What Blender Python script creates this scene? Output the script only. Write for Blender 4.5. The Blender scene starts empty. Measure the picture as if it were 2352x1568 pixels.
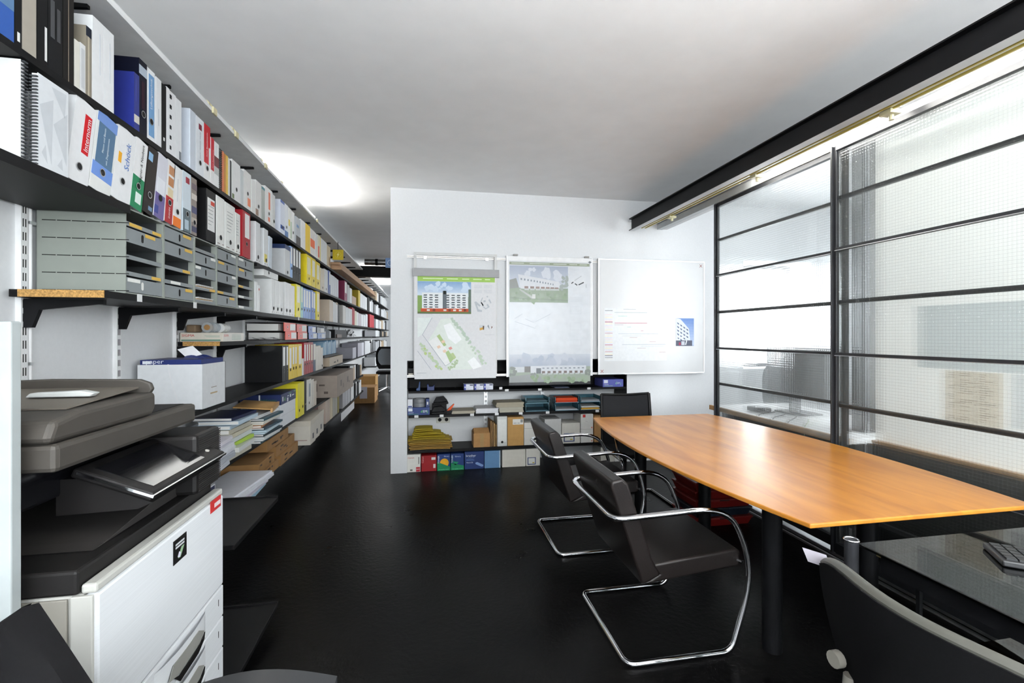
import bpy, math, random
from mathutils import Vector, Matrix
rnd = random.Random(7)
scn = bpy.context.scene
COL = scn.collection

# ------------------------------------------------------------------ camera
YAW = math.atan(201 / 1080.0)
cam_d = bpy.data.cameras.new('camera')
cam = bpy.data.objects.new('camera', cam_d)
COL.objects.link(cam)
cam.location = (0, 0, 1.42)
cam.rotation_euler = (math.pi / 2, 0, -YAW)
cam_d.sensor_fit = 'HORIZONTAL'
cam_d.sensor_width = 36.0
cam_d.lens = 1080.0 / 2352.0 * 36.0
cam_d.shift_y = -15.0 / 2352.0
cam_d.clip_start = 0.02
scn.camera = cam

# ------------------------------------------------------------------ daylight, exposure
w = bpy.data.worlds.new('sky')
scn.world = w
w.use_nodes = True
bg = w.node_tree.nodes['Background']
bg.inputs[0].default_value = (0.93, 0.965, 1.0, 1)
bg.inputs[1].default_value = 5.8
vs = scn.view_settings
vs.view_transform = 'Standard'
vs.look = 'None'
vs.exposure = 1.3
vs.gamma = 1.0
vs.use_curve_mapping = False
scn.cycles.use_denoising = True
scn.cycles.max_bounces = 10
scn.cycles.diffuse_bounces = 5
scn.cycles.transparent_max_bounces = 24
scn.cycles.sample_clamp_indirect = 3.0
scn.cycles.caustics_reflective = False
scn.cycles.caustics_refractive = False

def window_light(name, loc, rot, sx, sy):
    """portal in a window opening: guides the sky light that comes in"""
    l = bpy.data.lights.new(name, 'AREA')
    l.shape = 'RECTANGLE'; l.size = sx; l.size_y = sy
    l.cycles.is_portal = True
    o = bpy.data.objects.new(name, l)
    COL.objects.link(o); o.location = loc; o.rotation_euler = rot
    return o
H = 2.93          # ceiling
XL = -1.56        # left wall
XR = 4.7          # outer wall of the room behind the glass doors
YB = 4.955        # partition wall
Y0, Y1 = -2.6, 18.0
XC = 3.3         # outer wall of the corridor part
WIN_R = [(-1.9, 2.3, 0.85, 2.65)]
WIN_C = [(9.5, 16.0, 1.1, 2.40)]
WIN_F = (-1.3, 4.4, 0.75, 2.80)  # front window added out of view to brighten the room
WIN_B = (3.70, 4.62, 1.02, 2.30)
window_light('window_daylight_back', ((WIN_B[0] + WIN_B[1]) / 2, YB + 0.47, (WIN_B[2] + WIN_B[3]) / 2), (-math.pi / 2, 0, 0), WIN_B[1] - WIN_B[0], WIN_B[3] - WIN_B[2])
for i, (xx, (a, b, c, d)) in enumerate([(XR, WIN_R[0]), (XC, WIN_C[0])]):
    window_light('window_daylight_%d' % i, (xx + 0.02, (a + b) / 2, (c + d) / 2), (0, math.pi / 2, 0), d - c, b - a)
window_light('window_daylight_front', ((WIN_F[0] + WIN_F[1]) / 2, Y0 - 0.02, (WIN_F[2] + WIN_F[3]) / 2), (math.pi / 2, 0, 0), WIN_F[1] - WIN_F[0], WIN_F[3] - WIN_F[2])

# ------------------------------------------------------------------ materials
MATS = {}
def lin(h):
    if not isinstance(h, str):
        return tuple(h)
    h = h.lstrip('#')
    r = []
    for i in (0, 2, 4):
        c = int(h[i:i + 2], 16) / 255
        r.append(c / 12.92 if c <= 0.04045 else ((c + 0.055) / 1.055) ** 2.4)
    return tuple(r)
def mat(name, col, rough=0.5, metal=0.0, var=0.05, scale=14.0, bump=0.0, coat=0.0, emit=0.0, stretch=None, spec=None):
    if name in MATS:
        return MATS[name]
    m = bpy.data.materials.new(name); m.use_nodes = True
    nt = m.node_tree; p = nt.nodes['Principled BSDF']
    c = lin(col)
    p.inputs['Roughness'].default_value = rough
    p.inputs['Metallic'].default_value = metal
    if spec is not None: p.inputs['Specular IOR Level'].default_value = spec
    if coat:
        p.inputs['Coat Weight'].default_value = coat
        p.inputs['Coat Roughness'].default_value = 0.06
    tc = nt.nodes.new('ShaderNodeTexCoord')
    n = nt.nodes.new('ShaderNodeTexNoise')
    n.inputs['Scale'].default_value = scale
    n.inputs['Detail'].default_value = 4
    src = tc.outputs['Object']
    if stretch:
        mp = nt.nodes.new('ShaderNodeMapping'); mp.inputs['Scale'].default_value = stretch
        nt.links.new(src, mp.inputs['Vector']); src = mp.outputs['Vector']
    nt.links.new(src, n.inputs['Vector'])
    r = nt.nodes.new('ShaderNodeValToRGB')
    r.color_ramp.elements[0].position = 0.35
    r.color_ramp.elements[1].position = 0.7
    r.color_ramp.elements[0].color = tuple(x * (1 - var) for x in c) + (1,)
    r.color_ramp.elements[1].color = tuple(min(1, x * (1 + var)) for x in c) + (1,)
    nt.links.new(n.outputs['Fac'], r.inputs['Fac'])
    nt.links.new(r.outputs['Color'], p.inputs['Base Color'])
    if bump:
        b = nt.nodes.new('ShaderNodeBump'); b.inputs['Strength'].default_value = bump
        b.inputs['Distance'].default_value = 0.004
        nt.links.new(n.outputs['Fac'], b.inputs['Height']); nt.links.new(b.outputs['Normal'], p.inputs['Normal'])
    if emit:
        p.inputs['Emission Color'].default_value = c + (1,)
        p.inputs['Emission Strength'].default_value = emit
    MATS[name] = m
    return m
def paint(h, rough=0.45):
    """a card or print colour by hex"""
    dark = sum(lin(h)) < 0.12
    return mat('card_' + h.lstrip('#') + ('' if rough == 0.45 else '_%d' % int(rough * 100)), tuple(x * .5 for x in lin(h)) if dark else h, rough, var=0.03, scale=30, spec=0.15 if dark else 0.35)

WALL = mat('white_plaster', (0.71, 0.72, 0.73), 0.85, var=0.015, scale=60, bump=0.06)
CEIL = mat('ceiling_plaster', (0.90, 0.905, 0.91), 0.9, var=0.02, scale=5, bump=0.05)
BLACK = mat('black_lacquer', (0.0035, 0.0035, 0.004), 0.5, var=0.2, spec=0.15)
BLKSTEEL = mat('black_steel', (0.004, 0.0042, 0.005), 0.45, var=0.2, spec=0.15)
FRAME = mat('grey_black_frame_steel', (0.018, 0.019, 0.022), 0.4, var=0.15, spec=0.35)
CHROME = mat('chrome', (0.82, 0.82, 0.84), 0.07, 1.0, var=0.02)
ALU = mat('brushed_aluminium', (0.72, 0.73, 0.74), 0.33, 0.9, var=0.04)
LEATHER = mat('dark_brown_leather', (0.0075, 0.0056, 0.0052), 0.38, var=0.2, scale=220, bump=0.12, spec=0.28)
WHITE = mat('white_card', (0.68, 0.68, 0.68), 0.55, var=0.02)
PAPER = mat('paper_white', (0.70, 0.70, 0.71), 0.8, var=0.03, scale=40)
PAGES = mat('page_edges', (0.72, 0.71, 0.68), 0.9, var=0.15, scale=3, stretch=(1, 300, 300))
CARTON = mat('brown_cardboard', '#a97f50', 0.85, var=0.08, scale=25)
TANBOX = mat('tan_cardboard', '#b98f55', 0.85, var=0.06, scale=25)
DARKHOLE = mat('dark_hole', (0.004, 0.004, 0.004), 0.9)
GREYMET = mat('grey_drawer_enamel', '#82888a', 0.42, var=0.03)
GREYSIDE = mat('grey_cabinet_enamel', '#8a8f88', 0.45, var=0.03)
CHIP = mat('chipboard', '#b48a4e', 0.8, var=0.35, scale=160)

def floor_mat():
    m = bpy.data.materials.new('black_polished_screed'); m.use_nodes = True
    nt = m.node_tree; p = nt.nodes['Principled BSDF']
    tc = nt.nodes.new('ShaderNodeTexCoord')
    n = nt.nodes.new('ShaderNodeTexNoise'); n.inputs['Scale'].default_value = 2.2; n.inputs['Detail'].default_value = 9; n.inputs['Roughness'].default_value = 0.65
    nt.links.new(tc.outputs['Object'], n.inputs['Vector'])
    r = nt.nodes.new('ShaderNodeValToRGB')
    r.color_ramp.elements[0].color = (0.0012, 0.0012, 0.0013, 1); r.color_ramp.elements[1].color = (0.0046, 0.0044, 0.0043, 1)
    r.color_ramp.elements[0].position = 0.3; r.color_ramp.elements[1].position = 0.75
    nt.links.new(n.outputs['Fac'], r.inputs['Fac']); nt.links.new(r.outputs['Color'], p.inputs['Base Color'])
    rr = nt.nodes.new('ShaderNodeMapRange'); rr.inputs['To Min'].default_value = 0.22; rr.inputs['To Max'].default_value = 0.38
    nt.links.new(n.outputs['Fac'], rr.inputs['Value']); nt.links.new(rr.outputs['Result'], p.inputs['Roughness'])
    n2 = nt.nodes.new('ShaderNodeTexNoise'); n2.inputs['Scale'].default_value = 38; n2.inputs['Detail'].default_value = 5
    nt.links.new(tc.outputs['Object'], n2.inputs['Vector'])
    b = nt.nodes.new('ShaderNodeBump'); b.inputs['Strength'].default_value = 0.16; b.inputs['Distance'].default_value = 0.01
    nt.links.new(n2.outputs['Fac'], b.inputs['Height']); nt.links.new(b.outputs['Normal'], p.inputs['Normal'])
    p.inputs['Specular IOR Level'].default_value = 0.055
    return m
FLOOR = floor_mat()

def wood_mat():
    m = bpy.data.materials.new('orange_cherry_veneer'); m.use_nodes = True
    nt = m.node_tree; p = nt.nodes['Principled BSDF']
    tc = nt.nodes.new('ShaderNodeTexCoord')
    mp = nt.nodes.new('ShaderNodeMapping'); mp.inputs['Scale'].default_value = (7.0, 1.1, 7.0)
    nt.links.new(tc.outputs['Object'], mp.inputs['Vector'])
    n = nt.nodes.new('ShaderNodeTexNoise'); n.inputs['Scale'].default_value = 1.6; n.inputs['Detail'].default_value = 8; n.inputs['Distortion'].default_value = 0.6
    nt.links.new(mp.outputs['Vector'], n.inputs['Vector'])
    r = nt.nodes.new('ShaderNodeValToRGB')
    r.color_ramp.elements[0].position = 0.28; r.color_ramp.elements[1].position = 0.72
    r.color_ramp.elements[0].color = (0.42, 0.150, 0.020, 1); r.color_ramp.elements[1].color = (0.66, 0.275, 0.04, 1)
    nt.links.new(n.outputs['Fac'], r.inputs['Fac']); nt.links.new(r.outputs['Color'], p.inputs['Base Color'])
    p.inputs['Roughness'].default_value = 0.33
    p.inputs['Specular IOR Level'].default_value = 0.4
    p.inputs['Coat Weight'].default_value = 0.1; p.inputs['Coat Roughness'].default_value = 0.14
    return m
WOOD = wood_mat()

def grid_glass():
    """wired cast glass: 12 mm square wire grid, pebbled refraction, clear enough to see through"""
    m = bpy.data.materials.new('wired_cast_glass'); m.use_nodes = True
    nt = m.node_tree; nt.nodes.clear()
    out = nt.nodes.new('ShaderNodeOutputMaterial')
    tc = nt.nodes.new('ShaderNodeTexCoord')
    sp = nt.nodes.new('ShaderNodeSeparateXYZ'); nt.links.new(tc.outputs['Object'], sp.inputs[0])
    def M_(op, a, b=None):
        n = nt.nodes.new('ShaderNodeMath'); n.operation = op
        for i, v in enumerate((a, b)):
            if v is None: continue
            if isinstance(v, (int, float)): n.inputs[i].default_value = v
            else: nt.links.new(v, n.inputs[i])
        return n.outputs[0]
    pitch = 0.017
    lines = []; waves = []
    for ax in ('Y', 'Z'):
        q = M_('DIVIDE', sp.outputs[ax], pitch)
        fr = M_('FRACT', q)
        lines.append(M_('LESS_THAN', fr, 0.075))
        waves.append(M_('SINE', M_('MULTIPLY', q, 2 * math.pi)))
    wire = M_('MAXIMUM', lines[0], lines[1])
    hgt = M_('ADD', waves[0], waves[1])
    b = nt.nodes.new('ShaderNodeBump'); b.inputs['Strength'].default_value = 0.35; b.inputs['Distance'].default_value = 0.0012
    nt.links.new(hgt, b.inputs['Height'])
    tr = nt.nodes.new('ShaderNodeBsdfTransparent'); tr.inputs[0].default_value = (0.985, 0.99, 0.988, 1)
    rf = nt.nodes.new('ShaderNodeBsdfRefraction'); rf.inputs['Color'].default_value = (0.95, 0.97, 0.965, 1)
    rf.inputs['Roughness'].default_value = 0.03; rf.inputs['IOR'].default_value = 1.12
    nt.links.new(b.outputs['Normal'], rf.inputs['Normal'])
    mx = nt.nodes.new('ShaderNodeMixShader'); mx.inputs[0].default_value = 0.3
    nt.links.new(tr.outputs[0], mx.inputs[1]); nt.links.new(rf.outputs[0], mx.inputs[2])
    tl = nt.nodes.new('ShaderNodeBsdfTranslucent'); tl.inputs[0].default_value = (0.95, 0.97, 0.96, 1)
    mt = nt.nodes.new('ShaderNodeMixShader'); mt.inputs[0].default_value = 0.06
    nt.links.new(mx.outputs[0], mt.inputs[1]); nt.links.new(tl.outputs[0], mt.inputs[2])
    gl = nt.nodes.new('ShaderNodeBsdfGlossy'); gl.inputs['Roughness'].default_value = 0.04
    nt.links.new(b.outputs['Normal'], gl.inputs['Normal'])
    fz = nt.nodes.new('ShaderNodeFresnel'); fz.inputs['IOR'].default_value = 1.35
    mg = nt.nodes.new('ShaderNodeMixShader')
    gm = nt.nodes.new('ShaderNodeNewGeometry')
    fq = M_('MULTIPLY', fz.outputs[0], M_('SUBTRACT', 1.0, gm.outputs['Backfacing']))
    nt.links.new(fq, mg.inputs[0]); nt.links.new(mt.outputs[0], mg.inputs[1]); nt.links.new(gl.outputs[0], mg.inputs[2])
    wr = nt.nodes.new('ShaderNodeBsdfDiffuse'); wr.inputs[0].default_value = (0.25, 0.26, 0.26, 1)
    tw = nt.nodes.new('ShaderNodeMixShader')
    fw = M_('MULTIPLY', wire, 0.2)
    nt.links.new(fw, tw.inputs[0]); nt.links.new(mg.outputs[0], tw.inputs[1]); nt.links.new(wr.outputs[0], tw.inputs[2])
    nt.links.new(tw.outputs[0], out.inputs[0])
    return m
GLASS = grid_glass()
def clear(name, tint, ior=1.45, rough=0.05, haze=0.0):
    m = bpy.data.materials.new(name); m.use_nodes = True
    nt = m.node_tree; nt.nodes.clear()
    out = nt.nodes.new('ShaderNodeOutputMaterial')
    tr = nt.nodes.new('ShaderNodeBsdfTransparent'); tr.inputs[0].default_value = tuple(tint) + (1,)
    gl = nt.nodes.new('ShaderNodeBsdfGlossy'); gl.inputs['Roughness'].default_value = rough
    n = nt.nodes.new('ShaderNodeTexNoise'); n.inputs['Scale'].default_value = 9
    bp = nt.nodes.new('ShaderNodeBump'); bp.inputs['Strength'].default_value = 0.04
    nt.links.new(n.outputs['Fac'], bp.inputs['Height']); nt.links.new(bp.outputs['Normal'], gl.inputs['Normal'])
    mx = nt.nodes.new('ShaderNodeMixShader')
    fz = nt.nodes.new('ShaderNodeFresnel'); fz.inputs['IOR'].default_value = ior
    gm = nt.nodes.new('ShaderNodeNewGeometry')
    inv = nt.nodes.new('ShaderNodeMath'); inv.operation = 'SUBTRACT'; inv.inputs[0].default_value = 1.0; nt.links.new(gm.outputs['Backfacing'], inv.inputs[1])
    ml = nt.nodes.new('ShaderNodeMath'); ml.operation = 'MULTIPLY'; nt.links.new(fz.outputs[0], ml.inputs[0]); nt.links.new(inv.outputs[0], ml.inputs[1])
    nt.links.new(ml.outputs[0], mx.inputs[0])
    base = tr.outputs[0]
    if haze:
        df = nt.nodes.new('ShaderNodeBsdfDiffuse'); df.inputs[0].default_value = (0.8, 0.82, 0.84, 1)
        mh = nt.nodes.new('ShaderNodeMixShader'); mh.inputs[0].default_value = haze
        nt.links.new(tr.outputs[0], mh.inputs[1]); nt.links.new(df.outputs[0], mh.inputs[2]); base = mh.outputs[0]
    nt.links.new(base, mx.inputs[1]); nt.links.new(gl.outputs[0], mx.inputs[2])
    nt.links.new(mx.outputs[0], out.inputs[0])
    return m
FOIL = clear('clear_film', (0.95, 0.955, 0.96), haze=0.03, rough=0.25)
PLASTIC = clear('clear_plastic', (0.86, 0.9, 0.92), haze=0.35)
DESKGLASS = clear('smoked_desk_glass', (0.28, 0.30, 0.30), rough=0.02, ior=2.0)
PANE = clear('window_glass', (0.97, 0.98, 0.98), rough=0.01)

def backlit(name, col, k):
    m = bpy.data.materials.new(name); m.use_nodes = True
    nt = m.node_tree; nt.nodes.clear()
    out = nt.nodes.new('ShaderNodeOutputMaterial')
    n = nt.nodes.new('ShaderNodeTexNoise'); n.inputs['Scale'].default_value = 6
    r = nt.nodes.new('ShaderNodeValToRGB')
    r.color_ramp.elements[0].color = tuple(x * .97 for x in col) + (1,); r.color_ramp.elements[1].color = tuple(col) + (1,)
    nt.links.new(n.outputs['Fac'], r.inputs['Fac'])
    d = nt.nodes.new('ShaderNodeBsdfDiffuse'); t = nt.nodes.new('ShaderNodeBsdfTranslucent')
    nt.links.new(r.outputs['Color'], d.inputs[0]); nt.links.new(r.outputs['Color'], t.inputs[0])
    mx = nt.nodes.new('ShaderNodeMixShader'); mx.inputs[0].default_value = k
    nt.links.new(d.outputs[0], mx.inputs[1]); nt.links.new(t.outputs[0], mx.inputs[2]); nt.links.new(mx.outputs[0], out.inputs[0])
    return m
# ------------------------------------------------------------------ mesh helpers
class MB:
    def __init__(s): s.v = []; s.f = []; s.m = []; s.mats = []; s.cur = 0
    def use(s, material):
        if material not in s.mats: s.mats.append(material)
        s.cur = s.mats.index(material); return s
    def face(s, pts):
        b = len(s.v); s.v += [tuple(p) for p in pts]; s.f.append(tuple(range(b, b + len(pts)))); s.m.append(s.cur)
    def box(s, x0, x1, y0, y1, z0, z1):
        b = len(s.v)
        s.v += [(x0, y0, z0), (x1, y0, z0), (x1, y1, z0), (x0, y1, z0), (x0, y0, z1), (x1, y0, z1), (x1, y1, z1), (x0, y1, z1)]
        for q in ((3, 2, 1, 0), (4, 5, 6, 7), (0, 1, 5, 4), (1, 2, 6, 5), (2, 3, 7, 6), (3, 0, 4, 7)):
            s.f.append(tuple(b + i for i in q)); s.m.append(s.cur)
        return s
    def prism(s, pts, axis, a0, a1):
        """extrude a 2d outline along an axis: 'x' pts are (y,z), 'y' pts are (x,z), 'z' pts are (x,y)"""
        def P(p, a): return {'x': (a, p[0], p[1]), 'y': (p[0], a, p[1]), 'z': (p[0], p[1], a)}[axis]
        n = len(pts); b = len(s.v)
        s.v += [P(p, a0) for p in pts] + [P(p, a1) for p in pts]
        s.f.append(tuple(b + i for i in range(n))); s.m.append(s.cur)
        s.f.append(tuple(b + n + i for i in reversed(range(n)))); s.m.append(s.cur)
        for i in range(n):
            j = (i + 1) % n
            s.f.append((b + i, b + n + i, b + n + j, b + j)); s.m.append(s.cur)
        return s
    def tube(s, path, r, seg=10, closed=False):
        P = [Vector(p) for p in path]; n = len(P); b = len(s.v)
        up = None
        for i, p in enumerate(P):
            if closed: t = P[(i + 1) % n] - P[i - 1]
            else: t = P[min(i + 1, n - 1)] - P[max(i - 1, 0)]
            t.normalize()
            if up is None:
                up = Vector((0, 0, 1)) if abs(t.z) < 0.9 else Vector((1, 0, 0))
            a = t.cross(up)
            if a.length < 1e-4: a = t.cross(Vector((0, 1, 0)))
            a.normalize(); c = a.cross(t); c.normalize(); up = c
            rr = r[i] if isinstance(r, (list, tuple)) else r
            for k in range(seg):
                q = 2 * math.pi * k / seg
                s.v.append(tuple(p + a * (math.cos(q) * rr) + c * (math.sin(q) * rr)))
        rings = n if closed else n - 1
        for i in range(rings):
            j = (i + 1) % n
            off = 0
            for k in range(seg):
                k2 = (k + 1) % seg
                s.f.append((b + i * seg + k, b + i * seg + k2, b + j * seg + k2, b + j * seg + k)); s.m.append(s.cur)
        if not closed:
            s.f.append(tuple(b + k for k in reversed(range(seg)))); s.m.append(s.cur)
            s.f.append(tuple(b + (n - 1) * seg + k for k in range(seg))); s.m.append(s.cur)
        return s
    def cyl(s, p0, p1, r, seg=16): return s.tube([p0, p1], r, seg)
    def grid(s, fn, nu, nv, thick=None):
        """surface fn(u,v)->xyz, nu*nv quads; thick: offset vector for a second side"""
        b = len(s.v)
        for j in range(nv + 1):
            for i in range(nu + 1): s.v.append(tuple(fn(i / nu, j / nv)))
        W = nu + 1
        for j in range(nv):
            for i in range(nu):
                s.f.append((b + j * W + i, b + j * W + i + 1, b + (j + 1) * W + i + 1, b + (j + 1) * W + i)); s.m.append(s.cur)
        if thick:
            t = Vector(thick); c = len(s.v)
            s.v += [tuple(Vector(p) + t) for p in s.v[b:c]]
            for j in range(nv):
                for i in range(nu):
                    s.f.append((c + (j + 1) * W + i, c + (j + 1) * W + i + 1, c + j * W + i + 1, c + j * W + i)); s.m.append(s.cur)
            edge = [i for i in range(W)] + [j * W + nu for j in range(1, nv + 1)] + [nv * W + i for i in reversed(range(nu))] + [j * W for j in reversed(range(1, nv))]
            for k in range(len(edge)):
                a, d = edge[k], edge[(k + 1) % len(edge)]
                s.f.append((b + d, b + a, c + a, c + d)); s.m.append(s.cur)
        return s
    def build(s, name, parent=None, smooth=False, bevel=0.0, segs=2, loc=None, rot=None, subd=0):
        me = bpy.data.meshes.new(name)
        me.from_pydata(s.v, [], s.f)
        for m in s.mats: me.materials.append(m)
        me.polygons.foreach_set('material_index', s.m)
        if smooth:
            me.polygons.foreach_set('use_smooth', [True] * len(s.f))
            try: me.set_sharp_from_angle(angle=math.radians(38))
            except Exception: pass
        me.update()
        o = bpy.data.objects.new(name, me); COL.objects.link(o)
        if parent is not None: o.parent = parent
        if loc: o.location = loc
        if rot: o.rotation_euler = rot
        if bevel:
            bm = o.modifiers.new('bevel', 'BEVEL'); bm.width = bevel; bm.segments = segs; bm.limit_method = 'ANGLE'
            bm.angle_limit = math.radians(40); bm.harden_normals = False
        if subd:
            sm = o.modifiers.new('subd', 'SUBSURF'); sm.levels = subd; sm.render_levels = subd
        return o
def B(name, material, x0, x1, y0, y1, z0, z1, parent=None, bevel=0.0, rot=None, loc=None, segs=2):
    return MB().use(material).box(x0, x1, y0, y1, z0, z1).build(name, parent, bevel=bevel, rot=rot, loc=loc, segs=segs)
LABELS = {}
def tag(o, label, cat, group=None):
    o['label'] = label; o['category'] = cat
    if group: o['group'] = group
    return o
def thing(name, label, cat, loc=(0, 0, 0), rot=(0, 0, 0), group=None):
    o = bpy.data.objects.new(name, None); COL.objects.link(o)
    o.empty_display_size = 0.05
    o.location = loc; o.rotation_euler = rot
    return tag(o, label, cat, group)
def struct(o):
    o['kind'] = 'structure'; return o
def fillet(pts, r, n=6, closed=False):
    P = [Vector(p) for p in pts]; out = []; N = len(P)
    for i in range(N):
        if not closed and i in (0, N - 1): out.append(P[i]); continue
        a, b, c = P[i - 1], P[i], P[(i + 1) % N]
        rr = r[i] if isinstance(r, (list, tuple)) else r
        d1 = min(rr, (a - b).length * 0.49); d2 = min(rr, (c - b).length * 0.49)
        p0 = b + (a - b).normalized() * d1; p1 = b + (c - b).normalized() * d2
        for k in range(n + 1):
            t = k / n
            out.append(p0 * (1 - t) ** 2 + b * 2 * t * (1 - t) + p1 * t * t)
    return out
TXT = {}
def text(s, parent, loc, rot, material, length=None, size=0.05, name='lettering', maxh=None):
    """built-in font lettering turned into a thin mesh, scaled to a length"""
    key = s
    if key not in TXT:
        cu = bpy.data.curves.new('lettering', 'FONT'); cu.body = s; cu.align_x = 'CENTER'; cu.align_y = 'CENTER'; cu.size = 1.0
        cu.resolution_u = 2
        ob = bpy.data.objects.new('lettering', cu)
        me = ob.to_mesh()
        vs_ = [tuple(v.co) for v in me.vertices]; fs = [tuple(p.vertices) for p in me.polygons]
        ob.to_mesh_clear(); bpy.data.objects.remove(ob); bpy.data.curves.remove(cu)
        TXT[key] = (vs_, fs)
    vs_, fs = TXT[key]
    xs = [v[0] for v in vs_]; ys = [v[1] for v in vs_]
    wdt = max(xs) - min(xs); hgt = max(ys) - min(ys)
    k = (length / wdt) if length else size
    ky = k
    if maxh and hgt * k > maxh: ky = maxh / hgt
    cx_, cy_ = (max(xs) + min(xs)) / 2, (max(ys) + min(ys)) / 2
    me = bpy.data.meshes.new(name)
    me.from_pydata([((v[0] - cx_) * k, (v[1] - cy_) * ky, 0) for v in vs_], [], fs)
    me.materials.append(material)
    o = bpy.data.objects.new(name, me); COL.objects.link(o)
    o.parent = parent; o.location = loc; o.rotation_euler = rot
    return o
R_UP_X = Matrix(((0, 0, 1), (0, -1, 0), (1, 0, 0)))
def rot_from(xa, ya):
    xa = Vector(xa); ya = Vector(ya); za = xa.cross(ya)
    return Matrix((xa, ya, za)).transposed().to_euler()
RX_UP = rot_from((0, 0, 1), (0, -1, 0))     # on a face turned to +X, reading upwards
RX_H = rot_from((0, 1, 0), (0, 0, 1))       # on a face turned to +X, reading level
RY_H = rot_from((1, 0, 0), (0, 0, 1))       # on a face turned to -Y, reading level
RY_UP = rot_from((0, 0, 1), (-1, 0, 0))     # on a face turned to -Y, reading upwards

# ================================================================== STRUCTURE
struct(MB().use(FLOOR).box(XL - 0.2, XR + 0.2, Y0 - 0.2, 5.4, -0.12, 0.0).box(XL - 0.2, XC + 0.2, 5.4, Y1 + 0.2, -0.12, 0.0).build('floor'))
struct(MB().use(CEIL).box(XL - 0.2, XR + 0.2, Y0 - 0.2, 5.4, H, H + 0.12).box(XL - 0.2, XC + 0.2, 5.4, Y1 + 0.2, H, H + 0.12).build('ceiling'))
struct(B('wall_left', WALL, XL - 0.2, XL, Y0 - 0.2, Y1 + 0.2, 0.0, H))
struct(B('wall_far', WALL, XL, XC, Y1, Y1 + 0.2, 0.0, H))
def pierced(name, axis, a, t, lo, hi, wins):
    """wall with window openings: axis 'x' wall lies at x=a, 'y' at y=a; lo..hi its run"""
    mb = MB().use(WALL)
    def bx(u0, u1, z0, z1):
        if axis == 'x': mb.box(a, a + t, u0, u1, z0, z1)
        else: mb.box(u0, u1, a, a + t, z0, z1)
    p = lo
    for (u0, u1, z0, z1) in wins:
        bx(p, u0, 0, H); bx(u0, u1, 0, z0); bx(u0, u1, z1, H); p = u1
    bx(p, hi, 0, H)
    return struct(mb.build(name))
pierced('wall_right', 'x', XR, 0.2, Y0, 5.4, WIN_R)
pierced('wall_side', 'x', XC, 0.2, 5.4, Y1, WIN_C)
pierced('wall_front', 'y', Y0 - 0.2, 0.2, XL, XR, [WIN_F])
def window_x(n, x, y0, y1, z0, z1, k):
    mb = MB().use(FRAME)
    f = 0.05
    mb.box(x, x + 0.06, y0, y1, z0, z0 + f); mb.box(x, x + 0.06, y0, y1, z1 - f, z1)
    for i in range(k + 1):
        yy = y0 + (y1 - y0 - f) * i / k
        mb.box(x, x + 0.06, yy, yy + f, z0 + f, z1 - f)
    o = struct(mb.build('window_%d' % n))
    B('pane', PANE, x + 0.028, x + 0.032, y0 + f, y1 - f, z0 + f, z1 - f, o)
window_x(1, XR + 0.08, *WIN_R[0], 5)
window_x(2, XC + 0.08, *WIN_C[0], 8)
mb = MB().use(FRAME)
xa, xb, za, zb = WIN_F
mb.box(xa, xb, Y0 - 0.14, Y0 - 0.08, za, za + 0.05); mb.box(xa, xb, Y0 - 0.14, Y0 - 0.08, zb - 0.05, zb)
for i in range(5):
    xx = xa + (xb - xa - 0.05) * i / 4
    mb.box(xx, xx + 0.05, Y0 - 0.14, Y0 - 0.08, za + 0.05, zb - 0.05)
o = struct(mb.build('window_3'))  # frame of the added front window
B('pane', PANE, xa + 0.05, xb - 0.05, Y0 - 0.112, Y0 - 0.108, za + 0.05, zb - 0.05, o)

# partition wall with the shelf niche
NX0, NX1, NZ, NYB = -0.176, 2.235, 1.155, 5.30
mb = MB().use(WALL)
T = 5.40
mb.box(-0.341, NX0, YB, T, 0, H)
mb.box(NX0, NX1, YB, T, NZ, H)
mb.box(NX1, WIN_B[0], YB, T, 0, H); mb.box(WIN_B[1], XR, YB, T, 0, H)
mb.box(WIN_B[0], WIN_B[1], YB, T, 0, WIN_B[2]); mb.box(WIN_B[0], WIN_B[1], YB, T, WIN_B[3], H)
mb.box(NX0, NX1, NYB, T, 0, NZ)
struct(mb.build('wall_back'))
xa, xb, za, zb = WIN_B
mb = MB().use(FRAME).box(xa, xb, 5.3, 5.35, za, za + .04).box(xa, xb, 5.3, 5.35, zb - .04, zb).box(xa, xa + .04, 5.3, 5.35, za + .04, zb - .04).box(xb - .04, xb, 5.3, 5.35, za + .04, zb - .04)
o = struct(mb.build('window_4'))
B('pane', PANE, xa + .04, xb - .04, 5.322, 5.326, za + .04, zb - .04, o)
# black lining of the top compartment of the niche
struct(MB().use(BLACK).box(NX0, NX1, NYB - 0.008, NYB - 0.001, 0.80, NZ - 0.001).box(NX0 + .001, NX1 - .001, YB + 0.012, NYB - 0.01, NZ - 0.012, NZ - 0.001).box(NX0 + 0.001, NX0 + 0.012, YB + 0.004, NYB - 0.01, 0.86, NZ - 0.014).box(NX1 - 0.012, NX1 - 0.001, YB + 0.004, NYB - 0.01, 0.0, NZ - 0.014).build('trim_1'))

# steel I beam above the glass doors
bt = thing('steel_beam', 'black steel I beam running below the ceiling above the glass doors', 'beam', (2.26, 3.0, 2.55))
mb = MB().use(BLKSTEEL)
mb.prism([(2.185, 2.552), (2.252, 2.552), (2.252, 2.560), (2.223, 2.564), (2.223, 2.672), (2.252, 2.676), (2.252, 2.684), (2.185, 2.684), (2.185, 2.676), (2.215, 2.672), (2.215, 2.564), (2.185, 2.560)], 'y', -2.55, 4.795)
o = mb.build('i_section', bt, loc=(-2.26, -3.0, -2.55))
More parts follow.
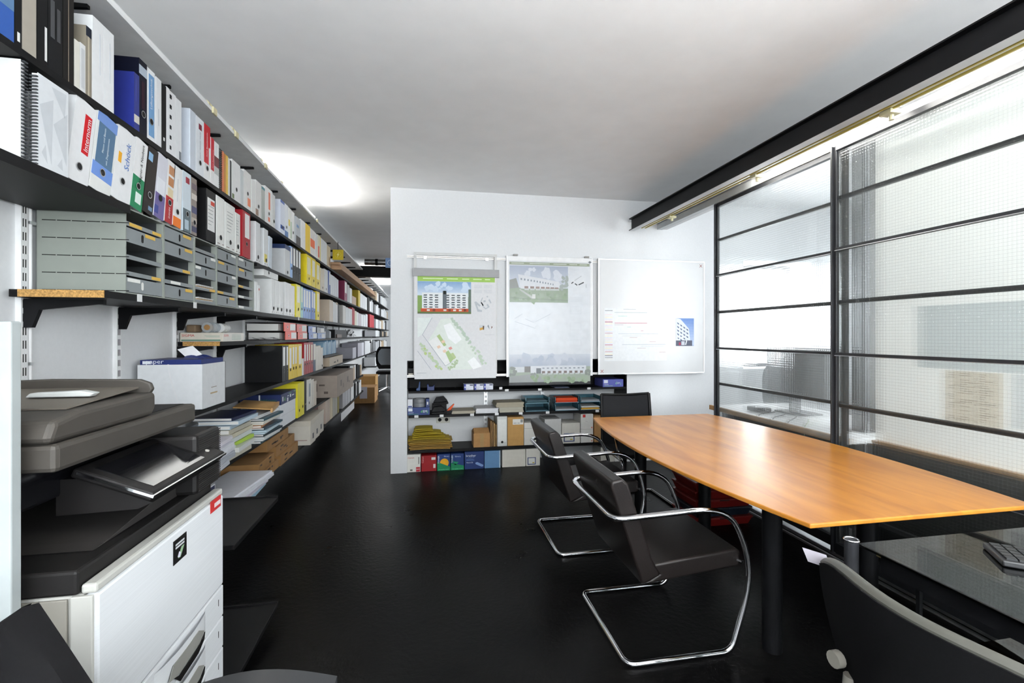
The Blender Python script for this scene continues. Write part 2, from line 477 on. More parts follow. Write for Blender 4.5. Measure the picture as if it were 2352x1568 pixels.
# light on the flange underside, put into a pale grey sheet
o = MB().use(mat('grey_white_paint', (0.62, 0.64, 0.65), 0.4)).box(2.187, 2.250, -2.55, 4.793, 2.5505, 2.5516).build('painted_underside', bt, loc=(-2.26, -3.0, -2.55)); o['label'] = 'pale painted underside'
struct(B('trim_2', WALL, 2.67, 2.72, Y0, YB, 2.62, H))
struct(B('trim_3', mat('grey_white_paint', (0.62, 0.64, 0.65), 0.4), 2.254, 2.668, Y0, YB, 2.684, 2.694))  # board added to keep the tube light off the ceiling
# aluminium track rails under the beam, yellow reflections painted into some
YEL = mat('yellowed_pine', '#c7b35c', 0.4, var=0.12, stretch=(6, 0.4, 6))
sr = thing('sliding_door_track', 'yellowed sliding door track of parallel rails under the steel beam', 'rail', (2.42, 3.0, 2.57))
for i, (x, m_) in enumerate(((2.258, YEL), (2.276, ALU), (2.294, YEL), (2.314, ALU), (2.334, YEL))):
    B('rail', m_, x - 2.42, x + 0.011 - 2.42, -5.55, 1.72, -0.004 + 0.006 * (i % 2), 0.02 + 0.006 * (i % 2), sr)
for y in (0.9, 2.02, 3.01, 4.2):
    mb = MB().use(mat('cream_bakelite', '#d8d2ae', 0.4)).box(-0.10, -0.03, y - 3.0 - 0.03, y - 3.0 + 0.03, -0.02, 0.0).cyl((-0.06, y - 3.0, -0.045), (-0.06, y - 3.0, -0.02), 0.012, 10)
    mb.build('roller_hanger', sr)
hr = tag(B('door_head_rail', mat('grey_rail_paint', '#b9bdbf', 0.4), 2.60, 2.66, -2.5, YB - 0.002, 2.615, 2.675), 'grey steel head rail carrying the sliding glass doors to the white wall', 'rail')
# fluorescent tubes over the doors
TUBE = mat('lit_fluorescent_tube', (1.0, 0.985, 0.95), 0.4, var=0.0, emit=60.0)
TUBE_OFF = mat('unlit_fluorescent_tube', (0.85, 0.86, 0.86), 0.25, var=0.0)
CLIP = mat('ivory_lamp_holder', '#d6cda6', 0.5)
def lamp(name, label, p0, p1, lit, r=0.013, batten=None):
    d = (Vector(p1) - Vector(p0)).normalized()
    t = thing(name, label, 'lamp', p0)
    L = Vector(p1) - Vector(p0)
    MB().use(lit if lit not in (True, False) else TUBE if lit else TUBE_OFF).cyl((0, 0, 0), L, r, 12).build('tube', t, smooth=True)
    for q in (Vector((0, 0, 0)) - d * 0.022, L + d * 0.002):
        MB().use(CLIP).cyl(q, q + d * 0.02, r * 1.35, 12).build('end_cap', t, smooth=True)
    if batten:
        x0, x1, z0, z1 = batten
        MB().use(mat('white_lamp_batten', (0.78, 0.78, 0.77), 0.4)).box(x0, x1, 0, L.y, z0, z1).build('batten', t)
    return t
DOORTUBE = mat('lit_door_tube', (1.0, 0.985, 0.95), 0.4, var=0.0, emit=24.0)
lamp('fluorescent_lamp', 'lit fluorescent tube above the far glass door', (2.45, 2.13, 2.635), (2.45, 3.33, 2.635), DOORTUBE, batten=(-0.02, 0.02, 0.02, 0.034))
lamp('fluorescent_lamp', 'lit fluorescent tube above the near glass door', (2.45, 0.85, 2.635), (2.45, 2.05, 2.635), DOORTUBE, batten=(-0.02, 0.02, 0.02, 0.034))

# sliding glass doors
def glass_door(label, x, y0, y1):
    t = thing('sliding_glass_door', label, 'door', (x, (y0 + y1) / 2, 0.0))
    ym = (y0 + y1) / 2; hw = (y1 - y0) / 2
    zt = 2.612
    for sgn in (-1, 1):
        mb = MB().use(FRAME)
        yy = sgn * (hw - 0.022)
        mb.box(-0.012, 0.012, yy - 0.022, yy + 0.022, 0.045, zt).box(-0.03, -0.012, yy - 0.006, yy + 0.006, 0.045, zt)
        mb.build('stile', t, bevel=0.002, segs=1)
    B('top_rail', FRAME, -0.018, 0.018, -hw + 0.044, hw - 0.044, zt - 0.03, zt, t)
    B('bottom_rail', FRAME, -0.018, 0.018, -hw + 0.044, hw - 0.044, 0.045, 0.11, t)
    zs = [0.11, 0.652, 1.298, 1.957, 2.582]
    for i in range(4):
        B('pane', GLASS, -0.003, 0.003, -hw + 0.046, hw - 0.046, zs[i] + (0.012 if i else 0.001), zs[i + 1] - (0.009 if i < 3 else 0.001), t)
    for z in zs[1:4]:
        MB().use(FRAME).box(-0.026, 0.01, -hw + 0.044, hw - 0.044, z - 0.008, z + 0.011).build('glazing_bar', t)
        MB().use(ALU).box(-0.0275, -0.0262, -hw + 0.044, hw - 0.044, z - 0.0085, z - 0.0055).build('bar_lip', t)
    for z in (0.33, 0.977, 1.628, 2.285):
        B('back_bar', FRAME, 0.008, 0.03, -hw + 0.044, hw - 0.044, z - 0.012, z + 0.012, t)
    return t
glass_door('far sliding door of wired glass in a dark steel frame', 2.63, 2.535, 3.905)
glass_door('near sliding door of wired glass in a dark steel frame', 2.565, 1.215, 2.585)
tag(MB().use(ALU).box(2.55, 2.565, -1.5, 4.9, 0.0, 0.012).box(2.60, 2.66, -1.5, 4.9, 0.0, 0.02).build('floor_track'), 'bright metal floor track of the sliding glass doors', 'rail')

# ---------------- room behind the glass
tt = thing('long_desk', 'long white desk with a wooden front edge behind the glass doors', 'desk', (3.055, 3.3, 0.75))
B('desktop', WHITE, -0.36, 0.45, -0.72, 0.77, -0.035, 0.0, tt)
o = B('edge_strip', mat('oak_edge', '#a9804f', 0.5, var=0.15), -0.382, -0.361, -0.72, 0.77, -0.038, 0.003, tt); o['label'] = 'oak edge strip'
B('modesty_panel', BLACK, -0.30, -0.28, -0.7, 0.6, -0.60, -0.04, tt)
for yy in (-0.68, 0.70):
    for xx in (-0.26, 0.38):
        B('leg', BLKSTEEL, xx - 0.02, xx + 0.02, yy - 0.02, yy + 0.02, -0.75, -0.036, tt)
mn = thing('computer_monitor', 'dark monitor seen from behind on the desk beyond the glass', 'monitor', (3.15, 3.50, 0.75))
DKG = mat('dark_grey_plastic', (0.035, 0.037, 0.04), 0.5)
B('screen_housing', DKG, -0.03, 0.03, -0.36, 0.36, 0.13, 0.56, mn, bevel=0.012)
B('stand_column', DKG, -0.06, -0.03, -0.05, 0.05, 0.01, 0.40, mn)
B('stand_foot', DKG, -0.13, 0.10, -0.14, 0.14, 0.001, 0.015, mn, bevel=0.004)
pa = thing('power_adapter', 'black power adapter brick lying on the desk behind the glass', 'adapter', (2.86, 3.62, 0.755))
B('brick', BLACK, -0.05, 0.07, -0.06, 0.10, 0, 0.04, pa, bevel=0.008)
for k in range(4):
    pts = [(2.95, 3.55 - 0.12 * k, 0.76), (2.85, 3.50 - 0.14 * k, 0.765), (2.735, 3.46 - 0.16 * k, 0.764), (2.712, 3.45 - 0.16 * k, 0.745), (2.712, 3.44 - 0.16 * k, 0.45)]
    tag(MB().use(BLACK if k < 3 else paint('#7d8a5e')).tube(fillet(pts, 0.04), 0.0045, 6).build('cable', smooth=True),
        ['black cable over the wooden desk edge, nearest the white wall', 'black cable over the wooden desk edge, second from the white wall', 'black cable over the wooden desk edge, third from the white wall', 'green cable hanging over the wooden desk edge behind the glass'][k], 'cable')
ch = thing('office_chair', 'grey office chair behind the desk beyond the far glass door', 'chair', (3.85, 4.35, 0))
GREYFAB = mat('grey_fabric', '#6d7378', 0.9, var=0.1, scale=120)
mb = MB().use(GREYFAB); mb.grid(lambda u, v: (0.05 * math.sin(math.pi * u) - 0.2, (u - 0.5) * 0.46 * (1 - 0.35 * (2 * v - 1) ** 4), 0.60 + 0.5 * v), 8, 8, (0.05, 0, 0)).build('backrest', ch, smooth=True)
B('seat', GREYFAB, -0.18, 0.27, -0.23, 0.23, 0.43, 0.50, ch, bevel=0.03)
MB().use(BLKSTEEL).cyl((0.03, 0, 0.09), (0.03, 0, 0.43), 0.028).build('gas_column', ch, smooth=True)
for k in range(5):
    a = 2 * math.pi * k / 5
    q = (0.03 + 0.28 * math.cos(a), 0.28 * math.sin(a))
    l = MB().use(BLKSTEEL).tube([(0.03, 0, 0.10), (q[0], q[1], 0.07)], [0.025, 0.015], 8).build('leg', ch, smooth=True)
    MB().use(BLACK).cyl((q[0], q[1] - 0.015, 0.03), (q[0], q[1] + 0.015, 0.03), 0.028, 12).build('castor', l, smooth=True)
# white pinboard panel right behind the near door, on a dark base
wp = thing('window_blind', 'tall cream white blind right behind the near glass door', 'blind', (2.83, 1.5, 0))
mb = MB().use(backlit('cream_translucent_blind', (.86, .86, .82), .22)); mb.face([(-.029, -1.2, .76), (-.029, 1.0, .76), (-.029, 1.0, 2.66), (-.029, -1.2, 2.66)]); mb.build('blind_cloth', wp)
B('blind_tube', WHITE, -.035, .035, -1.2, 1.0, 2.661, 2.72, wp)
B('base', BLACK, -0.05, 0.05, -1.2, 1.0, 0.0, 0.74, wp)
o = B('ledge', mat('oak_edge', '#a9804f', 0.5), -0.06, 0.05, -1.2, 1.0, 0.741, 0.759, wp)
g1 = tag(B('pinned_sheet', clear('grey_tracing_sheet', (.85, .87, .88), rough=.4), 2.7975, 2.7995, 1.50, 2.24, 1.235, 1.585), 'large grey sheet pinned on the cream blind behind the near glass door', 'poster')
ls = thing('pinned_list', 'beige printed list with brown lines pinned below the grey sheet', 'poster', (2.7985, 1.962, 0.955))
B('sheet', clear('beige_tracing_sheet', (.91, .875, .82), rough=.4), -0.001, 0.0, -0.131, 0.131, 0, 0.275, ls)
mb = MB().use(paint('#8d7f70'))
for i in range(22):
    z = 0.26 - i * 0.0115
    for (a, b) in ((-0.115, -0.085), (-0.06, -0.06 + rnd.uniform(0.03, 0.09)), (0.03, 0.03 + rnd.uniform(0.02, 0.08))):
        if rnd.random() < 0.75: mb.face([(-0.0014, -b, z), (-0.0014, -a, z), (-0.0014, -a, z + 0.003), (-0.0014, -b, z + 0.003)])
mb.build('printed_lines', ls)['kind'] = 'stuff'
tag(B('pinned_sheet', clear('pale_tracing_sheet', (.90, .91, .92), rough=.4), 2.7975, 2.7995, 1.30, 1.80, 0.97, 1.23), 'pale grey sheet pinned beside the beige list behind glass', 'poster')
cl = tag(B('steel_column', FRAME, 2.95, 3.05, 2.71, 2.81, 0.0, H), 'dark square steel column standing behind the meeting of the glass doors', 'column')
# pale drawer cabinet further back behind the glass

# ---------------- light shelf along the left wall
LSX = -1.20
def light_shelf(label, y0, y1):
    t = thing('light_shelf', label, 'shelf', (XL, (y0 + y1) / 2, 2.705))
    o = MB().use(mat('white_board', (0.78, 0.79, 0.79), 0.5)).box(0.005, LSX - XL, y0 - (y0 + y1) / 2, y1 - (y0 + y1) / 2, 0.0, 0.022).build('board', t)
    ym = (y0 + y1) / 2
    for yc in (2.988, 3.313, 3.887, 5.64):
        if y0 < yc < y1: MB().use(CLIP).box(LSX - XL + .0005, LSX - XL + .012, yc - ym - .025, yc - ym + .025, -.012, .026).build('lamp_clip', t, bevel=.003)
    y = y0 + 0.3
    while y < y1:
        MB().use(BLKSTEEL).prism([(0.0, -0.002), (0.275, -0.002), (0.275, -0.016), (0.05, -0.035), (0.03, -0.12), (0.0, -0.12)], 'y', y - ym - 0.008, y - ym + 0.008).build('bracket', t)
        y += 0.6
    return t
light_shelf('long white light shelf just below the ceiling over the binders', 0.6, 9.68)
light_shelf('white light shelf on the left wall behind the camera', Y0 + .02, 0.55)  # added out of view to carry extra lit tubes
light_shelf('white light shelf beyond the dark cross beam at corridor end', 9.95, 16.8)
ends = [(-2.45, -1.25, True, 'lit fluorescent tube on the light shelf behind the camera, far end'), (-1.15, 0.05, True, 'lit fluorescent tube on the light shelf behind the camera, near end'), (0.85, 2.05, False, 'unlit fluorescent tube on the light shelf, nearest to the copier'), (2.10, 2.96, False, 'unlit fluorescent tube on the light shelf above the blue binder'), (3.02, 3.30, False, 'short unlit fluorescent tube on the light shelf above the red binders'), (3.36, 3.86, False, 'short unlit fluorescent tube on the light shelf before the lit one'), (4.42, 5.62, True, 'lit fluorescent tube on the light shelf glowing onto the ceiling'), (10.6, 11.8, True, 'lit fluorescent tube on the light shelf beyond the cross beam'), (13.2, 14.4, True, 'farthest lit fluorescent tube at the end of the corridor')]  # the first two tubes are added, unseen, for more ceiling light
for (a, b, lit, lb) in ends:
    lamp('fluorescent_lamp', lb, (LSX - 0.03, a, 2.748), (LSX - 0.03, b, 2.748), lit, batten=(-0.02, 0.02, -0.0205, -0.014))

# added uplights, unseen behind the camera, that brighten the ceiling
UPTUBE = mat('bright_fluorescent_tube', (1.0, 0.99, 0.97), 0.4, var=0.0, emit=1500.0)
for (xx, yy, lb) in ((0.75, -0.55, 'suspended linear uplight nearest behind the camera'), (0.75, -1.55, 'suspended linear uplight farther behind the camera')):
    t = thing('linear_uplight', lb, 'lamp', (xx, yy, 2.28))
    MB().use(ALU).box(-.75, .75, -.05, .05, 0, .006).box(-.75, .75, -.056, -.05, 0, .045).box(-.75, .75, .05, .056, 0, .045).build('trough', t)
    MB().use(UPTUBE).cyl((-.72, 0, .025), (.72, 0, .025), .013, 12).build('tube', t, smooth=True)
    for x in (-.6, .6): MB().use(ALU).cyl((x, .053, .04), (x, .053, H - 2.281), .003, 6).build('suspension_wire', t)
# far cross beam and duct in the corridor
bt = thing('cross_beam', 'black steel cross beam spanning the corridor below the ceiling', 'beam', (0, 9.75, 2.58))
MB().use(BLKSTEEL).prism([(9.70, 2.58), (9.86, 2.58), (9.86, 2.592), (9.784, 2.592), (9.784, 2.778), (9.86, 2.778), (9.86, 2.79), (9.70, 2.79), (9.70, 2.778), (9.776, 2.778), (9.776, 2.592), (9.70, 2.592)], 'x', XL + 0.002, XC - 0.002).build('i_section', bt, loc=(0, -9.75, -2.58))
dt = thing('ventilation_duct', 'round metal ventilation duct in front of the cross beam', 'duct', (0, 9.58, 2.85))
MB().use(mat('dull_metal', (0.25, 0.25, 0.25), 0.3, 0.9, var=0.2)).cyl((-1.15, 0, 0), (3.2, 0, 0), 0.06, 16).build('pipe', dt, smooth=True)
for x in (-0.95, -0.6, 0.4):
    MB().use(BLKSTEEL).cyl((x, 0, 0), (x + 0.05, 0, 0), 0.066, 16).build('clamp', dt, smooth=True)
def sign(label, col, x, y, z, s, mark):
    t = thing('hanging_sign', label, 'sign', (x, y, z))
    B('plate', paint(col), 0, s, -0.003, 0.003, 0, s, t)
    ring = MB().use(paint('#d8c840' if mark else '#dfe6ec'))
    c = s / 2
    for k in range(20):
        a0, a1 = 2 * math.pi * k / 20, 2 * math.pi * (k + 1) / 20
        r0, r1 = s * 0.27, s * 0.31
        ring.face([(c + r0 * math.cos(a0), -0.004, c + r0 * math.sin(a0)), (c + r0 * math.cos(a1), -0.004, c + r0 * math.sin(a1)), (c + r1 * math.cos(a1), -0.004, c + r1 * math.sin(a1)), (c + r1 * math.cos(a0), -0.004, c + r1 * math.sin(a0))])
    ring.build('ring', t)
    if mark:
        pts = [(0.1, 0.27), (-0.12, -0.03), (-0.01, -0.03), (-0.08, -0.27), (0.13, 0.06), (0.01, 0.06)]
        MB().use(paint('#efe79a')).prism([(c + p[0] * s, c + p[1] * s) for p in pts], 'y', -0.0045, -0.0035).build('lightning_mark', t)
    MB().use(BLKSTEEL).cyl((s / 2, 0, s), (s / 2, 0, H - z - 0.005 if not mark else 2.70 - z), 0.004, 6).build('hanger', t)
    return t
sign('yellow square sign with a lightning mark hanging over the shelves', '#cdb40f', -1.24, 6.8, 2.453, 0.14, True)
sign('blue square sign hanging at the wall corner', '#6d8fc0', -0.545, 6.9, 2.375, 0.14, False)

# ================================================================== LEFT WALL SHELVING
SX = -1.22
def shelf(name, label, xf, y0, y1, zt, th=0.024, brk=(), col=BLACK, chip=False, tabs=()):
    t = thing(name, label, 'shelf', (XL, y0, zt))
    d = xf - XL
    B('board', col, 0.03, d, 0, y1 - y0, -th, 0, t)
    if chip: B('chipboard_end', CHIP, 0.06, d - 0.002, -0.004, -0.0003, -th, 0, t)
    for y in brk:
        if y0 - 0.02 < y < y1 + 0.02:
            MB().use(BLKSTEEL).prism([(0.022, -th - 0.002), (d - 0.05, -th - 0.002), (d - 0.05, -th - 0.022), (d - 0.07, -th - 0.022), (0.075, -th - 0.045), (0.05, -th - 0.115), (0.022, -th - 0.115)], 'y', y - y0 - 0.009, y - y0 + 0.009).build('bracket', t)
    for y in tabs:
        B('white_tab', WHITE, d + 0.0005, d + 0.002, y - y0, y - y0 + 0.035, -th, 0.004, t)
    return t
UPR = [1.0, 1.58, 2.16, 2.74, 3.32, 3.90, 4.48, 5.06, 5.64, 6.22, 6.8, 7.38, 7.96, 8.54, 9.12]
upl = ['white slotted shelf upright beside the grey drawer cabinets', 'white slotted shelf upright behind the open paper carton', 'white slotted shelf upright at the wooden shelf end', 'white slotted shelf upright behind the clear tape rolls']
for i, y in enumerate(UPR):
    lb = upl[i - 2] if 2 <= i < 6 else 'white slotted shelf upright on the left wall behind the files'
    u = thing('shelf_upright', lb, 'shelf upright', (XL, y, 0.15), group=None if 2 <= i < 6 else 'hidden uprights behind the files')
    B('channel', mat('white_enamel', (0.8, 0.8, 0.8), 0.4), 0.0, 0.02, -0.016, 0.016, 0, 2.5, u)
    mb = MB().use(DARKHOLE)
    for k in range(46):
        z = 0.05 + k * 0.053
        for s_ in (-0.009, 0.003): mb.box(0.0195, 0.0204, s_, s_ + 0.005, z, z + 0.032)
    mb.build('slots', u)['kind'] = 'stuff'
mb = thing('conduit', 'white cable conduit running down the left wall', 'pipe', (XL, 2.195, 0.3))
MB().use(mat('white_enamel', (0.8, 0.8, 0.8), 0.4)).cyl((0.012, 0, 0), (0.012, 0, 2.3), 0.008, 10).build('pipe', mb, smooth=True)
for z in (0.75, 1.0, 1.28, 1.56): B('clip', ALU, 0.0, 0.026, -0.013, 0.013, z, z + 0.012, mb)

shelf('wall_shelf', 'black top wall shelf full of catalogues under the light shelf', SX + 0.004, 0.75, 12.2, 2.30)
shelf('wall_shelf', 'black second wall shelf carrying the leaning white binders', SX + 0.03, 0.75, 2.19, 1.953, th=0.034, brk=UPR[:2])
shelf('wall_shelf', 'black second wall shelf beyond the drawer cabinets', SX + 0.004, 3.76, 12.2, 1.953)
shelf('wall_shelf', 'dark wall shelf with chipboard end carrying the grey drawer cabinets', SX + 0.006, 2.075, 12.2, 1.592, th=0.028, brk=UPR[2:6], chip=True, tabs=(2.28, 2.78, 4.9, 6.1))
shelf('wall_shelf', 'narrow wall shelf with a raw wooden end carrying flat boxes and lying binders', -1.285, 3.30, 12.2, 1.376, th=0.026, brk=UPR[4:6], chip=True)
shelf('wall_shelf', 'black wall shelf holding the open paper carton and red binders', SX + 0.004, 2.6, 12.2, 1.008, th=0.026)
shelf('wall_shelf', 'low black wall shelf holding the blue lidded paper box', SX + 0.004, 1.9, 9.9, 0.618, th=0.026)
shelf('wall_shelf', 'bottom black wall shelf with archive boxes and toner cartons', SX + 0.004, 1.9, 9.9, 0.300, th=0.026)
for z, nm in ((2.30, 'topmost far'), (1.953, 'second far'), (1.592, 'third far'), (1.376, 'fourth far'), (1.008, 'fifth far'), (0.618, 'sixth far')):
    shelf('wall_shelf', 'black %s wall shelf at the far corridor end' % nm, SX + 0.004, 12.4, 16.8, z)

HOLE_RING = mat('steel_eyelet', (0.6, 0.6, 0.6), 0.25, 0.9)
def disc(mb, x, y, z, r, n=14, r0=0.0):
    """disc or ring in the plane turned to +X"""
    if r0 == 0:
        mb.face([(x, y + r * math.cos(2 * math.pi * k / n), z + r * math.sin(2 * math.pi * k / n)) for k in range(n)])
    else:
        for k in range(n):
            a0, a1 = 2 * math.pi * k / n, 2 * math.pi * (k + 1) / n
            mb.face([(x, y + r0 * math.cos(a0), z + r0 * math.sin(a0)), (x, y + r * math.cos(a0), z + r * math.sin(a0)), (x, y + r * math.cos(a1), z + r * math.sin(a1)), (x, y + r0 * math.cos(a1), z + r0 * math.sin(a1))])
def spine_prints(t, w, Hh, col, o):
    for k, bd in enumerate(o.get('bands', ())):
        v0, v1, c = bd[:3]; u0, u1 = bd[3:5] if len(bd) > 3 else (0.0, 1.0)
        x = 0.0004 + 0.0003 * k
        B('spine_label' if c in ('#e6e6e4', '#f0f0ee') else 'spine_print', paint(c), 0, x, -w + u0 * w + 0.0005, -w + u1 * w - 0.0005, v0 * Hh, v1 * Hh, t)
    for tx in o.get('texts', ()):
        s, c, v0, v1 = tx[:4]; u = tx[4] if len(tx) > 4 else 0.5
        text(s, t, (0.0024, -w + u * w, (v0 + v1) / 2 * Hh), RX_UP, paint(c), length=(v1 - v0) * Hh, maxh=(tx[5] if len(tx) > 5 else 0.55) * w)
    hv = o.get('hole')
    if hv:
        r = min(0.0125, w * 0.32)
        mb = MB().use(HOLE_RING if o.get('ring', True) else DARKHOLE); disc(mb, 0.0026, -w / 2, hv * Hh, r * 1.25, r0=r); mb.use(DARKHOLE); disc(mb, 0.0026, -w / 2, hv * Hh, r)
        mb.build('finger_hole', t)
    if o.get('lines'):
        mb = MB().use(paint('#7c8084'))
        v = o['lines'][1]
        while v > o['lines'][0]:
            e = rnd.uniform(0.45, 0.9)
            mb.face([(0.0022, -w * 0.85, v * Hh), (0.0022, -w * (0.85 - 0.7 * e), v * Hh), (0.0022, -w * (0.85 - 0.7 * e), v * Hh + 0.003), (0.0022, -w * 0.85, v * Hh + 0.003)])
            v -= 0.07
        mb.build('handwritten_lines', t)['kind'] = 'stuff'
def ring_binder(t, w, Hh, col, o, depth):
    m = paint(col); k = 0.0035
    MB().use(m).box(-k, 0, -w, 0, 0, Hh).box(-depth, -k, -w, -w + k, 0, Hh).box(-depth, -k, -k, 0, 0, Hh).build('cover', t)
    B('paper_block', PAGES, -depth + 0.012, -0.03, -w + k + 0.002, -k - 0.003 - (w * 0.12), 0.004, Hh - 0.018, t)
    spine_prints(t, w, Hh, col, o)
def archive_box(t, w, Hh, col, o, depth):
    m = paint(col)
    B('body', m, -depth, 0, -w, 0, 0, Hh, t, bevel=0.0025, segs=1)
    if o.get('lid'): B('lid', paint(o['lid']), -depth - 0.003, 0.003, -w - 0.002, 0.002, Hh - 0.035, Hh + 0.003, t)
    spine_prints(t, w, Hh, col, o)
    if o.get('feet'):
        mb = MB().use(paint('#6a5450'))
        mb.face([(0.0006, -w * 0.88, Hh * 0.045), (0.0006, -w * 0.6, Hh * 0.045), (0.0006, -w * 0.6, Hh * 0.06), (0.0006, -w * 0.88, Hh * 0.06)])
        mb.face([(0.0006, -w * 0.3, Hh * 0.045), (0.0006, -w * 0.12, Hh * 0.045), (0.0006, -w * 0.12, Hh * 0.06), (0.0006, -w * 0.3, Hh * 0.06)])
        mb.build('base_print', t)
def book(t, w, Hh, col, o, depth):
    m = paint(col, 0.3); k = min(0.002, w * 0.2)
    MB().use(m).box(-k, 0, -w, 0, 0, Hh).box(-depth, -k, -w, -w + k, 0, Hh).box(-depth, -k, -k, 0, 0, Hh).build('cover', t)
    B('page_block', PAGES, -depth + 0.004, -k - 0.0005, -w + k, -k, 0.002, Hh - 0.003, t)
    spine_prints(t, w, Hh, col, o)
def spiral(t, w, Hh, col, o, depth):
    B('page_block', PAPER, -depth, -0.006, -w, 0, 0, Hh, t)
    mb = MB().use(paint('#3c3f42'))
    n = max(10, int(Hh / 0.011))
    for i in range(n):
        z = 0.006 + i * (Hh - 0.012) / (n - 1)
        mb.box(-0.012, 0.003, -w - 0.001, 0.001, z, z + 0.004)
    mb.build('spiral_binding', t)['kind'] = 'stuff'
KIND = {'rb': ('ring_binder', 'binder', ring_binder), 'box': ('archive_box', 'box', archive_box), 'bk': ('catalogue', 'book', book), 'sp': ('spiral_bound_book', 'book', spiral)}
ROWREC = []
def row(shelf_name, z0, items, X=SX, depth=0.285, lean=0.0):
    rec = []
    for it in items:
        kind, ya, yb, Hh, col, desc = it[:6]
        o = it[6] if len(it) > 6 else {}
        nm, cat, fn = KIND[kind]
        nm = o.get('name', nm)
        g = 0.0012
        ya += g; yb -= g
        w = max(0.006, yb - ya)
        ln = math.radians(o.get('lean', lean))
        t = thing(nm, '', cat, (o.get('X', X), yb, o.get('z', z0) + 0.0008), (-ln, 0, 0))
        fn(t, w, Hh, col, o, o.get('depth', depth))
        rec.append((t, desc))
    ROWREC.append((shelf_name, rec))
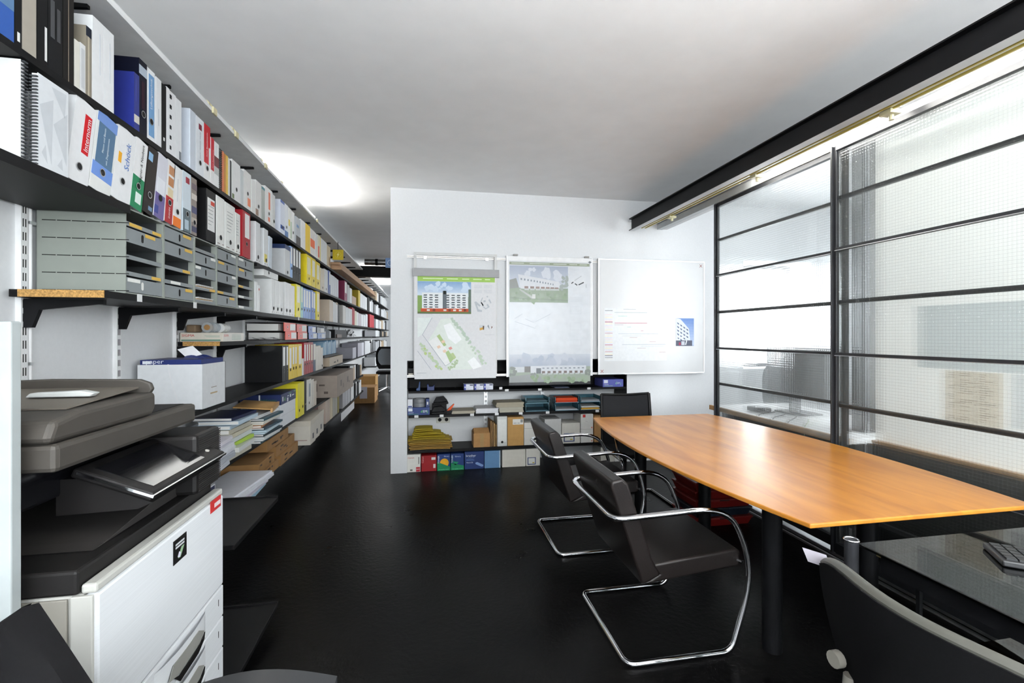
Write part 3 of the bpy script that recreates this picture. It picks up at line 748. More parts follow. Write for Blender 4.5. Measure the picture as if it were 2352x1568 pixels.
A = [
 ('rb', 1.44, 1.6740, .315, '#5d6c80', 'grey and blue binder', dict(bands=[(0, .30, '#2c55a0'), (.30, .42, '#56789c')], hole=.55)),
 ('rb', 1.6740, 1.7020, .31, '#17181b', 'narrow black binder', dict(bands=[(.05, .14, '#e6e6e4', .35, .75)])),
 ('bk', 1.7020, 1.7570, .30, '#a39c90', 'beige hardback catalogue', dict(bands=[(.62, .80, '#55534e', .45, .65)])),
 ('rb', 1.7570, 1.8030, .315, '#141416', 'black binder with white tag', dict(bands=[(.05, .40, '#d8d8d6', .72, .95)])),
 ('rb', 1.8030, 1.8680, .315, '#191a1d', 'black binder with grey print', dict(bands=[(.35, .75, '#3f4144', .15, .45), (.35, .70, '#3a3b3e', .6, .85)])),
 ('bk', 1.8680, 1.9210, .315, '#211e1c', 'dark brown catalogue', dict(bands=[(0, 1, '#6b6156', .45, .55)])),  # pale band paints an edge highlight onto the spine
 ('bk', 1.9230, 1.9500, .17, '#d9d6cc', 'short cream booklet', {}),
 ('bk', 1.9500, 1.9790, .175, '#dadada', 'short white booklet', dict(bands=[(.08, .9, '#c2c4c6', .15, .85)])),
 ('bk', 1.9790, 2.0110, .255, '#8a8274', 'olive catalogue with dark top', dict(bands=[(.86, 1, '#2c3444'), (0, .86, '#b5ab98', .35, .6)])),
 ('rb', 2.0140, 2.0770, .315, '#e3e4e5', 'first plain white binder', dict(bands=[(.35, .85, '#c3c8cf', .62, .70)])),
 ('rb', 2.0770, 2.1390, .315, '#e3e4e5', 'second plain white binder', dict(bands=[(.35, .85, '#c0c5cc', .55, .63)])),
 ('bk', 2.2620, 2.3020, .24, '#26307c', 'royal blue book with small photos', dict(bands=[(.12, .26, '#cdc9bf'), (.5, .9, '#4a4fa0', .3, .4)], depth=.24, X=SX + .004)),
 ('rb', 2.3050, 2.3670, .325, '#12162b', 'navy binder with silver band', dict(bands=[(.80, .92, '#aeb9c6'), (.35, .72, '#3f1c2e', .3, .7)], hole=.28, depth=.30)),
 ('rb', 2.3670, 2.4290, .32, '#e4e6e8', 'white binder with light blue panel', dict(bands=[(.06, .93, '#6f9cc8', .18, .92)], texts=[('Lüftungstechnik', '#e8eef4', .45, .88)], hole=.27)),
 ('rb', 2.4370, 2.4840, .315, '#dfe0e2', 'narrow white binder', dict(bands=[(.3, .55, '#b9bcc2', .4, .55)])),
 ('rb', 2.4840, 2.5260, .31, '#121214', 'slim black binder', dict(bands=[(.14, .19, '#e6e6e4', .35, .7)])),
 ('bk', 2.5260, 2.5530, .315, '#e2e3e5', 'thin white catalogue', {}),
 ('bk', 2.5530, 2.6150, .31, '#e1e2e4', 'white catalogue with black dashes', dict(bands=[(.08 + .16 * k, .14 + .16 * k, '#26282c', .02, .30) for k in range(6)])),
 ('rb', 2.6150, 2.6700, .305, '#dfe1e3', 'white folder with grey base', dict(bands=[(.02, .16, '#6f757c', .55, .95)])),
 ('box', 2.7560, 2.8240, .32, '#c9d0da', 'pale blue slipcase', {}),
 ('rb', 2.8240, 2.9160, .315, '#dfe3e8', 'white binder with dark red dot', dict(bands=[(.80, .90, '#7c1430', .35, .75)], texts=[('DACH / FASSADE / SOLAR', '#3b4250', .30, .76, .5, .3)], hole=.22)),
 ('rb', 2.9160, 2.9980, .315, '#e6e6e6', 'red and white binder', dict(bands=[(.30, 1, '#c21325'), (.30, .62, '#e2e2e2', .75, 1)], texts=[('ACO Bauelemente', '#f2f2f2', .42, .86, .42, .5)], hole=.22)),
 ('rb', 3.0040, 3.0490, .27, '#e6e4e4', 'slim red and white binder', dict(bands=[(.30, 1, '#c01428')], texts=[('ACO Bauelemente', '#f0d0d0', .35, .75)])),
 ('rb', 3.0490, 3.1150, .265, '#e4e4e4', 'white binder with maroon block', dict(bands=[(.45, .68, '#6b2a30'), (.28, .45, '#b9bcbb'), (.7, .92, '#cdd0d4', .3, .45)])),
 ('sp', 3.1150, 3.1560, .25, '#b0b3b6', 'grey spiral bound book', {}),
 ('bk', 3.1590, 3.1870, .25, '#d4703a', 'thin orange brochure', {}),
 ('bk', 3.1910, 3.2170, .245, '#b87a1c', 'thin amber brochure', {}),
 ('bk', 3.2200, 3.2500, .245, '#dcb63c', 'thin yellow brochure', {}),
 ('bk', 3.2530, 3.2770, .24, '#dadad8', 'thin pale brochure', {}),
 ('bk', 3.2800, 3.3040, .235, '#33353a', 'thin dark brochure', {}),
 ('rb', 3.3110, 3.4500, .255, '#e0e0e0', 'white binder with green foot', dict(bands=[(.02, .14, '#5d6e40', 0, .25)], hole=.3)),
 ('bk', 3.4540, 3.5080, .24, '#c6cacd', 'grey white catalogue', {}),
 ('rb', 3.5120, 3.6520, .26, '#e2e1df', 'white binder with orange label', dict(bands=[(.1, .32, '#e0805c', .5, .9)], hole=.42)),
 ('bk', 3.6650, 3.7360, .24, '#e1e1df', 'slim white catalogue', {}),
 ('rb', 3.7410, 3.8620, .262, '#e0dfdd', 'white binder with brown corner', dict(bands=[(.02, .2, '#8d7464', 0, .5)], hole=.3)),
 ('bk', 3.8720, 3.9470, .255, '#aeb3ae', 'grey catalogue with teal top', dict(bands=[(.92, 1, '#4a8790')])),
 ('rb', 3.9520, 4.1280, .285, '#e4e4e3', 'white binder with orange lettering', dict(bands=[(.42, .9, '#dd7a5c', .45, .7), (.08, .2, '#dd7a5c', .4, .65)], hole=.3)),
 ('rb', 4.1330, 4.2020, .27, '#d3d3d2', 'slim grey white binder', dict(hole=.2)),
 ('rb', 4.3460, 4.4670, .29, '#d6dbe8', 'pale lilac binder with blue bands', dict(bands=[(.14, .26, '#274a94'), (.92, 1, '#3c599c')], hole=.2)),
 ('rb', 4.4740, 4.5820, .29, '#e0e4ea', 'white binder with blue foot', dict(bands=[(.0, .18, '#5876a8')], hole=.3)),
 ('rb', 4.5890, 4.6890, .285, '#e4e4e0', 'white binder with yellow note', dict(bands=[(.42, .62, '#dcc45a', .0, .5), (.05, .6, '#6f9c62', .8, 1)])),
 ('rb', 4.6970, 4.7940, .28, '#e6e6e6', 'plain narrow white binder', dict(hole=.3)),
 ('box', 4.8480, 5.0190, .27, '#b8bcc0', 'grey magazine file', dict(bands=[(.0, .32, '#45413f'), (.62, .72, '#6f8fb4', .1, .6)])),
 ('rb', 5.0270, 5.2110, .285, '#e6e6e6', 'broad white binder', {}),
 ('rb', 5.2210, 5.4200, .29, '#e3c03a', 'yellow folder', {}),
 ('box', 5.4300, 5.6370, .285, '#e4e2df', 'white box with orange block', dict(bands=[(.3, .62, '#e06a3c')])),
 ('rb', 5.6470, 5.7800, .28, '#e6e6e6', 'slim white binder by orange box', {}),
 ('rb', 5.7910, 5.9430, .29, '#e2ddc4', 'yellow edged binder with red stripe', dict(bands=[(.1, .55, '#d8452c', .1, .5), (0, 1, '#dcc040', .8, 1)])),
 ('box', 5.9670, 6.3130, .285, '#e6e7e6', 'white cardboard case', {}),
 ('box', 6.3270, 6.5380, .27, '#d3bf9e', 'tan cardboard sleeve', dict(bands=[(.1, .5, '#9c7446', .5, .9)])),
]
row('top shelf', 2.30, A)
Bn = [
 ('rb', 1.8790, 1.9880, .315, '#e2e3e4', 'white binder with red logo', dict(bands=[(.38, .86, '#c8141f', .50, .84)], texts=[('Internorm', '#f4f4f4', .42, .82, .67, .25)], hole=.20)),
 ('rb', 1.9950, 2.1130, .315, '#e0e1de', 'white binder with blue photo panel', dict(bands=[(.86, 1, '#6f8fcb'), (.34, .86, '#4f6f8c', .1, .94), (.17, .34, '#6f93d6')], texts=[('Planen und Bauen', '#dfe8ee', .50, .82, .38, .2), ('mit Ziegelsystemen.', '#dfe8ee', .38, .74, .62, .2)], hole=.26)),
 ('rb', 2.1150, 2.2350, .315, '#e4e5e6', 'white binder with blue lettering', dict(texts=[('Schöck', '#4b74b8', .46, .84, .62, .5)], bands=[(.50, .64, '#e8a81c', .16, .34)], hole=.28)),
 ('rb', 2.2380, 2.3240, .315, '#e6e6e6', 'white and green binder', dict(bands=[(0, .46, '#0f7a4e'), (.09, .24, '#dfeae4', .35, .85)], texts=[('Wagner & Neubert', '#17191c', .36, .95, .6, .5)], hole=.33)),
]
row('second shelf', 1.9535, Bn, lean=9.5)
Bm = [
 ('rb', 2.3310, 2.4080, .315, '#3c3533', 'dark brown grey binder', dict(bands=[(.78, .90, '#8fb8dc', .05, .5), (.06, .12, '#6c8aa8', .5, .9)], hole=.28, lean=9.5)),
 ('rb', 2.4150, 2.4990, .31, '#d3d3dc', 'translucent lilac white binder', dict(bands=[(0, .38, '#6a5f94'), (.38, .62, '#e2e4ea', .1, .9), (.06, .18, '#39438c', 0, .4)], hole=.32, lean=8.5, ring=False)),
 ('rb', 2.5070, 2.5770, .31, '#e2e2e2', 'white binder with tan squares and red foot', dict(bands=[(0, .42, '#a8262a'), (.42, .56, '#d8c8a4', .2, .9), (.60, .74, '#b47a4e', .2, .9), (.78, .92, '#b9845c', .2, .9)], texts=[('DAHM', '#f0e8e8', .08, .25, .5, .5)], hole=.33, lean=6.5)),
 ('rb', 2.5820, 2.6610, .305, '#e4e4e4', 'white binder with orange foot', dict(bands=[(0, .16, '#e8781c'), (.42, .80, '#c3c6ca', .4, .5)], hole=.25, lean=4)),
 ('rb', 2.6830, 2.7700, .31, '#cdd8e0', 'pale blue binder with red dot and photo', dict(bands=[(0, .38, '#5c6a70', .0, .95), (.04, .2, '#aebfca', .2, .7), (.82, .92, '#9c2034', .35, .8)], hole=.30)),
 ('rb', 2.7750, 2.8340, .305, '#8a8078', 'binder with a mottled photo spine', dict(bands=[(.05, .15, '#3d3f5c'), (.22, .3, '#b9aea4'), (.38, .5, '#47486c'), (.62, .72, '#d0c8c0'), (.8, .9, '#6e6068')], hole=.22)),
 ('box', 2.9450, 3.0730, .30, '#1b1b1d', 'black box file with white label', dict(bands=[(.22, .84, '#e6e6e4', .12, .88), (.72, .80, '#c8402c', .45, .85)], lines=(.3, .68))),
 ('box', 3.0790, 3.1970, .30, '#dfe0dd', 'white archive box with ruled panel', dict(bands=[(.2, .95, '#e9eae6', .1, .9)], hole=.18, feet=1, ring=False)),
 ('box', 3.2040, 3.3610, .295, '#dedfdb', 'cream archive box with handwriting', dict(bands=[(.2, .93, '#e9eae6', .1, .9)], hole=.18, feet=1, lines=(.35, .8), ring=False)),
 ('box', 3.3650, 3.4500, .27, '#dfe0dc', 'slim archive box with handwriting', dict(hole=.18, feet=1, lines=(.4, .8), ring=False)),
 ('rb', 3.4880, 3.6350, .32, '#a3222c', 'red binder with long white label', dict(bands=[(.43, .95, '#e6e6e4', .3, .9)], hole=.30)),
 ('box', 3.7410, 3.8430, .30, '#d9dadb', 'first grey white archive box', dict(feet=1, hole=.14, ring=False)),
 ('box', 3.9210, 4.0240, .29, '#d6d8d9', 'archive box with a yellow note', dict(bands=[(.1, .32, '#d9c95c', .1, .75)], feet=1, hole=.16, ring=False)),
 ('bk', 4.0350, 4.1110, .25, '#d0d9e2', 'pale blue paper folder', dict(lean=4)),
]
row('second shelf', 1.957, Bm)
Bf = [
 ('box', 4.4740, 4.6460, .27, '#c9cbcc', 'broad grey box with navy lid', dict(lid='#22345e', hole=.12, ring=False)),
 ('rb', 4.6530, 4.7260, .29, '#8fb0dc', 'light blue and white binder', dict(bands=[(.45, .95, '#e6e6e4', .1, .9)], hole=.3)),
 ('rb', 4.7340, 4.8330, .30, '#26272a', 'first black binder with white label', dict(bands=[(.42, .96, '#e6e6e4', .15, .85)], hole=.25)),
 ('rb', 4.8370, 4.9280, .30, '#26272a', 'second black binder with white label', dict(bands=[(.42, .96, '#e6e6e4', .15, .85)], hole=.25)),
 ('rb', 4.9330, 5.0270, .30, '#2b2a2a', 'third black binder with white label', dict(bands=[(.42, .96, '#e6e6e4', .15, .85)], hole=.25)),
 ('rb', 5.2570, 5.4700, .32, '#e6cf1c', 'wide bright yellow binder', dict(bands=[(.36, .92, '#e6e0b4', .15, .85)], hole=.22, ring=False)),
 ('rb', 5.4800, 5.6800, .32, '#e3ca1e', 'middle bright yellow binder', dict(bands=[(.36, .92, '#e8e6d6', .2, .85)], hole=.22, ring=False)),
 ('rb', 5.7020, 5.9070, .31, '#e1c61c', 'far bright yellow binder', dict(bands=[(.36, .9, '#e8e4c8', .2, .85)], hole=.22, ring=False)),
 ('box', 5.9430, 6.1540, .27, '#d6cbb8', 'cream archive box', dict(hole=.15, ring=False)),
 ('box', 6.1670, 6.3680, .29, '#dadad8', 'pale archive box', dict(hole=.15, ring=False)),
 ('rb', 6.3820, 6.5380, .30, '#3d5596', 'blue binder among white boxes', dict(bands=[(.4, .95, '#e6e6e4', .5, .95)])),
 ('box', 6.5530, 6.6880, .27, '#dcdee2', 'first white archive box after blue binder', dict(feet=1)),
 ('box', 6.6970, 6.8350, .27, '#dadce2', 'second white archive box after blue binder', dict(feet=1)),
 ('box', 6.8450, 6.9760, .265, '#dadce2', 'third white archive box after blue binder', dict(feet=1)),
 ('box', 6.9860, 7.1300, .26, '#d8dae0', 'fourth white archive box after blue binder', dict(feet=1)),
 ('rb', 7.6360, 7.8860, .31, '#8c2050', 'magenta binder', dict(bands=[(.4, .95, '#e6e6e4', .2, .9)], hole=.25)),
 ('rb', 7.9070, 8.1300, .28, '#b4b6b8', 'grey binder by the magenta one', {}),
 ('rb', 8.1530, 8.4150, .25, '#e0e0e0', 'white folder by the grey binder', {}),
 ('bk', 8.4390, 8.9100, .14, '#c3a184', 'short tan book block', {}),
 ('rb', 9.1960, 9.4380, .31, '#d8bc30', 'narrow yellow binder', {}),
 ('box', 9.4690, 9.8270, .28, '#e2e3e6', 'white box right of narrow yellow binder', {}),
 ('box', 9.8480, 10.1780, .275, '#dcdde2', 'pale lilac box', {}),
 ('box', 10.2000, 10.5550, .27, '#e2e3e6', 'white box left of the black case', {}),
 ('box', 10.6330, 11.0460, .30, '#141416', 'black case', {}),
]
row('second shelf', 1.9535, Bf)
Cn = [
 ('box', 3.7320, 3.7860, .22, '#dfe1e1', 'slim white box against the drawers', {}),
 ('box', 3.7910, 3.8380, .20, '#e0e2e2', 'slim white box with red tick', dict(bands=[(.8, .88, '#b04438', .3, .7)])),
 ('box', 4.1050, 4.2130, .285, '#dcdddc', 'first white magazine box in a trio', dict(feet=1, hole=.16, ring=False)),
 ('box', 4.2180, 4.3210, .285, '#dcdddc', 'second white magazine box in a trio', dict(feet=1, hole=.16, ring=False)),
 ('box', 4.3260, 4.4220, .285, '#dcdddc', 'third white magazine box in a trio', dict(feet=1, hole=.16, ring=False)),
 ('box', 4.4870, 4.5820, .30, '#dedede', 'white magazine box left of twin holes', dict(feet=1, hole=.16, ring=False)),
 ('box', 4.5880, 4.6820, .30, '#dedede', 'white magazine box with twin holes', dict(feet=1, hole=.16, ring=False)),
 ('box', 4.6880, 4.8020, .29, '#e0e0e0', 'white magazine box beside yellow binder', dict(feet=1)),
 ('rb', 4.8480, 5.0100, .32, '#e3d533', 'lemon yellow binder with white label', dict(bands=[(.45, .95, '#e6e6d4', .25, .9)], hole=.25, ring=False)),
 ('rb', 5.0190, 5.1130, .315, '#8fc0bf', 'teal binder', dict(bands=[(.5, .95, '#dfe0c8', .2, .9)], hole=.28)),
 ('rb', 5.1200, 5.2210, .31, '#6b8fcb', 'first blue binder with white label', dict(bands=[(.38, .95, '#e6e6e4', .2, .9)], hole=.28)),
 ('rb', 5.2280, 5.3330, .31, '#6b8fcb', 'second blue binder with white label', dict(bands=[(.38, .95, '#e6e6e4', .1, .9)], hole=.28)),
 ('rb', 5.3400, 5.4420, .31, '#6a8dc8', 'third blue binder with white label', dict(bands=[(.38, .95, '#e6e6e4', .1, .9)], hole=.28)),
 ('rb', 5.4600, 5.5630, .32, '#3f67b4', 'fourth darker blue binder', dict(bands=[(.40, .95, '#e6e6e4', .3, .9)], hole=.28)),
 ('rb', 5.5690, 5.6690, .31, '#4a70ba', 'fifth darker blue binder', dict(bands=[(.40, .95, '#e6e6e4', .1, .9)], hole=.28)),
 ('rb', 5.7240, 5.8950, .33, '#e6d022', 'yellow binder with red back edge', dict(bands=[(.3, .93, '#e9e3bc', .2, .85), (0, 1, '#b02a30', .93, 1)], hole=.16, ring=False)),
 ('box', 6.4800, 6.7190, .29, '#cdbcaa', 'beige cardboard file box', {}),
 ('box', 6.7310, 6.8290, .28, '#dcdcdc', 'first slim white file', {}),
 ('box', 6.8380, 6.9430, .27, '#d0d2d2', 'second slim grey file', {}),
 ('box', 6.9520, 7.0770, .285, '#dedede', 'third slim white file', dict(bands=[(.9, 1, '#a48a60')])),
 ('rb', 7.1120, 7.2000, .27, '#1e1e20', 'slim black file', {}),
 ('box', 7.4980, 7.7590, .28, '#dcd8d2', 'white archive box with brown side', dict(feet=1)),
 ('box', 7.7750, 7.9950, .27, '#dcdee0', 'first white archive box before red binders', dict(feet=1)),
 ('box', 8.0130, 8.1990, .265, '#dcdee0', 'second white archive box before red binders', dict(feet=1)),
 ('box', 8.2180, 8.4150, .265, '#dcdee0', 'third white archive box before red binders', dict(feet=1)),
 ('rb', 8.4390, 8.5650, .30, '#b41a2a', 'first narrow red binder', {}),
 ('rb', 8.5900, 8.7210, .29, '#b41a2a', 'second narrow red binder', {}),
 ('box', 8.7470, 8.9660, .26, '#e0dcc8', 'cream file after red binders', {}),
 ('box', 8.9880, 9.2250, .25, '#e2e2e2', 'white file after the cream one', {}),
 ('box', 9.2550, 9.5640, .24, '#c6bec6', 'lilac grey file', {}),
 ('box', 9.5900, 9.9300, .235, '#e0e2e6', 'first white carton before red box', {}),
 ('box', 9.9640, 10.2880, .24, '#e0e2e6', 'second white carton before red box', {}),
 ('box', 10.3250, 10.6730, .27, '#dadde2', 'third white carton before red box', {}),
 ('box', 11.0460, 11.9790, .30, '#b81a2c', 'red box', {}),
]
row('third shelf', 1.5925, Cn)
En = [
 ('rb', 4.3960, 4.5070, .315, '#17181a', 'large black binder with white label', dict(bands=[(.44, .96, '#e6e6e4', .25, .85)], hole=.30, depth=.30)),
 ('rb', 4.5140, 4.5920, .315, '#17181a', 'second black binder beside yellow binders', dict(bands=[(.44, .96, '#e6e6e4', .2, .85)], hole=.30)),
 ('rb', 4.6010, 4.7110, .32, '#dcbb18', 'first yellow binder with long label', dict(bands=[(.32, .9, '#dfe0e0', .2, .8)], hole=.28, ring=False)),
 ('rb', 4.7160, 4.8020, .32, '#dcbb18', 'second yellow binder with label', dict(bands=[(.42, .92, '#dfe0e0', .2, .8)], hole=.3, ring=False)),
 ('rb', 4.8060, 4.8850, .32, '#dcbb18', 'third yellow binder with label', dict(bands=[(.42, .92, '#dfe0e0', .2, .8)], hole=.3, ring=False)),
 ('rb', 4.8960, 5.0700, .32, '#e0be1a', 'broad yellow binder with twin labels', dict(bands=[(.38, .94, '#dfe0e0', .35, .62), (.38, .94, '#dcdcd4', .66, .9)], hole=.3, ring=False)),
 ('bk', 5.0780, 5.1450, .17, '#e2e2e2', 'short white file before red binders', {}),
 ('rb', 5.1480, 5.2440, .33, '#9c1420', 'first red binder with white label', dict(bands=[(.42, .94, '#e6e6e4', .25, .8)], hole=.32)),
 ('rb', 5.2500, 5.3330, .33, '#9c1420', 'second red binder with white label', dict(bands=[(.42, .94, '#e6e6e4', .25, .8)], hole=.32)),
 ('rb', 5.3390, 5.4300, .33, '#9c1420', 'third red binder with white label', dict(bands=[(.42, .94, '#e6dfc8', .25, .8)], hole=.32)),
 ('rb', 5.4360, 5.5580, .33, '#9c1420', 'fourth red binder with white label', dict(bands=[(.40, .92, '#e6dfc8', .25, .8)], hole=.32)),
 ('rb', 5.5690, 5.6800, .31, '#2c3c5c', 'navy and cream binder', dict(bands=[(.42, 1, '#dcd6cc')])),
 ('box', 5.6910, 5.8260, .28, '#d9d2c8', 'first cream archive box', {}),
 ('box', 5.8370, 5.9550, .285, '#d6cfc4', 'second cream archive box', dict(feet=1)),
 ('box', 5.9650, 6.0780, .26, '#d9d2c8', 'third cream archive box', dict(feet=1, hole=.15, ring=False)),
 ('box', 8.4890, 8.9100, .19, '#b9b8c2', 'lilac grey carton on shelf', {}),
 ('box', 9.1370, 10.0350, .26, '#b4b2bc', 'tall lilac carton with white front', dict(bands=[(0, 1, '#d6d6de', .6, 1)])),
 ('box', 10.1780, 10.9610, .28, '#dcdde0', 'stack of white files beyond lilac carton', {}),
]
row('fifth shelf', 1.0085, En)
Fn = [
 ('rb', 4.8250, 4.9440, .33, '#dccf30', 'first lemon folder beside paper box', dict(hole=.2, ring=False, X=SX + .02)),
 ('rb', 4.9520, 5.0780, .33, '#e0d236', 'second lemon folder beside paper box', dict(hole=.26, ring=False, X=SX + .02)),
 ('rb', 5.1040, 5.2570, .33, '#1c1b1a', 'black file beside the lemon folders', dict(bands=[(.22, .26, '#8c7a50', .6, .9)])),
 ('box', 5.2760, 5.4700, .325, '#d6d4ce', 'pale box with curved grey mark', dict(bands=[(.42, .85, '#8a949c', .45, .8)], hole=.22, ring=False)),
 ('box', 5.4800, 5.5940, .31, '#d4cfc6', 'pale narrow archive box', dict(feet=1)),
 ('box', 5.6050, 5.7240, .28, '#d2c6b8', 'beige narrow archive box', dict(feet=1)),
]
row('low shelf', 0.6185, Fn)
Gn = [
 ('box', 6.2330, 6.3680, .31, '#c4b2a4', 'first beige archive box', dict(feet=1)),
 ('box', 6.3820, 6.5090, .30, '#c2b0a2', 'second beige archive box', dict(feet=1)),
 ('box', 6.5380, 6.6880, .31, '#d2c4a8', 'cream yellow archive box', {}),
 ('box', 6.7030, 6.8450, .29, '#b0aca2', 'first grey archive box', dict(feet=1)),
 ('box', 6.8610, 7.0430, .29, '#b2aea4', 'second grey archive box', dict(feet=1)),
 ('rb', 7.0770, 7.1820, .29, '#8e8240', 'olive file', {}),
 ('box', 7.4780, 7.6760, .29, '#b6b4b8', 'first pale lilac archive box', dict(feet=1)),
 ('box', 7.6970, 7.9290, .30, '#b9b8bc', 'second pale lilac archive box', dict(feet=1)),
 ('box', 7.9510, 8.1990, .30, '#b9b8bc', 'third pale lilac archive box', dict(feet=1)),
]
row('bottom shelf', 0.3005, Gn)
# plain far runs: nothing tells their members apart
ORD = ['first', 'second', 'third', 'fourth', 'fifth', 'sixth', 'seventh', 'eighth', 'ninth', 'tenth', 'eleventh', 'twelfth', 'thirteenth', 'fourteenth', 'fifteenth', 'sixteenth', 'seventeenth', 'eighteenth', 'nineteenth', 'twentieth', 'twenty-first', 'twenty-second']
def far_run(shelf_name, z0, y0, y1, hs, cols, wd, X=SX):
    y = y0; k = 0
    while y < y1 - wd[1]:
        w_ = rnd.uniform(*wd); hh = rnd.uniform(*hs)
        cname, c = rnd.choice(cols)
        t = thing('archive_box', '%s archive box, %s in the far run on the %s' % (cname, ORD[k], shelf_name), 'box', (X - rnd.uniform(0, .02), y + w_, z0 + 0.0008), group='archive boxes, far run of the %s' % shelf_name)
        archive_box(t, w_ - 0.004, hh, c, {}, 0.27)
        y += w_; k += 1
        if rnd.random() < 0.08: y += rnd.uniform(0.05, 0.2)
CW = [('white', '#dddfe2'), ('white', '#e2e2e2'), ('white', '#d9dadc'), ('grey', '#b4b6ba'), ('dark', '#2c2d30'), ('tan', '#c0ab90')]
far_run('second shelf', 1.9535, 11.1330, 12.15, (.24, .30), CW, (.12, .2))
far_run('fifth shelf', 1.0085, 11.0460, 12.15, (.2, .3), CW, (.12, .2))
far_run('low shelf', 0.6185, 7.85, 9.85, (.2, .28), CW, (.1, .2))
far_run('bottom shelf', 0.3005, 8.3, 9.85, (.2, .27), CW, (.1, .2))
for zz, nm in ((2.30, 'topmost far shelf'), (1.953, 'second far shelf'), (1.592, 'third far shelf'), (1.376, 'fourth far shelf'), (1.008, 'fifth far shelf'), (0.618, 'sixth far shelf')):
    far_run(nm, zz, 12.45, 16.7, (.14, .18) if 1.3 < zz < 1.5 else (.2, .28), CW, (.25, .5))

# labels for the rows, each told by its neighbours
def short(d):
    for p in ('first ', 'second ', 'third ', 'fourth ', 'fifth '):
        if d.startswith(p): d = d[len(p):]
    return ' '.join(d.split(' with ')[0].split(' of ')[0].split(' beside ')[0].split(' after ')[0].split(' before ')[0].split(' left ')[0].split(' right ')[0].split()[:4])
for nm, rec in ROWREC:
    for i, (t, d) in enumerate(rec):
        lb = '%s on the %s' % (d, nm)
        nb = rec[i - 1][1] if i else (rec[1][1] if len(rec) > 1 else '')
        if nb and len(lb.split()) + 2 + len(short(nb).split()) <= 16:
            lb += ', next to %s' % short(nb)
        t['label'] = lb

# ---------------- grey drawer cabinets
YELTAB = paint('#d9b04c'); WTAB = paint('#e4e4e0')
bounds = [2.212, 2.506, 2.812, 3.088, 3.400, 3.708]
plan = [
 [('tray', [(.10, .42, 'y'), (.72, .98, 'y')]), ('drawer', [(.50, .78, 'y')]), ('open', []), ('tray', [(.70, .97, 'y')]), ('drawerw', [(.04, .36, 'w')])],
 [('drawer', [(.62, .90, 'y')]), ('drawer', [(.68, .95, 'y')]), ('tray', [(.62, .88, 'y')]), ('tray', [(.22, .54, 'w')]), ('drawer', [(.70, .96, 'y')])],
 [('open', []), ('drawer', [(.74, .98, 'w')]), ('drawer', [(.02, .26, 'w')]), ('papers', [(.70, .98, 'y')]), ('papers', [])],
 [('drawer', [(.72, .95, 'w')]), ('drawer', [(.06, .34, 'y')]), ('drawer', [(.76, .96, 'w')]), ('tray', [(.04, .32, 'y')]), ('drawer', [(.62, .88, 'y')])],
 [('drawer', [(.08, .36, 'w')]), ('drawer', [(.10, .40, 'y')]), ('tray', [(.10, .36, 'y')]), ('tray', [(.10, .40, 'w')]), ('tray', [(.10, .40, 'w')])],
]
clab = ['grey drawer cabinet at the near end, side panel showing', 'second grey drawer cabinet from the copier', 'middle grey drawer cabinet with papers in open slots', 'fourth grey drawer cabinet from the copier', 'fifth grey drawer cabinet, beside the white boxes']
CX0, CX1, CZ = -1.536, -1.22, 1.594
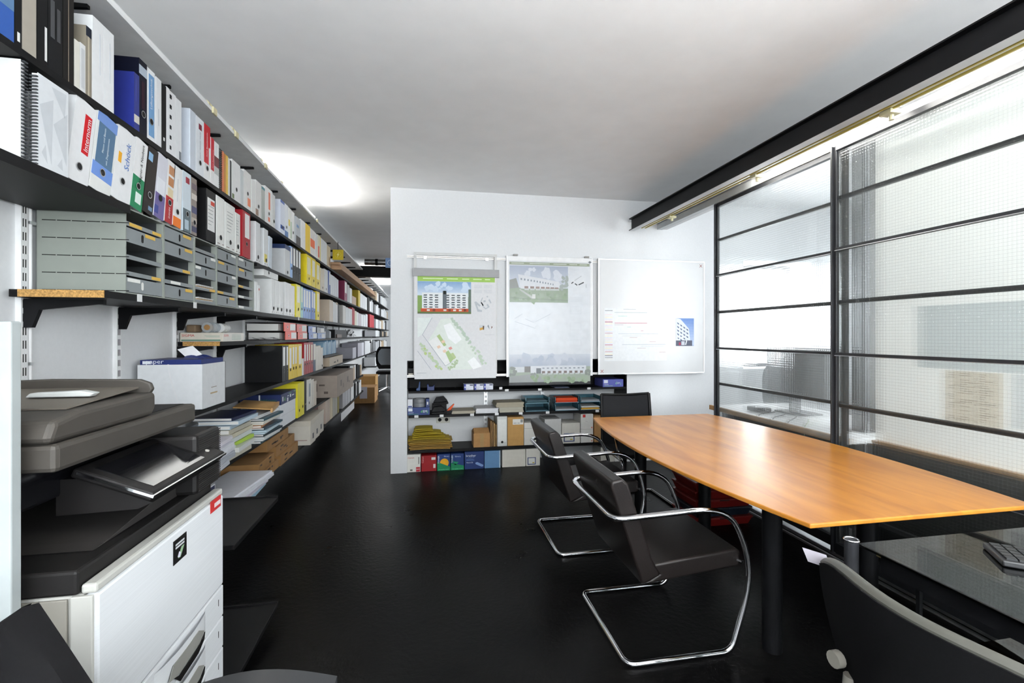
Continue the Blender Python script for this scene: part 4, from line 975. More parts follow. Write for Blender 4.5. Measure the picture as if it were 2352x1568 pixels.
for i in range(5):
    ya, yb = bounds[i] + 0.001, bounds[i + 1] - 0.001
    W_ = yb - ya; D_ = CX1 - CX0; Hc = 0.358
    t = thing('drawer_cabinet', clab[i], 'drawer cabinet', (CX1, ya, CZ))
    mb = MB().use(GREYSIDE)
    k = 0.005
    mb.box(-D_, 0, 0, k, 0, Hc).box(-D_, 0, W_ - k, W_, 0, Hc).box(-D_, 0, k, W_ - k, Hc - k, Hc).box(-D_, 0, k, W_ - k, 0, k).box(-D_, -D_ + k, k, W_ - k, k, Hc - k)
    mb.build('carcass', t)
    MB().use(mat('dark_cabinet_inside', '#2e3132', .6)).box(-D_ + .0055, -D_ + .0075, k, W_ - k, k, Hc - k).box(-D_ + .008, -.03, k + .0002, k + .001, k, Hc - k).box(-D_ + .008, -.03, W_ - k - .001, W_ - k - .0002, k, Hc - k).build('dark_lining', t)  # dark sheets paint the shade inside the open slots
    if i == 0:
        mb = MB().use(DARKHOLE)
        for r_ in range(5):
            z = 0.008 + r_ * 0.0705
            for c_ in range(6):
                x = -D_ + 0.018 + c_ * 0.0525
                mb.box(x, x + 0.048, -0.0006, 0.0, z, z + 0.0035)
        mb.build('vent_slots', t)['kind'] = 'stuff'
    sl = (Hc - 2 * k) / 5
    for r_, (kind, tabs) in enumerate(plan[i]):
        zb = Hc - k - (r_ + 1) * sl
        a0, a1 = k + 0.003, W_ - k - 0.003
        if kind.startswith('drawer'):
            d = MB().use(GREYMET).box(-0.014, -0.004, a0, a1, zb + 0.003, zb + sl - 0.006).box(-D_ + 0.02, -0.014, a0 + 0.004, a1 - 0.004, zb + 0.003, zb + 0.006).build('drawer', t)
            hm = MB().use(DARKHOLE if kind == 'drawer' else WTAB)
            hy, hz, rw, rh = (a0 + a1) / 2 - 0.02 * (i == 0), zb + sl / 2, 0.009, 0.018
            hm.face([(-0.0035, hy + rw * math.cos(2 * math.pi * q / 16), hz + (rh - rw) * (1 if math.sin(2 * math.pi * q / 16) >= 0 else -1) + rw * math.sin(2 * math.pi * q / 16)) for q in range(16)])
            hm.build('finger_hole', d)
            tz0, tz1 = zb + sl - 0.024, zb + sl - 0.009
        else:
            d = MB().use(GREYMET).box(-0.012, -0.006, a0, a1, zb + 0.002, zb + 0.02).use(mat('dark_cabinet_inside', '#2e3132', .6)).box(-D_ + 0.02, -0.012, a0, a1, zb + 0.002, zb + 0.005).build('tray', t)  # tray floor darkened with the same painted shade
            tz0, tz1 = zb + 0.004, zb + 0.018
            if kind == 'papers':
                for q in range(6):
                    B('sheets', PAPER if q % 3 else paint('#c8a46c'), -D_ + 0.04, -0.012 + 0.004 * q, a0 + 0.01, a1 - 0.03 - 0.006 * q, zb + 0.0055 + q * 0.004, zb + 0.0085 + q * 0.004, d)
        for (u0, u1, c) in tabs:
            B('index_tab', YELTAB if c == 'y' else WTAB, -0.0036 if kind.startswith('drawer') else -0.0058, -0.0026 if kind.startswith('drawer') else -0.0048, a0 + u0 * (a1 - a0), a0 + u1 * (a1 - a0), tz0, tz1, d)

# spiral bound catalogues at the near end of the second shelf
t = thing('spiral_bound_book', 'thick white spiral catalogue at the near end of the second shelf', 'book', (-1.222, 1.722, 1.954))
spiral(t, 0.014, 0.318, '#dcdcda', {}, 0.30)
B('cover', paint('#e2e2df'), -0.30, -0.005, -0.0165, -0.0145, 0, 0.318, t)
text('EN', t, (-0.13, -0.0172, 0.03), RY_H, paint('#8f9294'), length=0.05, maxh=0.018)
t = thing('spiral_bound_book', 'grey white spiral catalogue with triangle pattern facing the room', 'book', (-1.205, 1.728, 1.954), (0, 0, math.radians(0)))
B('page_block', PAPER, -0.016, 0, 0.012, 0.138, 0, 0.295, t)
B('cover', paint('#d6d9dc'), 0.0002, 0.0015, 0.010, 0.140, -0.0, 0.297, t)
mb = MB().use(paint('#c2c6ca'))
for (p, q, r_) in (((.02, .2), (.08, .02), (.09, .24)), ((.09, .16), (.16, .04), (.165, .22)), ((.03, .05), (.06, .02), (.05, .08)), ((.11, .03), (.14, .02), (.135, .06)), ((.08, .28), (.15, .20), (.16, .285))):
    mb.face([(0.0019, p[0] * .82, p[1]), (0.0019, q[0] * .82, q[1]), (0.0019, r_[0] * .82, r_[1])])
mb.build('cover_print', t)
mb = MB().use(paint('#3c3f42'))
for i in range(27): mb.box(-0.018, 0.003, 0.003, 0.010, 0.006 + i * 0.0106, 0.010 + i * 0.0106)
mb.build('spiral_binding', t)['kind'] = 'stuff'

# white file lying on the trio of magazine boxes
t = thing('box_file', 'white box file lying flat on the magazine boxes beside the drawers', 'box', (-1.22, 4.02, 1.8805))
B('body', paint('#dedfde'), -0.28, 0, -0.10, 0.26, 0, 0.068, t)
mb = MB().use(DARKHOLE); disc(mb, 0.001, 0.02, 0.034, 0.014); mb.build('finger_hole', t)
# (rests on three magazine boxes and a side block)

# ---------------- narrow shelf: flat boxes, tape rolls, lying binders
def lett_box(label, x0, x1, y0, y1, z0, z1, m_, name='carton', lid=None):
    t = thing(name, label, 'box', (x1, y0, z0))
    B('body', m_, -(x1 - x0), 0, 0, y1 - y0, 0, z1 - z0, t, bevel=0.002, segs=1)
    if lid: B('lid', lid[0], -(x1 - x0) - 0.003, 0.003, -0.003, y1 - y0 + 0.003, z1 - z0 - lid[1], z1 - z0 + 0.002, t, bevel=0.002, segs=1)
    return t
SIG = paint('#cfc8ba')
t = lett_box('long cream box with red lettering on the narrow shelf', -1.545, -1.292, 3.36, 3.72, 1.3765, 1.435, SIG, 'flat_box')
B('green_stripe', paint('#3f7a68'), -0.245, -0.015, -0.0008, -0.0002, 0.006, 0.013, t)
text('SIGMA', t, (-0.205, -0.0012, 0.040), RY_H, paint('#b8281e'), length=0.075, maxh=0.016)
text('SIGMA', t, (0.0012, 0.05, 0.040), RX_H, paint('#c8402e'), length=0.075, maxh=0.016)
B('front_panel', paint('#dcd8d0'), 0.0002, 0.0009, 0.002, 0.358, 0.001, 0.057, t)
mb = MB().use(paint('#6f9c8c'))
for k in range(5):
    mb.face([(0.0014, 0.14, 0.045 - k * 0.008), (0.0014, 0.30, 0.045 - k * 0.008), (0.0014, 0.30, 0.043 - k * 0.008), (0.0014, 0.14, 0.043 - k * 0.008)])
mb.box(-0.10, -0.02, -0.0009, -0.0003, 0.03, 0.032).box(-0.11, -0.02, -0.0009, -0.0003, 0.037, 0.039)
mb.build('printed_lines', t)['kind'] = 'stuff'
def roll(label, x, y, z, r, L, m_, core=None):
    t = thing('tape_roll', label, 'tape roll', (x, y, z))
    MB().use(m_).cyl((0, 0, r), (0, L, r), r, 20).build('roll', t, smooth=True)
    MB().use(core or DARKHOLE).cyl((0, -0.001, r), (0, L + 0.001, r), r * 0.55, 16).build('core', t, smooth=True)
    return t
roll('clear tape roll with brown core on the cream box', -1.42, 3.44, 1.4365, 0.034, 0.055, PLASTIC, CARTON)
roll('clear tape roll standing against the white rolls', -1.42, 3.52, 1.4365, 0.034, 0.05, PLASTIC, PAPER)
roll('first white tape roll on the cream box', -1.40, 3.585, 1.4365, 0.032, 0.045, paint('#dcdcda'), PAPER)
roll('second white tape roll on the cream box, farthest along', -1.40, 3.64, 1.4365, 0.032, 0.045, paint('#dcdcda'), PAPER)
t = thing('tape_dispenser', 'brown cardboard dispenser behind the clear tape rolls', 'dispenser', (-1.50, 3.40, 1.4365))
B('holder', mat('brown_card_dark', '#7b6650', 0.8), -0.03, 0.03, 0, 0.10, 0, 0.05, t, bevel=0.01)

def lying(label, y0, y1, z0, th, col, lab='#dcdcda', xf=-1.20, tilt=0.0):
    t = thing('ring_binder', label, 'binder', (xf, y0, z0), (0, math.radians(tilt), 0))
    W_ = y1 - y0
    m_ = paint(col); k = 0.0035
    dk = paint('#241416' if col.startswith('#c') or col.startswith('#d') else '#1a2030')
    MB().use(m_).box(-k, 0, 0, W_, 0, th).use(dk).box(-0.31, -k, 0, W_, 0, k).box(-0.31, -k, 0, W_, th - k, th).build('cover', t)
    B('paper_block', PAGES, -0.30, -0.05, 0.006, W_ - 0.006, k + 0.001, th - 0.012, t)
    B('spine_label', paint(lab), 0, 0.0008, W_ * .5, W_ * .95, th * .12, th * .88, t)
    mb = MB().use(HOLE_RING); disc(mb, 0.0009, W_ * .28, th / 2, 0.013, r0=0.009); mb.use(DARKHOLE); disc(mb, 0.0009, W_ * .28, th / 2, 0.009); mb.build('finger_hole', t)
    return t
lying('lower red orange binder lying beside the plastic bag', 4.42, 4.79, 1.3775, .074, '#d8452c')
lying('upper red orange binder lying tilted above the plastic bag', 4.38, 4.76, 1.4525, .076, '#d64630')
lying('lower red orange binder lying next to the blue ones', 4.84, 5.20, 1.3775, .070, '#d24a38')
lying('upper red orange binder lying next to the blue ones', 4.80, 5.18, 1.4485, .076, '#c85046', lab='#c8d0cc')
lying('lower blue binder lying beside the red ones', 5.28, 5.66, 1.3775, .066, '#7489c4')
lying('upper blue binder lying beside the red ones', 5.26, 5.60, 1.4445, .068, '#7288c6')
lying('lower blue binder lying farthest from the red ones', 5.70, 6.10, 1.3775, .064, '#7a96cc')
lying('grey binder lying on the farthest blue binder', 5.66, 6.06, 1.4425, .062, '#8b9098')
bagm = MB().use(FOIL)
def bagf(u, v):
    y = 3.76 + 0.62 * u
    x = -1.29 + 0.11 * min(1, v * 1.8) + 0.012 * math.sin(9 * u + 4 * v)
    z = 1.383 - max(0, v - 0.35) * (0.10 + 0.05 * math.sin(5 * u + 1)) + 0.008 * math.sin(17 * u) * math.cos(11 * v) + 0.012 * (1 - v)
    return (x + 0.006 * math.sin(23 * u + 7 * v), y + 0.02 * math.sin(8 * v), z)
bagm.grid(bagf, 28, 12)
tag(bagm.build('plastic_bag', smooth=True), 'crumpled clear plastic bag drooping over the narrow shelf edge', 'bag')
# far things on the narrow shelf
for k, (y0, lb) in enumerate(((6.2, 'first grey magazine rack past the lying blue binders'), (6.55, 'second grey magazine rack past the lying blue binders'), (6.9, 'third grey magazine rack past the lying blue binders'))):
    t = thing('magazine_rack', lb, 'rack', (-1.30, y0, 1.3775))
    MB().use(paint('#aeb3ba')).prism([(-.24, 0), (0, 0), (0, .09), (-.10, .155), (-.24, .155)], 'y', 0, 0.10).build('body', t)
    B('papers', PAPER, -.22, -.02, .012, .088, .156, .166, t)
t = lett_box('dark flat box on the narrow shelf before the crumpled paper', -1.52, -1.30, 7.3, 8.35, 1.3775, 1.50, paint('#2e2f33'), 'flat_box')
t = lett_box('small brown box in front of the dark flat box', -1.298, -1.285, 7.4, 7.8, 1.3775, 1.43, paint('#6d5a52'), 'small_box')
mb = MB().use(PAPER)
mb.grid(lambda u, v: (-1.42 + .14 * u + .02 * math.sin(21 * v), 8.45 + .75 * v + .05 * math.sin(13 * u), 1.395 + .12 * math.sin(math.pi * v) * (0.5 + .5 * math.sin(9 * v + 5 * u) ** 2) + .02 * math.sin(31 * u + 17 * v)), 14, 18)
tag(mb.build('crumpled_paper'), 'bundle of crumpled white paper on the narrow shelf', 'paper')

# ---------------- open carton with blue paper reams
t = thing('open_carton', 'large white open carton with blue wrapped paper above the copier', 'box', (-1.20, 2.85, 1.0085))
WC = paint('#d7d9db')
mb = MB().use(WC)
D_, W_, Hc, k = 0.315, 0.30, 0.25, 0.004
mb.box(-D_, 0, 0, k, 0, Hc).box(-D_, 0, W_ - k, W_, 0, Hc).box(-k, 0, k, W_ - k, 0, Hc).box(-D_, -D_ + k, k, W_ - k, 0, Hc).box(-D_, 0, 0, W_, 0, .003)
mb.build('carton_walls', t)
NAVY = paint('#1c2b66')
MB().use(NAVY).box(-D_ + .008, -.008, .008, W_ - .008, .004, Hc + .026).build('wrapped_reams', t)
B('wrapper_print', paint('#dfe3ea'), -D_ + .02, -D_ + .06, .0066, .0078, Hc + .004, Hc + .02, t)
text('paper', t, (-0.235, 0.0062, Hc + 0.010), RY_H, paint('#e8ecf2'), length=0.085, maxh=0.022)
mb = MB().use(NAVY); mb.grid(lambda u, v: (-.13 + .11 * u, .06 + .2 * v, Hc + .028 + .03 * math.sin(3 * u + 1) * math.sin(4 * v) ** 2), 8, 8); mb.use(PAPER); mb.grid(lambda u, v: (-.12 + .07 * u - .05 * v, .10 + .02 * u, Hc + .03 + .05 * v + .02 * u), 5, 5)
mb.build('torn_wrapper', t)
MB().use(PAPER).grid(lambda u, v: (-.17 + .055 * v ** 1.5 + .007 * u, -.0016 - .0006 * v, Hc + .002 - (Hc - .03) * v), 1, 10).build('packing_strap', t)
B('scuff', paint('#b39c78'), .0004, .001, .10, .19, .075, .083, t); B('scuff', paint('#8d8478'), .0004, .001, .11, .18, .11, .114, t)
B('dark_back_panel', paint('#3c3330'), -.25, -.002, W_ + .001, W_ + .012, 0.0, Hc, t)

# ---------------- blue lidded paper box
t = lett_box('white paper box with navy lid of multifunction paper', -1.53, -1.212, 4.33, 4.795, .6185, .905, paint('#d6d8dc'), 'paper_box', lid=(paint('#1d2a57'), .088))
text('Multifunction', t, (-.10, -.0042, .243), RY_H, paint('#3f7a44'), length=.135, maxh=.026)
text('paper', t, (-.062, -.0042, .216), RY_H, paint('#e4e6ea'), length=.07, maxh=.024)
text('EM', t, (-.27, -.0042, .225), RY_H, paint('#c8d4cc'), length=.04, maxh=.022)
mb = MB().use(paint('#cfd4da')); 
for (a, b, c, d) in ((.03, .06, .225, .265), (.17, .21, .205, .24), (.18, .23, .25, .258), (.26, .30, .235, .262), (.33, .40, .24, .25)): mb.face([(.0042, a, c), (.0042, b, c), (.0042, b, d), (.0042, a, d)])
mb.use(paint('#5fa05c')); mb.face([(.0042, .08, .23), (.0042, .12, .22), (.0042, .11, .262)]); mb.face([(.0042, .22, .27), (.0042, .31, .27), (.0042, .31, .276), (.0042, .22, .276)]); mb.face([(.0042, .39, .27), (.0042, .45, .27), (.0042, .45, .28), (.0042, .39, .28)])
mb.build('lid_print', t)
B('side_seam', paint('#b4b6ba'), .0001, .0006, .001, .46, .098, .100, t)
MB().use(PAPER).box(-.175, -.163, -.0044, -.0034, .20, .288).build('strap', t)

# ---------------- piles on the low shelf
def flat(name, label, cat, x1, y0, y1, z, th, col, dx=.22, rot=0.0, kind='book'):
    t = thing(name, label, cat, (x1, (y0 + y1) / 2, z), (0, 0, math.radians(rot)))
    W_ = (y1 - y0) / 2
    if kind == 'paper':
        n = max(2, int(th / .012)); h_ = th / n
        for q in range(n):
            a = rnd.uniform(-.008, .008); b = rnd.uniform(-.008, .012)
            B('paper_stack', paint(col), -dx, b, -W_ + a, W_ + a, q * h_, (q + 1) * h_ - .0008, t)
    else:
        k = min(.0025, th * .2); m_ = paint(col, .3)
        MB().use(m_).box(-k, 0, -W_, W_, 0, th).box(-dx, -k, -W_, W_, 0, k).box(-dx, -k, -W_, W_, th - k, th).build('cover', t)
        B('page_block', PAGES, -dx + .004, -k - .0004, -W_ + .003, W_ - .003, k, th - k, t)
    return t
z = .6185
pile = [('white paper packet at the bottom of the pile behind the copier', '#c9ccd4', .045, 'paper'), ('grey printed paper packet in the pile behind the copier', '#a9adb6', .04, 'paper'), ('white crumpled paper packet in the pile behind the copier', '#dcdde4', .055, 'paper'), ('white brochure stack with purple cover behind the copier', '#d8d4dc', .03, 'paper')]
for (lb, c, th, kd) in pile:
    flat('paper_packet', lb, 'paper', -1.175 + rnd.uniform(-.015, .015), 2.83, 3.20, z, th, c, .28, rnd.uniform(-4, 4), kd); z += th + .0012
z = .6185
pb = [('cream', '#c4bfae', .045), ('white', '#d6d8d6', .03), ('lime green', '#9fbf3c', .022), ('grey white', '#ccd0d0', .03), ('ivory', '#c9c2ac', .026), ('stone', '#bdb7a6', .028), ('pale blue grey', '#a9bac6', .024), ('light blue', '#b3c6d4', .024), ('navy', '#1d2450', .02)]
for i, (cn, c, th) in enumerate(pb):
    flat('flat_book', '%s book lying in the tall pile below the open carton' % cn, 'book', -1.19 + rnd.uniform(-.03, .03), 3.27 + rnd.uniform(-.02, .02), 3.62 + rnd.uniform(-.02, .02), z, th, c, .24, rnd.uniform(-6, 6)); z += th + .003
z = .6185
pc = [('teal', '#1d4350', .018, 'book'), ('white', '#d3d6d6', .03, 'paper'), ('dark teal', '#173845', .016, 'book'), ('pale blue', '#b9ccd6', .026, 'paper'), ('petrol', '#1b3f50', .016, 'book'), ('orange edged', '#c98a58', .018, 'book'), ('ivory white', '#d8d6cc', .026, 'paper'), ('blue green', '#1f4652', .016, 'book'), ('bright white', '#dcdede', .022, 'paper')]
for i, (cn, c, th, kd) in enumerate(pc):
    flat('folder' if kd == 'book' else 'paper_packet', '%s %s in the pile before the navy lidded box' % (cn, 'folder' if kd == 'book' else 'papers'), 'folder' if kd == 'book' else 'paper', -1.17 + rnd.uniform(-.03, .03), 3.72 + rnd.uniform(-.02, .02), 4.12 + rnd.uniform(-.02, .02), z, th, c, .25, rnd.uniform(-5, 5), kd); z += th + .0028
t = thing('padded_envelope', 'tan padded envelope lying tilted on the folder pile', 'envelope', (-1.16, 3.98, .868), (0, math.radians(6), math.radians(9)))
MB().use(TANBOX).grid(lambda u, v: (-.25 + .25 * u, -.2 + .4 * v, .012 * math.sin(math.pi * u) * math.sin(math.pi * v)), 8, 8, (0, 0, -.008)).build('sleeve', t, smooth=True)
B('flap', paint('#c39a66'), -.004, .012, -.18, .2, -.03, .003, t)

# ---------------- bottom shelf near part
TON = mat('toner_carton', '#8f6a3e', 0.85, var=0.08)
def toner(label, y0, y1, z0, z1, xf=-1.205):
    t = lett_box(label, xf - .3, xf, y0, y1, z0, z1, TON, 'toner_carton')
    w_ = y1 - y0; h_ = z1 - z0
    mb = MB().use(paint('#4a3520'))
    for q in range(4):
        a = rnd.uniform(.06, .7) * w_; b = a + rnd.uniform(.04, .2) * w_; c = rnd.uniform(.2, .7) * h_
        mb.face([(.0006, a, c), (.0006, b, c), (.0006, b, c + .012), (.0006, a, c + .012)])
    mb.build('carton_print', t)
toner('brown toner carton lowest right, touching the white lidded boxes', 4.30, 4.86, .3005, .392)
toner('brown toner carton in the middle of the stack', 4.23, 4.80, .3935, .482, -1.222)
toner('brown toner carton on top of the stack', 4.05, 4.64, .4835, .572, -1.235)
toner('brown toner carton at the bottom left of the stack', 3.86, 4.28, .3005, .372, -1.215)
toner('brown toner carton resting left on the lower one', 3.82, 4.20, .3735, .446, -1.225)
z = .3005
for i, (lb, c, th, y0, y1) in enumerate((('blue printed leaflet stack at the bottom shelf edge', '#9fc0d2', .03, 3.20, 3.80), ('white leaflet stack with purple print at the shelf edge', '#d4cfdc', .035, 3.14, 3.78), ('loose white drawing sheets on the leaflet stacks', '#dadbe2', .05, 3.06, 3.76))):
    flat('paper_packet', lb, 'paper', -1.16 + .01 * i, y0, y1, z, th, c, .30, 3 - 4 * i, 'paper'); z += th + .0012
t = lett_box('white toner box with black lettering behind the copier', -1.50, -1.19, 2.72, 2.99, .3005, .56, paint('#d9dade'), 'toner_box')
text('XEROX', t, (.001, .135, .06), RX_H, paint('#26282c'), length=.13, maxh=.03)
B('dark_top_print', paint('#2a3050'), .0003, .0008, .01, .26, .225, .255, t)
t = lett_box('small white box with blue logo above the toner box', -1.45, -1.20, 2.54, 2.78, .6185, .70, paint('#dcdde2'), 'small_box')
text('epson', t, (.001, .15, .045), RX_H, paint('#5a6ea8'), length=.08, maxh=.02)
# white archive boxes with lids
for i, (y0, y1, lb) in enumerate(((5.07, 5.30, 'white lidded archive box with its plain side showing, nearest of three'), (5.31, 5.56, 'middle white lidded archive box with a dark square label'), (5.57, 5.83, 'farthest white lidded archive box with a dark square label'))):
    t = lett_box(lb, -1.50, -1.14 - .012 * i, y0, y1, .3005, .545, paint('#cfc9be'), 'archive_box', lid=(paint('#cbc4b6'), .05))
    B('square_label', paint('#2f3744'), .0003, .001, .10, .15, .045, .10, t)
    if i == 0: B('red_line', paint('#7c4a4c'), -.30, -.03, -.0008, -.0002, .048, .053, t)
t = lett_box('dark red box standing behind the white lidded boxes', -1.52, -1.30, 5.86, 6.18, .3005, .56, paint('#5c1218'), 'small_box')
# long plotter paper carton
t = lett_box('long beige plotter paper carton projecting from the low shelf', -1.50, -1.10, 6.33, 7.72, .6185, .90, mat('beige_carton', '#a3968c', .85), 'plotter_carton')
mb = MB().use(paint('#5d524c'))
for (a, b, c, d) in ((-.33, -.24, .08, .18), (-.22, -.15, .15, .17), (-.16, -.11, .05, .08)): mb.face([(a, -.0006, c), (b, -.0006, c), (b, -.0006, d), (a, -.0006, d)])
for (a, b, c, d) in ((.25, .33, .12, .2), (.45, .5, .08, .14), (.8, .9, .12, .2), (.95, 1.02, .1, .13)): mb.face([(.0006, a, c), (.0006, b, c), (.0006, b, d), (.0006, a, d)])
mb.build('carton_print', t)
# fifth shelf: open beige carton with blue sleeves on a dark tray
t = thing('open_carton', 'open beige carton on the fifth shelf before the lilac boxes', 'box', (-1.215, 6.45, 1.0085))
BC = paint('#b9a893')
mb = MB().use(BC); mb.box(-.32, 0, 0, .004, 0, .115).box(-.32, 0, 1.0, 1.004, 0, .115).box(-.004, 0, .004, 1.0, 0, .115).box(-.32, -.316, .004, 1.0, 0, .115).box(-.316, -.004, .004, 1.0, 0, .004)
mb.build('carton_walls', t)
mb = MB().use(paint('#40382f')); mb.face([(.0006, .55, .03), (.0006, .62, .03), (.0006, .62, .06), (.0006, .55, .06)]); mb.face([(.0006, .3, .03), (.0006, .45, .03), (.0006, .45, .045), (.0006, .3, .045)]); mb.build('carton_print', t)
t = thing('sleeve_tray', 'dark tray of upright blue plastic sleeves on the open carton', 'tray', (-1.25, 6.30, 1.126))
B('tray', BLACK, -.26, 0, 0, 1.0, 0, .03, t)
for q in range(9):
    MB().use(paint(['#8fb2cc', '#a8c4d8', '#6f97b8'][q % 3], .2)).box(-.22, -.02, .04 + q * .1, .125 + q * .1, .031, .19 + .015 * (q % 3)).build('blue_sleeve', t)
# boards on the top shelf
for i, (x1, z0, y0) in enumerate(((-1.10, 2.3008, 6.66), (-1.115, 2.3355, 6.72), (-1.13, 2.370, 6.70), (-1.16, 2.4045, 6.9))):
    tag(B('timber_board', mat('pale_timber', '#b08c6c', .7, var=.12, scale=5, stretch=(14, .6, 14)), -1.50, x1, y0, 11.2, z0, z0 + .033, bevel=.002), ['lowest', 'second', 'third', 'uppermost'][i] + ' long pale timber board stacked on the top shelf', 'board')
tag(MB().use(PAPER).tube([(-1.3, 10.8, 2.47), (-1.2, 11.3, 2.47)], .03, 10).build('paper_roll', smooth=True), 'rolled white drawing on the far end of the timber boards', 'paper roll')
# corridor things
t = lett_box('brown carton with a white label on the corridor floor', -1.5, -1.02, 10.15, 10.75, 0.001, .33, CARTON, 'floor_carton')
B('white_label', paint('#cfcad2'), -.30, -.15, -.0012, -.0002, .1, .34, t)
t = lett_box('brown carton standing behind the labelled carton in the corridor', -1.5, -1.08, 10.9, 11.5, 0.001, .5, TANBOX, 'floor_carton')
tag(B('card_strip', WHITE, -1.214, -1.21, 7.3, 8.6, .14, .26), 'white card strip hanging below the bottom shelf', 'card')
ch = thing('task_chair', 'black task chair with a round grey back at the corridor end', 'chair', (-.93, 12.0, 0))
mb = MB().use(BLACK); mb.grid(lambda u, v: ((u - .5) * .5 * (1 - .3 * abs(2 * v - 1) ** 3), .05 * math.sin(math.pi * u), .58 + .55 * v), 8, 8, (0, .05, 0)).build('backrest', ch, smooth=True)
mb = MB().use(GREYFAB); mb.grid(lambda u, v: ((u - .5) * .40 * (1 - .4 * abs(2 * v - 1) ** 3), .05 * math.sin(math.pi * u) - .012, .68 + .40 * v), 8, 8, (0, .01, 0)).build('grey_back_pad', ch, smooth=True)
B('seat', BLACK, -.25, .25, .02, .5, .44, .52, ch, bevel=.03)
MB().use(CHROME).cyl((0, .25, .08), (0, .25, .44), .025).build('gas_column', ch, smooth=True)
for k in range(5):
    a = 2 * math.pi * k / 5 + .3
    MB().use(CHROME).tube([(0, .25, .10), (.3 * math.cos(a), .25 + .3 * math.sin(a), .03)], [.025, .012], 8).build('leg', ch, smooth=True)

# ================================================================== COPIER
WP = mat('white_ribbed_plastic', (0.70, 0.715, 0.73), 0.5, var=0.035, scale=6, stretch=(1, 0.4, 60))
GP = mat('warm_grey_plastic', '#837f77', 0.5, var=0.03)
LP = mat('light_grey_plastic', '#b5b4ae', 0.5, var=0.02)
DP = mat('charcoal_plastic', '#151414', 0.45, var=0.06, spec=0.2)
MP = mat('mid_charcoal_plastic', '#2c2a29', 0.5, var=0.05, scale=90, spec=0.25)
BP = mat('gloss_black_plastic', (0.004, 0.004, 0.005), 0.16, var=0.1, spec=0.3)
TP = mat('taupe_grey_plastic', '#383531', 0.55, var=0.04, spec=0.3)
cp = thing('photocopier', 'large white and charcoal photocopier with a tilted touch screen', 'photocopier', (-0.96, 1.365, 0))
def C(name, m_, x0, x1, y0, y1, z0, z1, bevel=0.004, parent=None):
    ox, oy = (-0.96, 1.365)
    return B(name, m_, x0 - ox, x1 - ox, y0 - oy, y1 - oy, z0, z1, parent or cp, bevel=bevel)
C('body', LP, -1.28, -0.665, 1.072, 1.66, 0.03, 0.905, 0.006)
C('side_cover', GP, -1.26, -0.69, 1.066, 1.0715, 0.05, 0.90, 0.002)
C('corner_strip', LP, -0.683, -0.645, 1.064, 1.0718, 0.04, 0.905, 0.002)
C('front_cover', WP, -0.664, -0.640, 1.072, 1.668, 0.617, 0.905, 0.006)
C('front_cap', LP, -0.67, -0.642, 1.072, 1.668, 0.906, 0.925, 0.005)
for i in range(5):
    z1 = 0.614 - 0.10 * i
    d = C('paper_drawer', WP, -0.664, -0.640, 1.072, 1.668, z1 - 0.097, z1, 0.004)
    ox, oy = (-0.96, 1.365)
    # bulged handle: a scooped bar
    mb = MB().use(WP)
    mb.grid(lambda u, v: (-0.640 - ox + 0.014 * math.sin(math.pi * u) ** .6 * (1 - .2 * v), 1.27 - oy + 0.27 * u, z1 - 0.012 - 0.075 * v), 12, 4)
    h_ = mb.build('handle', d, smooth=True)
    MB().use(mat('grey_recess', '#8f8e88', .5)).prism([(1.31 - oy, z1 - .062), (1.33 - oy, z1 - .034), (1.47 - oy, z1 - .030), (1.50 - oy, z1 - .048), (1.47 - oy, z1 - .066), (1.36 - oy, z1 - .074)], 'x', -0.6275 - ox, -0.6255 - ox).build('handle_grip', h_)
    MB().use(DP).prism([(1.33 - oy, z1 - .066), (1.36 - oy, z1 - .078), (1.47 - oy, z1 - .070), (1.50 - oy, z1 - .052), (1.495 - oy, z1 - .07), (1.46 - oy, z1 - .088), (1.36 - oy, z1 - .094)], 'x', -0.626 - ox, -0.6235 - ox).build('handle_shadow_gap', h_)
    C('size_mark', DP, -0.6398, -0.6392, 1.628, 1.631, z1 - .05, z1 - .03, 0, d)
# badge and sticker
b_ = C('badge', DP, -0.6398, -0.6385, 1.357, 1.425, .822, .884, 0)
ox, oy = (-0.96, 1.365)
mb = MB().use(paint('#c9ccd0'))
for k in range(2): mb.face([(-.6381 - ox, 1.366 - oy, .873 - .008 * k), (-.6381 - ox, 1.412 - oy, .873 - .008 * k), (-.6381 - ox, 1.412 - oy, .868 - .008 * k), (-.6381 - ox, 1.366 - oy, .868 - .008 * k)])
mb.use(paint('#8fae8a')); mb.face([(-.6381 - ox, 1.378 - oy, .832), (-.6381 - ox, 1.392 - oy, .83), (-.6381 - ox, 1.412 - oy, .856), (-.6381 - ox, 1.396 - oy, .856)])
mb.use(paint('#d8d4e4')); mb.face([(-.6380 - ox, 1.376 - oy, .836), (-.6380 - ox, 1.388 - oy, .831), (-.6380 - ox, 1.394 - oy, .842), (-.6380 - ox, 1.384 - oy, .848)])
mb.build('badge_print', b_)
s_ = C('sticker', paint('#c23434'), -0.6398, -0.6388, 1.572, 1.645, .876, .912, 0)
C('sticker_text', paint('#e4d4d4'), -0.6386, -0.6382, 1.598, 1.64, .886, .899, 0, s_)
